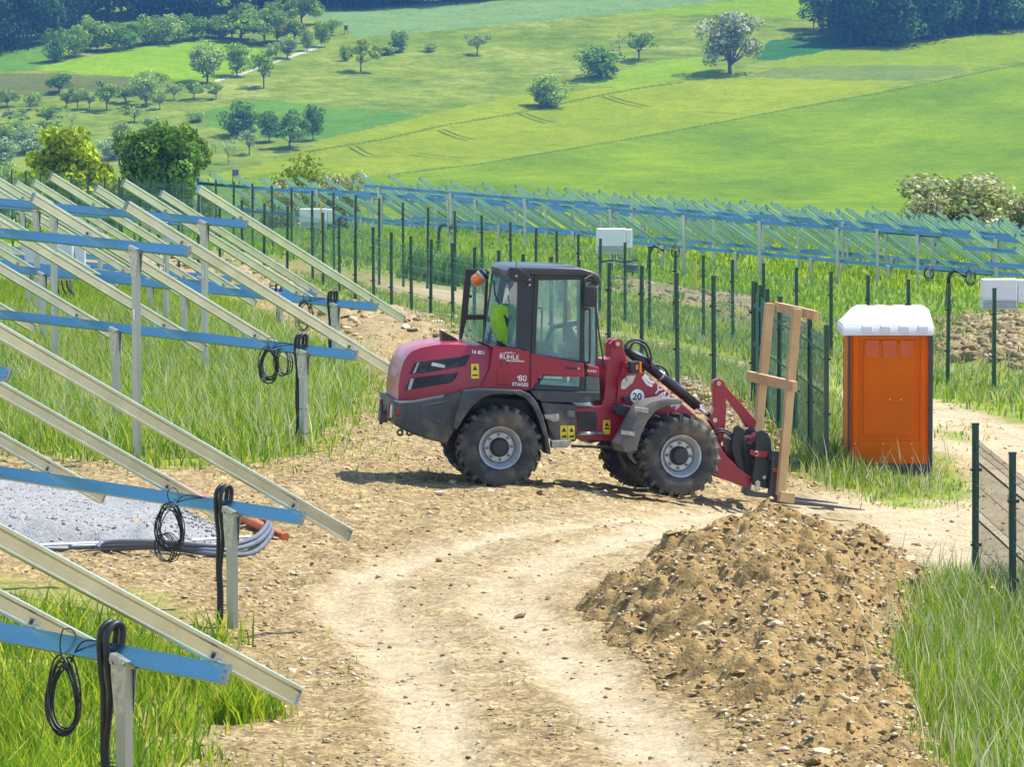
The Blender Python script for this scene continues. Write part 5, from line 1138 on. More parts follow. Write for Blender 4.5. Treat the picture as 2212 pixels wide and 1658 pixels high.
    bm = bmesh.new(); c = v3(f(1310, 1050, -.25), -.25); 
    for k in range(5): bmesh.ops.create_icosphere(bm, subdivisions=2, radius=.05, matrix=Matrix.Translation(c + Vector((random.uniform(-.06, .06), random.uniform(-.03, .03), random.uniform(-.05, .05)))) @ Matrix.Diagonal((1.1, .8, .8, 1)))
    addmesh('red_cover', bm, mat('salmon_cloth', (.55, .10, .10), .8), True, sm=True)
    for k, L in enumerate(([(1080, 1000), (1120, 985), (1180, 1010), (1230, 1080), (1260, 1160), (1310, 1180)], [(1085, 1015), (1130, 1000), (1190, 1040), (1240, 1130), (1260, 1200)], [(1110, 1060), (1130, 1110), (1180, 1170), (1240, 1190)], [(1130, 1090), (1150, 1140), (1190, 1190)])):
        tubep('hose', bez([v3(f(a, b, -.2+.06*k), -.2+.06*k) for a, b in L], 6), .013, M_BLKP, True)
    tag(root, 'maroon and charcoal wheel loader with cab, parked on the dirt with forks lowered', 'wheel loader')

    # ---- wooden frame strapped to the forks
    M_WOOD = mat('raw_spruce', (.56, .36, .17), .75, 0, .16, 3, .1, 30, col2=(.44, .27, .12), dirt=(.30, .17, .07), dirt_lo=.62, dirt_hi=.8, dirt_scale=9)
    yn, yf_ = -.66, .42
    def fw(px, py, y): return MF @ v3(f(px, py, y), y)
    base = fw(1488, 1390, yn); wr = empty('wooden_frame', base)
    def beam(name, a, b, w, h, up):
        bm = bmesh.new(); bm_bar(bm, a-base, b-base, w, h, up); bmesh.ops.bevel(bm, geom=bm.edges[:], offset=.004, segments=1, affect='EDGES'); return link(name, bm_mesh(bm, name), M_WOOD, wr)
    sidev = (MF.to_3x3() @ Vector((0, 1, 0))).normalized(); fwd = (MF.to_3x3() @ Vector((1, 0, 0))).normalized()
    beam('upright', fw(1488, 1392, yn), fw(1590, 243, yn), .085, .10, sidev.cross(Vector((0, 0, 1)))); beam('upright', fw(1335, 1150, yf_), fw(1422, 208, yf_), .085, .10, sidev.cross(Vector((0, 0, 1))))
    q = f(1605, 275, yn); q_ = f(1438, 232, yf_)
    beam('top_rail', MF @ Vector((q_[0]+.09, yf_+.02, q_[1])), MF @ Vector((q[0]+.10, yn-.28, q[1]-.0)), .05, .11, (0, 0, 1))
    q = f(1560, 720, yn-.1); 
    beam('mid_rail', MF @ Vector((q[0]-.0, yn-.20, q[1])), MF @ Vector((q[0]-.0, yf_+.32, q[1]+.02)), .06, .12, (0, 0, 1))
    q = f(1500, 1398, yn); beam('foot_block', MF @ Vector((q[0]-.05, yn-.02, q[1]+.0)), MF @ Vector((q[0]+.13, yn-.02, q[1]-.02)), .10, .12, (0, 0, 1))
    tag(wr, 'raw timber upright frame strapped to the loader forks', 'wooden frame')
build_loader()

# ================================================================== SOIL PILE, STONES, GRAVEL
M_SOIL = mat('pile_soil', (.335, .225, .092), .95, 0, .2, 7, 1., 34, spec=.1, col2=(.18, .118, .048), detail=8)
M_STN = [mat('stone_beige', (.56, .46, .29), .9, 0, .22, 14, .5, 60, spec=.15), mat('stone_ochre', (.40, .28, .14), .9, 0, .22, 14, .5, 60, spec=.15), mat('stone_grey', (.40, .34, .25), .9, 0, .2, 14, .5, 60, spec=.15), mat('clod_brown', (.27, .18, .09), .95, 0, .25, 18, .6, 60, spec=.1)]
def rock(seed, flat=.6, sub=1, jag=.25):
    rr = random.Random(seed); bm = bmesh.new(); bmesh.ops.create_icosphere(bm, subdivisions=sub, radius=.5)
    for v in bm.verts: v.co *= 1+rr.uniform(-jag, jag)
    # slice a few flat facets
    for k in range(3):
        n = Vector((rr.uniform(-1, 1), rr.uniform(-1, 1), rr.uniform(-.6, 1))).normalized(); d = rr.uniform(.22, .36)
        for v in bm.verts:
            t = v.co.dot(n)
            if t > d: v.co -= n*(t-d)
    for v in bm.verts: v.co.z *= flat; v.co.x *= rr.uniform(1.0, 1.0)
    return bm_mesh(bm, 'stone')
ROCKS = []
for s in range(10):
    for k in range(4):
        me = rock(s*4+k, [.25, .35, .5, .75][s % 4]); me.materials.append(M_STN[k]); ROCKS.append((me, k))
def place_rock(parent, name, x, y, z, size, ks, wide=None):
    c = [m for m in ROCKS if m[1] in ks]; me = random.choice(c)[0]
    o = bpy.data.objects.new(name, me); COL.objects.link(o); o.parent = parent
    pl = parent.location if parent is not ground else Vector((0, 0, 0))
    o.location = Vector((x, y, z)) - pl; o.rotation_euler = (random.uniform(-.4, .4), random.uniform(-.4, .4), random.uniform(0, 6.28))
    a = random.uniform(.75, 1.3); o.scale = (size*a, size/a, size*random.uniform(.7, 1.1)); return o
OCT = np.array([[1, 0, 0], [0, 1, 0], [-1, 0, 0], [0, -1, 0], [0, 0, 1], [0, 0, -1]], float); OCF = np.array([[0, 1, 4], [1, 2, 4], [2, 3, 4], [3, 0, 4], [1, 0, 5], [2, 1, 5], [3, 2, 5], [0, 3, 5]])
_t = (1+5**.5)/2
ICO = np.array([[-1, _t, 0], [1, _t, 0], [-1, -_t, 0], [1, -_t, 0], [0, -1, _t], [0, 1, _t], [0, -1, -_t], [0, 1, -_t], [_t, 0, -1], [_t, 0, 1], [-_t, 0, -1], [-_t, 0, 1]])/1.9
ICF = np.array([[0, 11, 5], [0, 5, 1], [0, 1, 7], [0, 7, 10], [0, 10, 11], [1, 5, 9], [5, 11, 4], [11, 10, 2], [10, 7, 6], [7, 1, 8], [3, 9, 4], [3, 4, 2], [3, 2, 6], [3, 6, 8], [3, 8, 9], [4, 9, 5], [2, 4, 11], [6, 2, 10], [8, 6, 7], [9, 8, 1]])
def crumbs(name, pos, size, flat, mats_w, parent=None, ico=False):
    """many angular bits joined in one mesh; tint attribute holds each bit's own colour"""
    B, F = (ICO, ICF) if ico else (OCT, OCF); nb = len(B)
    n = len(pos); a = rng.uniform(0, 6.28, n); ca, sa = np.cos(a), np.sin(a); tl = rng.uniform(-.5, .5, (n, 2))
    b = B[None]*(1+rng.uniform(-.45, .45, (n, nb, 1))); b = b*np.stack([size*rng.uniform(.7, 1.3, n), size*rng.uniform(.5, 1, n), size*flat*rng.uniform(.6, 1.2, n)], -1)[:, None]
    b = np.stack([b[..., 0], b[..., 1]-b[..., 2]*tl[:, None, 0], b[..., 2]+b[..., 1]*tl[:, None, 0]], -1)
    v = np.stack([b[..., 0]*ca[:, None]-b[..., 1]*sa[:, None], b[..., 0]*sa[:, None]+b[..., 1]*ca[:, None], b[..., 2]], -1) + pos[:, None]
    tri = (F[None] + (np.arange(n)*nb)[:, None, None]).reshape(-1, 3)
    me = mesh_np(name, v.reshape(-1, 3), tris=tri)
    pal = np.array([c for c, w in mats_w]); w = np.array([w for c, w in mats_w]); idx = rng.choice(len(pal), n, p=w/w.sum())
    col = pal[idx]*rng.uniform(.8, 1.2, (n, 1)); add_attr(me, 'tint', np.repeat(col, nb, 0))
    return me
M_CRUMB = mat('crumb', (1, 1, 1), .95, 0, .12, 30, attr='tint', spec=.1)
PALET = [((.50, .40, .26), 3), ((.40, .28, .15), 4), ((.25, .165, .085), 5), ((.36, .31, .23), 1), ((.60, .50, .34), 1.5)]
PALP = [((.42, .33, .19), 2), ((.33, .24, .125), 6), ((.26, .185, .09), 6), ((.19, .13, .065), 3), ((.52, .43, .29), 1.2)]
# --- the pile
OUT = [(1262, 1318), (1340, 1400), (1445, 1490), (1560, 1580), (1680, 1658), (1760, 1770), (2120, 1770), (2055, 1640), (1992, 1540), (1968, 1430), (1995, 1330), (2025, 1272), (1950, 1236), (1800, 1208), (1620, 1198), (1480, 1222), (1350, 1278)]
og = [ground_at(a, b) for a, b in OUT]; opoly = [(p.x, p.y) for p in og]
px0, px1 = min(p.x for p in og)-.1, max(p.x for p in og)+.1; py0, py1 = min(p.y for p in og)-.1, max(p.y for p in og)+.1
hxs = np.arange(px0, px1, .03); hys = np.arange(py0, py1, .03); PX, PY = np.meshgrid(hxs, hys)
wx = PX+(fbm(PX*2, PY*2, 3, 71)-.5)*.5; wy = PY+(fbm(PX*2+7, PY*2, 3, 72)-.5)*.5
dist = polydist(wx, wy, opoly); ins = inpoly(wx, wy, opoly)
slope = np.interp(PY, [36, 39, 41.5, 43.5, 45, 50], [.16, .22, .34, .52, .64, .64])
ph = slope*np.where(ins, dist, 0)**.95
ph = np.minimum(ph, np.interp(PX, [1.0, 1.7, 2.2, 2.75, 3.4, 4.2], [.20, .41, .57, .44, .30, .18]) + .05*(fbm(PX*1.5, PY*1.5, 3, 73)))
lump = np.clip(ph/.12, 0, 1)
ph = ph + lump*((fbm(PX*2.0, PY*2.0, 4, 74)-.5)*.22 + (.16-np.abs(fbm(PX*4.5, PY*4.5, 3, 75)-.5))*.12 + (.14-np.abs(fbm(PX*9, PY*9, 3, 76)-.5))*.08 + (.14-np.abs(fbm(PX*17, PY*17, 2, 77)-.5))*.09)
wq = PX+.25*fbm(PX*3, PY*3, 2, 44); wr_ = PY+.25*fbm(PX*3+9, PY*3, 2, 45)
ph = ph - .05*lump + lump*(clods(wq, wr_, .42, 3)*.26*np.clip(fbm(PX*.9, PY*.9, 2, 78)*2-.6, .15, 1) + clods(wq, wr_, .20, 13)*.20 + clods(PX, PY, .10, 23)*.12)
pz = GH(PX, PY) + np.where(ins, ph, -.08)
pv = np.stack([PX, PY, pz], -1).reshape(-1, 3); pny, pnx = PX.shape; pi = np.arange(pny*pnx).reshape(pny, pnx)
pq = np.stack([pi[:-1, :-1], pi[:-1, 1:], pi[1:, 1:], pi[1:, :-1]], -1).reshape(-1, 4)
insf = ins.reshape(-1); pq = pq[insf[pq].any(1)]
pu, pinv = np.unique(pq, return_inverse=True)
pile = empty('dirt_pile', (float(PX.mean()), float(PY.mean()), float(GHs(PX.mean(), PY.mean()))))
PLV = np.array(pile.location)
pm = mesh_np('soil_heap', pv[pu]-PLV, quads=pinv.reshape(-1, 4)); link('soil_heap', pm, M_SOIL, pile, smooth=True)
def pile_z(x, y):
    i = np.clip(((x-hxs[0])/.03).astype(int), 0, pnx-1); j = np.clip(((y-hys[0])/.03).astype(int), 0, pny-1); return pz[j, i], ins[j, i]
cx = rng.uniform(px0, px1, 26000); cy = rng.uniform(py0, py1, 26000); cz, ok = pile_z(cx, cy); cx, cy, cz = cx[ok], cy[ok], cz[ok]
sz = .004 + .030*rng.random(len(cx))**6
me = crumbs('crumbs', np.stack([cx, cy, cz+sz*.2], -1)-PLV, sz, .8, PALP); o = link('crumbs', me, M_CRUMB, pile); o['kind'] = 'stuff'
cx = rng.uniform(px0, px1, 16000); cy = rng.uniform(py0, py1, 16000); cz, ok = pile_z(cx, cy); cx, cy, cz = cx[ok], cy[ok], cz[ok]; sz = .015 + .04*rng.random(len(cx))**3
me = crumbs('stone_chips', np.stack([cx, cy, cz+sz*.15], -1)-PLV, sz, .42, [((.48, .38, .23), 4), ((.38, .28, .15), 5), ((.26, .18, .09), 5), ((.56, .47, .32), 1.5)]); o = link('stone_chips', me, M_CRUMB, pile); o['kind'] = 'stuff'
k = 0
while k < 230:
    x = random.uniform(px0, px1); y = random.uniform(py0, py1); z, ok = pile_z(np.array([x]), np.array([y]))
    if not ok[0]: continue
    s = .05 + .15*random.random()**2.2
    if y < 42: s *= 1.1
    place_rock(pile, 'stone', x, y, float(z[0])+s*.06, s, (0, 1, 1) if random.random() < .6 else (3,)); k += 1
for px, py, Z, s in [(1440, 1370, 43.4, .30), (1370, 1345, 44, .2), (1620, 1105, 46.6, .26), (1690, 1140, 46.2, .28), (1740, 1170, 46, .24), (1800, 1190, 45.6, .26), (1850, 1215, 45.2, .22), (1900, 1240, 44.9, .3), (1940, 1255, 44.7, .22), (1940, 1310, 43.6, .42), (1780, 1480, 40.5, .3)]:
    q = P(px, py, Z); z, ok = pile_z(np.array([q.x]), np.array([q.y])); place_rock(pile, 'clod', q.x, q.y, max(float(z[0]) if ok[0] else -9, q.z-.2), s, (3,))
tag(pile, 'big heap of brown soil and broken stones beside the tyre tracks', 'dirt pile')
# --- bits on the ground
n = 125000; cx = rng.uniform(-7, 8, n); cy = 30+rng.random(n)**1.3*52; 
qx_, qy_ = region(cx, cy); g = grass_region(cx, cy); gr = np.zeros(n, bool)
for k_ in g: gr |= g[k_]
pal_ = inpoly(qx_, qy_, PALE); st_ = inpoly(qx_, qy_, STRIP) | inpoly(qx_, qy_, BACKH)
patch = fbm(cx*.9, cy*.9, 3, 91)
keep = (~gr | (rng.random(n) < .04)) & (rng.random(n) < np.where(st_, 1., np.where(pal_, .16, np.clip((patch-.3)*2.6, .12, 1))))
cx, cy, st_ = cx[keep], cy[keep], st_[keep]; sz = (.006 + .030*rng.random(len(cx))**3.5)*np.where(st_, 2.2, 1)
me = crumbs('loose_stones', np.stack([cx, cy, GH(cx, cy)+sz*.15], -1), sz, .55, PALET); o = link('loose_stones', me, M_CRUMB); tag(o, 'small loose stones and crumbs scattered over the dry ground', 'stones', kind='stuff')
k = 0
while k < 260:
    if random.random() < .35: x = random.uniform(-6, 1); y = random.uniform(70, 92) if random.random() < .5 else random.uniform(58, 72)
    else: x = random.uniform(-3.5, 5); y = random.uniform(33, 60)
    a = np.array([x]); b = np.array([y]); gg = grass_region(a, b)
    if any(v[0] for v in gg.values()): continue
    q = region(a, b); onp = inpoly(q[0], q[1], PALE)[0]
    if onp and random.random() < .75: continue
    s = .04 + .12*random.random()**2.5
    place_rock(ground, 'stone', x, y, GHs(x, y)+s*.08, s, (0, 1) if random.random() < .7 else (3,)); k += 1
for lst, nn, sr in ((STRIP, 150, (.10, .36)), (BACKH, 8, (.06, .2))):
    k = 0; xs = [p[0] for p in lst]; ys = [p[1] for p in lst]
    while k < nn:
        a, b = random.uniform(min(xs), max(xs)), random.uniform(min(ys), max(ys))
        if not inpoly(np.array([a]), np.array([b]), lst)[0]: continue
        p = ground_at(a, b); s = random.uniform(*sr)*random.random()**.5; place_rock(ground, 'stone', p.x, p.y, GHs(p.x, p.y)+s*.1, s, (0, 1, 3, 3)); k += 1
for lst, nn in ((DP['heap1'], 60), (DP['heap2'], 80)):
    k = 0; xs = [p[0] for p in lst]; ys = [p[1] for p in lst]
    while k < nn:
        a, b = random.uniform(min(xs), min(2230, max(xs))), random.uniform(min(ys), max(ys))
        if not inpoly(np.array([a]), np.array([b]), lst)[0]: continue
        p = ground_at(a, b); s = random.uniform(.15, .5)*random.random()**.5; place_rock(ground, 'stone', p.x, p.y, GHs(p.x, p.y)+s*.12, s, (1, 3, 3)); k += 1
vx = []
for lst, nn in ((STRIP, 2600), (BACKH, 150), (DP['heap1'], 1500), (DP['heap2'], 2200)):
    xs = [p[0] for p in lst]; ys = [p[1] for p in lst]; k = 0
    for _ in range(nn):
        a, b = random.uniform(min(xs), min(2300, max(xs))), random.uniform(min(ys), max(ys))
        if not inpoly(np.array([a]), np.array([b]), lst)[0]: continue
        vx.append((a, b))
vx = np.array(vx); Zg = np.full(len(vx), 40.)
for _ in range(60):   # march every picture point down to the ground
    aa = (vx[:, 0]-1106)*Zg/FPX; bb_ = (829-vx[:, 1])*Zg/FPX; yy_ = Zg*CP+bb_*SP; zz_ = CZ-Zg*SP+bb_*CP
    Zg = Zg + np.clip((zz_-H(aa, yy_))*5, -1, 2.)
sz = (.02+.10*rng.random(len(vx))**3); me = crumbs('rubble', np.stack([aa, yy_, GH(aa, yy_)+sz*.2], -1), sz, .7, PALP, ico=True); o = link('rubble', me, M_CRUMB); tag(o, 'broken clods and rubble along the dug up soil strips', 'rubble', kind='stuff')
# --- gravel pad on the left
GO = [(-420, 1045), (0, 1063), (200, 1078), (345, 1102), (450, 1135), (500, 1165), (440, 1186), (330, 1192), (150, 1188), (0, 1180), (-420, 1165)]
gg_ = [ground_at(a, b) for a, b in GO]; gp = [(p.x, p.y) for p in gg_]
ax = np.arange(min(p[0] for p in gp)-.1, max(p[0] for p in gp)+.1, .05); ay = np.arange(min(p[1] for p in gp)-.1, max(p[1] for p in gp)+.1, .05); AX, AY = np.meshgrid(ax, ay)
wx = AX+(fbm(AX*2, AY*2, 3, 171)-.5)*.3; wy = AY+(fbm(AX*2+7, AY*2, 3, 172)-.5)*.3
ad_ = np.where(inpoly(wx, wy, gp), polydist(wx, wy, gp), 0); ah = np.minimum(ad_*.5, .22)
az = GH(AX, AY) + np.where(ad_ > 0, ah, -.06) + (fbm(AX*9, AY*9, 3, 173)-.5)*.03
pad = empty('gravel_pad', (float(AX.mean()), float(AY.mean()), GHs(AX.mean(), AY.mean()))); PL = np.array(pad.location)
an, am = AX.shape; ai = np.arange(an*am).reshape(an, am); aq = np.stack([ai[:-1, :-1], ai[:-1, 1:], ai[1:, 1:], ai[1:, :-1]], -1).reshape(-1, 4)
me = mesh_np('gravel_bed', np.stack([AX, AY, az], -1).reshape(-1, 3)-PL, quads=aq[(ad_.reshape(-1)[aq] > 0).any(1)]); link('gravel_bed', me, mat('grey_gravel', (.30, .295, .285), .9, 0, .3, 30, .9, 60, col2=(.20, .198, .193), detail=8), pad, smooth=True)
n = 22000; sx = rng.uniform(ax[0], ax[-1], n); sy = rng.uniform(ay[0], ay[-1], n); ii_ = np.clip(((sx-ax[0])/.05).astype(int), 0, am-1); jj_ = np.clip(((sy-ay[0])/.05).astype(int), 0, an-1)
ok = (ad_[jj_, ii_] > 0) & ((ad_[jj_, ii_] < .55) | (rng.random(n) < .5)); sx, sy, zz = sx[ok], sy[ok], az[jj_, ii_][ok]; sz = .006+.016*rng.random(len(sx))**2.5*np.where(ad_[jj_, ii_][ok] < .6, 1.6, 1)
me = crumbs('gravel', np.stack([sx, sy, zz], -1)-PL, sz, .8, [((.32, .315, .305), 4), ((.25, .247, .24), 3), ((.15, .15, .15), 1.5)]); o = link('gravel', me, M_CRUMB, pad); o['kind'] = 'stuff'
tag(pad, 'raised pad of grey crushed gravel behind the near table', 'gravel pad')
def gpt(px, py, up=0.):
    p = ground_at(px, py); return Vector((p.x, p.y, GHs(p.x, p.y)+up))
q = gpt(293, 1168, .2); st = place_rock(ground, 'stone', q.x, q.y, q.z, .17, (1,))
# orange drain pipes
M_ORP = mat('orange_pvc', (.55, .13, .045), .45)
a, b = gpt(372, 1062, .12), gpt(520, 1128, .08); bm = bmesh.new(); base = a.copy(); bm_tube(bm, [a-base, b-base], .035, 14); bm_tube(bm, [a-base, a-base+(b-a).normalized()*.12], .045, 14); o = link('drain_pipe', bm_mesh(bm, 'p'), M_ORP, loc=base); shade(o); tag(o, 'thin orange plastic pipe lying beyond the gravel pad', 'pipe')
a, b = gpt(505, 1136, .14), gpt(614, 1164, .05); bm = bmesh.new(); base = a.copy(); bm_tube(bm, [a-base, a-base+(b-a)*.55, b-base], [.06, .05, .03], 14); bm_tube(bm, [b-base-(b-a).normalized()*.05, b-base+(b-a).normalized()*.03], .045, 14); o = link('drain_pipe', bm_mesh(bm, 'p'), M_ORP, loc=base); shade(o); tag(o, 'thick orange plastic pipe end behind the grey cable loops', 'pipe')
M_CBL = mat('grey_cable', (.10, .115, .14), .4)
for k in range(3):
    off = 6*k
    pts = [gpt(90 + 60*k, 1196+2*k, .03+.03*k), gpt(230, 1192+2*k, .035+.04*k), gpt(340, 1196+3*k, .04+.04*k), gpt(470, 1207-2*k, .04+.03*k), gpt(548, 1196-5*k, .05+.04*k), gpt(588-4*k, 1160-3*k, .08+.04*k), gpt(560-8*k, 1138, .10+.03*k), gpt(520, 1140, .06)]
    bm = bmesh.new(); base = pts[0].copy(); bm_tube(bm, [p-base for p in bez(pts, 8)], .026, 8); o = link('power_cable', bm_mesh(bm, 'c'), M_CBL, loc=base); tag(o, 'thick grey cable looped on the ground around the gravel pad', 'cable', 'grey cable loops')
a = [gpt(82, 1193, .05), gpt(200, 1189, .06), gpt(330, 1187, .06), gpt(450, 1178, .06), gpt(540, 1168, .05)]; bm = bmesh.new(); base = a[0].copy(); bm_tube(bm, [p-base for p in bez(a, 6)], .016, 8); o = link('white_hose', bm_mesh(bm, 'c'), mat('white_hose', (.7, .7, .7), .5), loc=base); tag(o, 'thin white hose lying along the gravel pad edge', 'hose')

# ================================================================== GRASS
def grass_mat(name, transl=.45):
    return mat(name, (1, 1, 1), .55, 0, .06, 3, attr='tint', transl=transl, spec=.12)
M_GR = grass_mat('grass_blade')
def blades(name, x, y, h, w, lean, pal, label, seed, zoff=-.03, heads=0.):
    r2 = np.random.default_rng(seed); n = len(x)
    z = GH(x, y)+zoff; az_ = r2.uniform(0, 6.283, n); ux, uy = np.cos(az_), np.sin(az_); la = r2.uniform(0, 6.283, n); ld = lean*h*r2.uniform(.2, 1.3, n); lx, ly = np.cos(la)*ld, np.sin(la)*ld
    wv = w*r2.uniform(.6, 1.3, n)
    def pt(t, k, s): return np.stack([x+lx*k+ux*wv*s, y+ly*k+uy*wv*s, z+h*t], -1)
    V = np.stack([pt(0, 0, -.5), pt(0, 0, .5), pt(.55, .3, .55), pt(.55, .3, -.55), pt(1., 1., 0)], 1)
    b = (np.arange(n)*5)[:, None]
    quads = b+np.array([[0, 1, 2, 3]]); tris = b+np.array([[3, 2, 4]])
    c = np.array([p for p, q in pal]); pr = np.array([q for p, q in pal], float); idx = r2.choice(len(c), n, p=pr/pr.sum()); col = c[idx]*r2.uniform(.75, 1.25, (n, 1))
    pn = fbm(x*.5, y*.5, 3, seed+5)[:, None]; col = col*(1-.35*(pn-.5)) * np.array([1., 1., 1.])
    me = mesh_np(name, V.reshape(-1, 3), quads=quads, tris=tris); add_attr(me, 'tint', np.repeat(col, 5, 0))
    o = link(name, me, M_GR); tag(o, label, name.replace('_', ' ')[:20], kind='stuff'); return o
def scatter(reg, x0, x1, y0, y1, dens, seed, clump=0., poly=None):
    r2 = np.random.default_rng(seed); n = int((x1-x0)*(y1-y0)*dens); x = r2.uniform(x0, x1, n); y = r2.uniform(y0, y1, n)
    if reg:
        f_ = .30 if y1 < 95 else .8
        pr_ = sum(grass_region(x+r2.normal(0, f_, n), y+r2.normal(0, f_*1.6, n))[reg].astype(float) for _ in range(3))/3
        m = r2.random(n) < pr_**1.3
    else: m = inpoly(*region(x, y), poly)
    if clump: m &= fbm(x*1.2, y*1.2, 3, seed) > clump*r2.uniform(.8, 1.2, n)
    # keep off the compacted tracks and inside the (widened) view
    px, py = proj(x, y, H(x, y)); m &= ~inpoly(px, py, PALE) | (reg not in ('verge', 'back', 'behind')); m &= (px > -330) & (px < 2650) & (py < 2050)
    return x[m], y[m]
def edge(reg, x, y, h, d=.4):
    s = sum(grass_region(x+a, y+b)[reg].astype(float) for a, b in ((d, 0), (-d, 0), (0, d*2), (0, -d*2)))/4
    return h*(.3+.7*s)
GCOL = [((.17, .30, .012), 5), ((.27, .38, .018), 5), ((.46, .49, .03), 3.5), ((.56, .48, .10), .8), ((.11, .23, .018), 4), ((.36, .48, .18), 1)]
DRYC = [((.26, .33, .07), 4), ((.40, .40, .17), 4), ((.54, .49, .30), 3), ((.16, .27, .03), 3), ((.32, .38, .21), 2)]
BCOL = [((.23, .38, .014), 6), ((.30, .43, .018), 5), ((.16, .30, .014), 4), ((.46, .48, .02), 2)]
rgl = np.random.default_rng(5)
def hgt(n, a, b): return rgl.uniform(a, b, n)
x, y = scatter('left', -14, 0, 52, 108, 500, 101, .30); blades('tall_grass', x, y, edge('left', x, y, hgt(len(x), .06, .44)), .013, .6, GCOL, 'tall yellow green cereal grass growing between the mounting tables', 1)
x, y = scatter('bottom', -5.2, -1.2, 29, 44, 620, 102, .50); blades('bank_grass', x, y, edge('bottom', x, y, hgt(len(x), .05, .50), .25), .014, .6, GCOL[:5], 'lush grass on the bank under the conduit and coil', 2)
x, y = scatter('corner', 2.6, 8.5, 31, 49, 1000, 103); blades('corner_grass', x, y, edge('corner', x, y, hgt(len(x), .15, .46), .3), .011, .4, GCOL[:3]+DRYC[:2]+[((.18, .32, .02), 10)], 'tall seeding grass around the fence end by the dirt pile', 3)
x, y = scatter('toilet', 2.4, 7.5, 54, 71, 800, 104); hh = hgt(len(x), .12, .5); px_, py_ = proj(x, y, H(x, y)); hh = edge('toilet', x, y, hh, .4)*np.clip((2030-px_)/260, .28, .9); blades('toilet_grass', x, y, hh, .014, .4, GCOL+DRYC[:3], 'tall grass around the orange toilet', 4)
x, y = scatter('behind', -2.5, 5.5, 57, 92, 300, 105, .30); blades('fence_grass', x, y, hgt(len(x), .08, .36), .014, .5, GCOL+DRYC, 'mixed grass between the loader and the fence', 5)
x, y = scatter('verge', -14, 5, 66, 135, 170, 106); blades('verge_grass', x, y, hgt(len(x), .04, .16), .018, .5, DRYC+GCOL[:3], 'greyish seeding grass along the near edge of the dirt path', 6)
x, y = scatter('back', -26, 20, 62, 128, 80, 107); blades('path_grass', x, y, hgt(len(x), .06, .26), .024, .5, GCOL+DRYC[:3], 'rough grass along the far edge of the dirt path', 7)
x, y = scatter('back', -30, 26, 122, 245, 16, 108); blades('field_grass', x, y, hgt(len(x), .12, .34), .055, .45, BCOL, 'bright yellow green grass under the far mounting tables', 8)
x, y = scatter('median', 4, 8, 60, 75, 500, 109); blades('median_grass', x, y, hgt(len(x), .05, .14), .016, .4, GCOL, 'short grass strip in the middle of the dirt path', 9)
HEDGE = [(540, 492), (640, 488), (760, 505), (900, 530), (1050, 560), (1060, 612), (1000, 622), (880, 600), (775, 580), (640, 552), (540, 535)]
x, y = scatter(None, -16, 3, 98, 135, 130, 110, poly=HEDGE); blades('leafy_crop', x, y, hgt(len(x), .35, 1.0), .07, .5, [((.07, .17, .012), 5), ((.10, .22, .016), 4), ((.045, .115, .012), 4), ((.2, .27, .03), 1)], 'dark green leafy undergrowth between the path and far fence', 10)
# sparse weeds and tufts on the bare soil
n = 1300; x = rng.uniform(-3.5, 4.5, n); y = rng.uniform(34, 62, n); m = fbm(x*1.1, y*1.1, 3, 333) > .60; x, y = x[m], y[m]; px_, py_ = proj(x, y, H(x, y)); m = ~inpoly(px_, py_, PALE); x, y = x[m], y[m]
x = np.repeat(x, 3)+rng.normal(0, .03, len(x)*3); y = np.repeat(y, 3)+rng.normal(0, .03, len(y)*3); blades('weed_tufts', x, y, hgt(len(x), .04, .16), .010, .7, GCOL+DRYC, 'sparse weed tufts on the bare soil', 12)
for px, py, nb_ in ((500, 1560, 260), (560, 1545, 120), (470, 1400, 60), (1960, 1330, 60)):
    c = gpt(px, py); x = c.x+rng.normal(0, .12, nb_); y = c.y+rng.normal(0, .12, nb_); blades('grass_tuft', x, y, hgt(nb_, .15, .42), .017, .6, GCOL[:3], 'dense green grass tuft at the edge of the bare soil' if px > 480 and px < 600 else 'small green grass tuft at the rim of the soil', 13+px)
for reg, box, dn, lab, sd in (('corner', (2.6, 8.5, 31, 49), 60, 'pale seed heads over the corner grass by the dirt pile', 61), ('left', (-12, 0, 54, 90), 30, 'pale seed heads over the cereal grass between the tables', 62), ('toilet', (2.4, 7.5, 54, 71), 22, 'pale seed heads in the grass around the toilet', 63)):
    x, y = scatter(reg, *box, dn, sd+100); blades('seed_heads', x, y, hgt(len(x), .28, .62), .010, .45, [((.56, .54, .34), 3), ((.46, .48, .24), 3), ((.45, .40, .18), 1)], lab, sd)
# dandelion by the fence end
c = gpt(2141, 1342, .30); root = empty('dandelion', (c.x, c.y, GHs(c.x, c.y))); bm = bmesh.new(); bm_tube(bm, [(0, 0, 0), (.01, 0, c.z-root.location.z)], .004, 5); link('stem', bm_mesh(bm, 's'), mat('stem_green', (.12, .2, .03), .6), root)
bm = bmesh.new(); bmesh.ops.create_icosphere(bm, subdivisions=2, radius=.028, matrix=Matrix.Translation((.01, 0, c.z-root.location.z)) @ Matrix.Diagonal((1, 1, .5, 1)))
for v in bm.verts: v.co += Vector((random.uniform(-.004, .004), random.uniform(-.004, .004), random.uniform(-.004, .004)))
link('flower', bm_mesh(bm, 'f'), mat('dandelion_yellow', (.75, .55, .01), .6), root); tag(root, 'yellow dandelion flower in the grass by the fence end', 'flower')

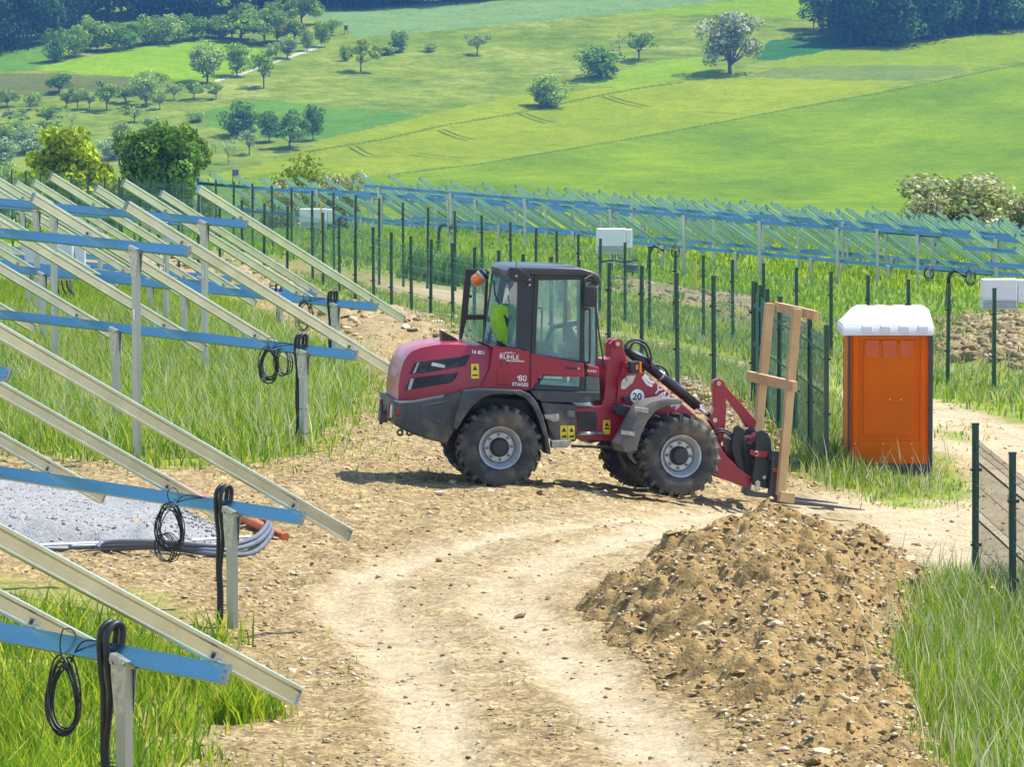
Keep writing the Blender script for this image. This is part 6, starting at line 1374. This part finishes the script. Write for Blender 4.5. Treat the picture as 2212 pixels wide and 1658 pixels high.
# ================================================================== TREES
M_BARK = mat('bark', (.11, .085, .065), .9, 0, .3, 12, .5, 30)
def leaf_mat(name, c1, c2, transl=.3):
    return mat(name, c1, .6, 0, 0, 1.5, col2=c2, transl=transl, attr='tint', spec=.05)
LEAF = {'mid': leaf_mat('leaf_mid', (.27, .39, .04), (.19, .30, .03)), 'dark': leaf_mat('leaf_dark', (.16, .28, .03), (.105, .20, .024)), 'light': leaf_mat('leaf_light', (.35, .45, .10), (.26, .36, .07)),
        'yellow': leaf_mat('leaf_yellow', (.36, .44, .02), (.25, .34, .016)), 'conifer': leaf_mat('leaf_conifer', (.032, .075, .028), (.024, .058, .022), .12), 'grey': leaf_mat('leaf_grey', (.31, .40, .15), (.24, .32, .11)), 'flower': leaf_mat('leaf_flower', (.28, .32, .09), (.21, .26, .07)), 'wood': leaf_mat('leaf_wood', (.06, .13, .035), (.042, .10, .028), .2), 'gold': leaf_mat('leaf_gold', (.38, .34, .05), (.3, .28, .04))}
def crown_mesh(seed, blobs, nleaf, size, shape='round', flowers=0., fcol=(3.2, 2.6, 5.)):
    r2 = np.random.default_rng(seed); B = []
    for k in range(blobs):
        if shape == 'conifer':
            t = r2.random(); zc = .12+.86*t; rad = .24*(1-t)**.85+.015; a = r2.uniform(0, 6.283); B.append((math.cos(a)*rad*.75, math.sin(a)*rad*.75, zc, rad*.55+.02))
        else:
            v = r2.normal(0, 1, 3); v /= np.linalg.norm(v); d = r2.random()**.4*(1+.22*math.sin(3*math.atan2(v[1], v[0])+seed*1.7)+.18*math.sin(4.3*v[2]+seed))
            if shape == 'bush': c = (v[0]*d*.36, v[1]*d*.36, .42+v[2]*d*.36); rb = r2.uniform(.12, .24)
            elif shape == 'loose': c = (v[0]*d*.40, v[1]*d*.40, .62+v[2]*d*.26); rb = r2.uniform(.08, .15)
            elif shape == 'tall': c = (v[0]*d*.26, v[1]*d*.26, .56+v[2]*d*.36); rb = r2.uniform(.10, .19)
            elif shape == 'clumpy': d = .45+.55*r2.random(); q_ = 1+.18*math.sin(3*math.atan2(v[1], v[0])+seed)+.14*math.sin(5*v[2]+seed); c = (v[0]*d*.35*q_, v[1]*d*.35*q_, .54+v[2]*d*.36*(1+.1*math.sin(4*v[0]))); rb = r2.uniform(.06, .13)
            else: c = (v[0]*d*.36, v[1]*d*.36, .56+v[2]*d*.32); rb = r2.uniform(.11, .20)
            B.append((*c, rb))
    B = np.array(B); w = B[:, 3]**2; bi = r2.choice(len(B), nleaf, p=w/w.sum())
    v = r2.normal(0, 1, (nleaf, 3)); v /= np.linalg.norm(v, axis=1)[:, None]; rad = B[bi, 3]*(.55+.5*r2.random(nleaf)**.6)
    c = B[bi, :3]+v*rad[:, None]*np.array([1, 1, .85]); c[:, 2] = np.maximum(c[:, 2], .03)
    nrm = v+r2.normal(0, .55, (nleaf, 3)); nrm /= np.linalg.norm(nrm, axis=1)[:, None]
    t1 = np.cross(nrm, r2.normal(0, 1, (nleaf, 3))); t1 /= np.linalg.norm(t1, axis=1)[:, None]+1e-9; t2 = np.cross(nrm, t1)
    s = size*r2.uniform(.55, 1.3, nleaf)[:, None]
    V = np.stack([c-t1*s-t2*s*.6, c+t1*s*.3-t2*s*.9, c+t1*s+t2*s*.5, c-t1*s*.2+t2*s*.9], 1); q = np.arange(nleaf*4).reshape(-1, 4)
    me = mesh_np('crown', V.reshape(-1, 3), quads=q)
    bt = r2.uniform(.6, 1.35, len(B)); col = bt[bi][:, None]*r2.uniform(.75, 1.25, (nleaf, 1))*np.array([[1, 1, 1.]]); 
    if shape != 'conifer': col = col*np.where(r2.random((nleaf, 1)) < .15, np.array([[1.5, 1.25, .9]]), 1.)
    if flowers: 
        fb = r2.random(len(B)) < .75
        col = np.where(((r2.random(nleaf) < flowers) & fb[bi] & (v[:, 2] > -.3))[:, None], np.array([fcol]), col)
    add_attr(me, 'tint', np.repeat(col, 4, 0)); return me, B
def trunk_mesh(seed, B, h0, r0, shape):
    r2 = random.Random(seed); bm = bmesh.new()
    top = .92 if shape == 'conifer' else .5
    pts = [Vector((0, 0, -.12)), Vector((0, 0, .0)), Vector((r2.uniform(-.01, .01), r2.uniform(-.01, .01), h0)), Vector((r2.uniform(-.03, .03), r2.uniform(-.03, .03), (h0+top)/2)), Vector((r2.uniform(-.04, .04), r2.uniform(-.04, .04), top))]
    bm_tube(bm, pts, [r0*1.3, r0*1.1, r0*.85, r0*.5, r0*.2], 7)
    if shape != 'conifer':
        for k in range(9):
            b = B[r2.randrange(len(B))]; s = Vector((0, 0, h0*r2.uniform(.8, 1.1))); e = Vector(b[:3])
            bm_tube(bm, [s, s.lerp(e, .5)+Vector((0, 0, -.02)), e], [r0*.5, r0*.3, r0*.1], 5)
    return bm_mesh(bm, 'trunk')
KIND = {}
def kind(name, shape, blobs, nleaf, size, seeds, h0=.2, r0=.022, flowers=0., fcol=(3.2, 2.6, 5.)):
    KIND[name] = []
    for s in seeds:
        c, B = crown_mesh(s, blobs, nleaf, size, shape, flowers, fcol); KIND[name].append((c, trunk_mesh(s, B, h0, r0, shape)))
kind('round', 'round', 26, 2600, .026, (1, 2, 3)); kind('loose', 'loose', 20, 1500, .026, (4, 5, 6), .28, .02); kind('bush', 'bush', 24, 2400, .026, (7, 8, 9), .1, .015)
kind('conifer', 'conifer', 130, 3000, .018, (10, 11, 12), .1, .014); kind('tall', 'tall', 30, 2600, .022, (13, 14, 15), .15, .015); kind('thin', 'loose', 9, 320, .022, (16, 17), .3, .016)
kind('flowering', 'round', 34, 5200, .021, (18,), .14, .03, .5, (3.0, 2.3, 6.5)); kind('near_dark', 'clumpy', 95, 15000, .017, (19,), .12, .02); kind('near_yellow', 'clumpy', 60, 9500, .019, (20,), .15, .02); kind('near_bush', 'bush', 40, 6500, .021, (21, 22), .08, .012); kind('near_flower', 'bush', 44, 9000, .019, (23, 24), .08, .012, .33, (2.6, 1.9, 4.6))
CM = {}
def crown_for(k, i, m):
    key = (k, i, m)
    if key not in CM:
        me = KIND[k][i][0].copy(); me.materials.clear(); me.materials.append(LEAF[m]); CM[key] = me
    return CM[key]
for k_ in KIND:
    for c, t in KIND[k_]: t.materials.append(M_BARK)
tcount = 0
def tree(px, py, hp, wp, k, m, label, cat='tree', group=None, Z=None, top=False, name=None):
    """py: picture row of the foot (or of the tip when top=True, with Z given)"""
    global tcount; tcount += 1; rr = random.Random(tcount)
    if Z is None: p, Z = on_hill(px, py); h = hp*Z/FPX; p = p-Vector((0, 0, .02*h))
    else:
        t = P(px, py, Z); g = GHs(t.x, t.y) if t.y < 298 else float(np.interp(t.y, KY, KZ)); h = t.z-g; p = Vector((t.x, t.y, g))
    w = wp*Z/FPX*(1.18 if k not in ('flowering', 'near_dark', 'near_yellow') else (1.05 if k == 'flowering' else 1.3)) * (1.15 if k in ('round', 'loose', 'bush', 'tall') and p.y > 400 else 1.); h *= 1.1 if k == 'flowering' else 1.12 if p.y > 400 else 1.06 if k not in ('conifer',) else 1.; i = rr.randrange(len(KIND[k])); full = {'conifer': .5, 'tall': .78, 'bush': .98}.get(k, .98 if 'near_b' in k or 'flow' in k else 1.0)
    root = empty(name or ('bush' if cat == 'bush' else 'tree'), p); root.rotation_euler = (0, 0, rr.uniform(0, 6.28)); root.scale = (w/full, w/full, h)
    link('crown', crown_for(k, i, m), parent=root); link('trunk', KIND[k][i][1], parent=root); tag(root, label, cat, group); return root
Q6 = lambda x, y, h, w: (x/1.996, y/1.996, h/1.996, w/1.996)
Q7 = lambda x, y, h, w: (x/1.908+1052.8, y/1.908, h/1.908, w/1.908)
T6 = [  # zoomed picture: foot x, foot y, height, width, kind, leaf, label, group
 (893, 358, 170, 165, 'round', 'light', 'pale green round tree beside the narrow hill lane', None), (1022, 330, 145, 112, 'tall', 'mid', 'dark round tree on the narrow hill lane', None), (1137, 380, 160, 122, 'loose', 'mid', 'tree with bare lower trunk casting shade below the lane', None),
 (1555, 310, 135, 135, 'loose', 'yellow', 'spreading yellow green tree on the open meadow', None), (1495, 262, 72, 46, 'bush', 'dark', 'small dark bush behind the spreading meadow tree', None), (1712, 228, 106, 72, 'bush', 'dark', 'dark conical tree alone on the upper meadow', None), (1660, 236, 40, 84, 'bush', 'mid', 'low bush beside the dark conical tree', None), (1850, 222, 46, 62, 'bush', 'light', 'small round pale bush on the upper meadow', None), (2058, 236, 98, 92, 'loose', 'grey', 'lone gnarled fruit tree on the upper meadow', None),
 (1045, 590, 175, 165, 'bush', 'dark', 'largest dark bushy tree of the clump by the blue green field', None), (1160, 612, 130, 105, 'tall', 'dark', 'narrow dark tree inside the clump by the blue green field', None), (1250, 642, 155, 150, 'round', 'dark', 'broad dark tree of the clump above the barley', None), (1350, 607, 152, 98, 'tall', 'dark', 'slim dark tree with clear trunk above the barley', None), (1075, 668, 112, 96, 'loose', 'grey', 'pale leafy fruit tree below the dark clump', None), (985, 708, 112, 82, 'thin', 'grey', 'thin half bare fruit tree below the dark clump', None)]
G_OR = 'old orchard trees on the left slope'; L_OR = 'old orchard tree on the left slope'
for a in [(130, 475, 82, 85, 'loose', 'light'), (255, 402, 88, 112, 'round', 'dark'), (460, 477, 122, 125, 'loose', 'mid'), (285, 472, 82, 92, 'loose', 'mid'), (335, 470, 92, 84, 'loose', 'light'), (630, 457, 150, 145, 'round', 'light'), (640, 400, 95, 125, 'round', 'mid'), (540, 442, 72, 95, 'round', 'mid'), (690, 472, 84, 76, 'loose', 'light'), (750, 432, 82, 66, 'loose', 'grey'), (835, 428, 76, 98, 'loose', 'mid'), (932, 428, 68, 80, 'loose', 'mid'), (580, 527, 72, 96, 'loose', 'light'), (200, 542, 82, 125, 'loose', 'mid'), (30, 462, 84, 95, 'round', 'mid'), (90, 540, 62, 76, 'loose', 'light'), (45, 532, 62, 66, 'loose', 'grey'), (310, 542, 62, 66, 'thin', 'grey'), (850, 524, 46, 86, 'bush', 'mid'), (160, 455, 60, 60, 'loose', 'light'), (385, 470, 80, 70, 'loose', 'grey'), (60, 600, 90, 110, 'bush', 'mid'), (130, 660, 130, 150, 'bush', 'grey'), (20, 640, 120, 140, 'bush', 'mid'), (490, 690, 105, 145, 'bush', 'grey'), (215, 570, 60, 90, 'loose', 'light'), (10, 720, 140, 150, 'bush', 'grey'), (930, 660, 60, 60, 'thin', 'grey'), (1010, 640, 60, 60, 'thin', 'light'), (640, 560, 60, 90, 'loose', 'light'), (700, 610, 70, 90, 'bush', 'grey'), (520, 600, 80, 100, 'bush', 'light')]: T6.append((*a, L_OR, G_OR))
G_HD = 'trees of the hedgerow on the left ridge'; L_HD = 'leafy tree in the hedgerow along the left ridge'
for a in [(250, 264, 155, 105, 'bush', 'dark'), (320, 244, 155, 112, 'bush', 'mid'), (420, 218, 135, 135, 'bush', 'mid'), (500, 218, 142, 115, 'bush', 'dark'), (560, 206, 122, 115, 'bush', 'dark'), (640, 192, 140, 122, 'bush', 'mid'), (700, 186, 142, 145, 'bush', 'light'), (840, 168, 125, 125, 'bush', 'dark'), (380, 205, 150, 110, 'bush', 'mid'), (770, 180, 100, 90, 'bush', 'mid'), (960, 162, 105, 95, 'bush', 'mid'), (900, 160, 90, 90, 'bush', 'dark')]: T6.append((*a, L_HD, G_HD))
G_KN = 'trees of the knoll copse at the lane end'; L_KN = 'tree in the copse on the knoll above the lane'
for a in [(1040, 182, 155, 205, 'round', 'mid'), (1140, 190, 165, 145, 'round', 'mid'), (1300, 105, 135, 145, 'round', 'mid'), (1215, 110, 115, 105, 'round', 'mid'), (1385, 202, 108, 74, 'tall', 'mid'), (1325, 220, 92, 58, 'tall', 'light'), (1430, 152, 72, 64, 'round', 'mid'), (1240, 252, 92, 84, 'round', 'grey'), (1190, 262, 82, 64, 'loose', 'grey'), (1270, 180, 100, 100, 'round', 'mid'), (1000, 165, 120, 110, 'round', 'dark'), (1110, 120, 90, 120, 'round', 'mid')]: T6.append((*a, L_KN, G_KN))
T6.append((1195, 178, 92, 92, 'round', 'gold', 'golden yellow tree in the copse on the knoll', None))
for a in T6: q = Q6(*a[:4]); tree(*q, a[4], a[5], a[6], 'bush' if a[4] == 'bush' and 'hedgerow' not in a[6] else 'tree', a[7])
for a in [(1000, 302, 250, 265, 'flowering', 'flower', 'large cream flowering tree standing between the green fields'), (240, 437, 138, 168, 'bush', 'mid', 'round green bush on the margin above the barley'), (470, 325, 150, 185, 'bush', 'dark', 'dark dense bush next to the open crowned tree'), (625, 248, 128, 132, 'loose', 'mid', 'open crowned tree behind the dark dense bush'), (545, 222, 80, 74, 'thin', 'grey', 'nearly bare thin tree behind the dark dense bush')]:
    tree(*Q7(*a[:4]), a[4], a[5], a[6], 'bush' if a[4] == 'bush' else 'tree')
# near trees behind the fence and the far tables
tree(352, 249, 0, 196, 'near_dark', 'dark', 'big dark green round tree behind the fence', Z=236); tree(140, 268, 0, 196, 'near_yellow', 'yellow', 'yellow green tree next to the big dark tree', Z=246)
tree(672, 322, 0, 175, 'near_bush', 'yellow', 'yellow green bushy tree behind the far tables', 'bush', Z=272); tree(735, 350, 0, 100, 'near_flower', 'flower', 'white flowering shrub beside the yellow green bushy tree', 'bush', Z=262); tree(606, 352, 0, 84, 'near_flower', 'flower', 'brownish blossoming shrub left of the bushy tree', 'bush', Z=258); tree(640, 345, 0, 70, 'near_bush', 'mid', 'small green shrub among the blossoming shrubs', 'bush', Z=262)
tree(2090, 356, 0, 235, 'near_flower', 'flower', 'wide whitish blossoming bush behind the far tables', 'bush', Z=238); tree(2000, 385, 0, 100, 'near_flower', 'flower', 'smaller blossoming bush joined to the wide one', 'bush', Z=236); tree(2215, 385, 0, 90, 'near_flower', 'flower', 'blossoming bush at the far side of the wide one', 'bush', Z=240)
tree(444, 375, 0, 40, 'near_bush', 'mid', 'small shrub beside the big dark tree', 'bush', Z=250); tree(528, 378, 0, 30, 'near_bush', 'light', 'small pale shrub below the raised hide', 'bush', Z=262); tree(945, 380, 0, 90, 'near_flower', 'mid', 'leafy shrub behind the far rafters', 'bush', Z=262); tree(232, 345, 0, 70, 'near_bush', 'mid', 'shrub between the yellow green and the dark tree', 'bush', Z=250); tree(20, 330, 0, 110, 'near_bush', 'grey', 'grey green shrub next to the yellow green tree', 'bush', Z=256)
# woods
def wood(line, n, rows, dy, hm, kinds, group, label, seed):
    rr = random.Random(seed); xs = [p[0] for p in line]; ys = [p[1] for p in line]
    for r_ in range(rows):
        for i in range(n):
            px = xs[0]+(xs[-1]-xs[0])*(i+rr.uniform(.1, .9))/n; py = float(np.interp(px, xs, ys))-r_*dy+rr.uniform(-3, 3)
            k, m, hs, ws = rr.choice(kinds); h = hm*hs*rr.uniform(.8, 1.15); tree(px, py, h*10.2, ws*10.2*rr.uniform(.85, 1.15), k, m, label[0 if k == 'conifer' else 1], 'tree', group[0 if k == 'conifer' else 1])
wood([(-120, 125), (0, 112), (95, 96), (185, 50), (300, 42), (450, 38), (675, 16), (800, 18), (1000, 0), (1160, -14)], 34, 2, 14, 17, [('conifer', 'conifer', 1.2, 6.5), ('conifer', 'conifer', 1.1, 6), ('tall', 'wood', .95, 8), ('round', 'wood', .8, 9)], ('conifers of the left hilltop wood', 'broadleaf trees of the left hilltop wood'), ('dark conifer in the wood along the left hilltop', 'dark leafy tree in the wood along the left hilltop'), 4)
wood([(1822, 90), (1830, 93), (1891, 97), (2049, 74), (2212, 56), (2330, 40)], 20, 3, 13, 19, [('conifer', 'conifer', 1.1, 7), ('tall', 'wood', 1., 10), ('round', 'wood', .95, 11), ('bush', 'wood', .7, 11)], ('conifers of the right hand wood', 'broadleaf trees of the right hand wood'), ('dark conifer in the wood above the light green field', 'dark leafy tree in the wood above the light green field'), 5)
tree(1758, 62, 110, 55, 'tall', 'mid', 'sunlit leafy tree at the corner of the right hand wood'); tree(1776, 73, 100, 40, 'tall', 'wood', 'tree with bare trunk at the corner of the right hand wood')
# raised hides on the hill
M_HW = mat('weathered_hide_wood', (.10, .075, .055), .85)
def hide(px, py, hpx, label, ladder=True):
    p, Z = on_hill(px, py); h = hpx*Z/FPX; root = empty('raised_hide', p); s = h/3.2
    def part(n_, fn): bm = bmesh.new(); fn(bm); link(n_, bm_mesh(bm, n_), M_HW if n_ != 'rail' else M_POST, root)
    for sx in (-.5, .5):
        for sy in (-.5, .5): part('leg', lambda bm: bm_bar(bm, (sx*s*1.1, sy*s, -.2), (sx*s*.9, sy*s, 1.3*s), .09*s, .09*s, (1, 0, 0)))
    part('cabin', lambda bm: (bm_box(bm, (-.1*s, 0, 1.75*s), (.95*s, 1.0*s, .95*s)), bmesh.ops.bevel(bm, geom=bm.edges[:], offset=.03*s, segments=1, affect='EDGES')))
    if ladder:
        for sx in (-.55, -.0, .55): part('rail', lambda bm: bm_bar(bm, (sx*s, -.5*s, 1.2*s), (sx*s, -.5*s, 3.2*s), .06*s, .06*s, (1, 0, 0)))
        part('rail', lambda bm: bm_bar(bm, (-.55*s, -.5*s, 3.15*s), (.55*s, -.5*s, 3.15*s), .06*s, .06*s)); part('rail', lambda bm: bm_bar(bm, (-.55*s, -.5*s, 2.5*s), (.55*s, -.5*s, 2.5*s), .05*s, .05*s))
    else: part('roof', lambda bm: bm_prism(bm, [(-.8*s, 2.25*s), (.8*s, 2.25*s), (.7*s, 2.5*s), (-.7*s, 2.6*s)], -.7*s, .7*s))
    tag(root, label, 'hide')
hide(510, 398, 46, 'metal framed raised hide at the field corner'); hide(748, 74, 24, 'small raised hide cabin below the pale hilltop field', False)

# ================================================================== HAZE
hb = bmesh.new(); bm_box(hb, (20, 720, 45), (1000, 1680, 160)); hz_ = link('haze', bm_mesh(hb, 'haze')); tag(hz_, 'thin bluish summer haze over the valley', 'haze', kind='stuff')
hm = bpy.data.materials.new('haze_air'); hm.use_nodes = True; hn = hm.node_tree.nodes; hn.remove(hn['Principled BSDF'])
pvn = hn.new('ShaderNodeVolumePrincipled'); pvn.inputs['Color'].default_value = (.16, .44, 1, 1); pvn.inputs['Density'].default_value = .00013; pvn.inputs['Anisotropy'].default_value = .1
hm.node_tree.links.new(pvn.outputs[0], hn['Material Output'].inputs['Volume']); hz_.data.materials.append(hm)
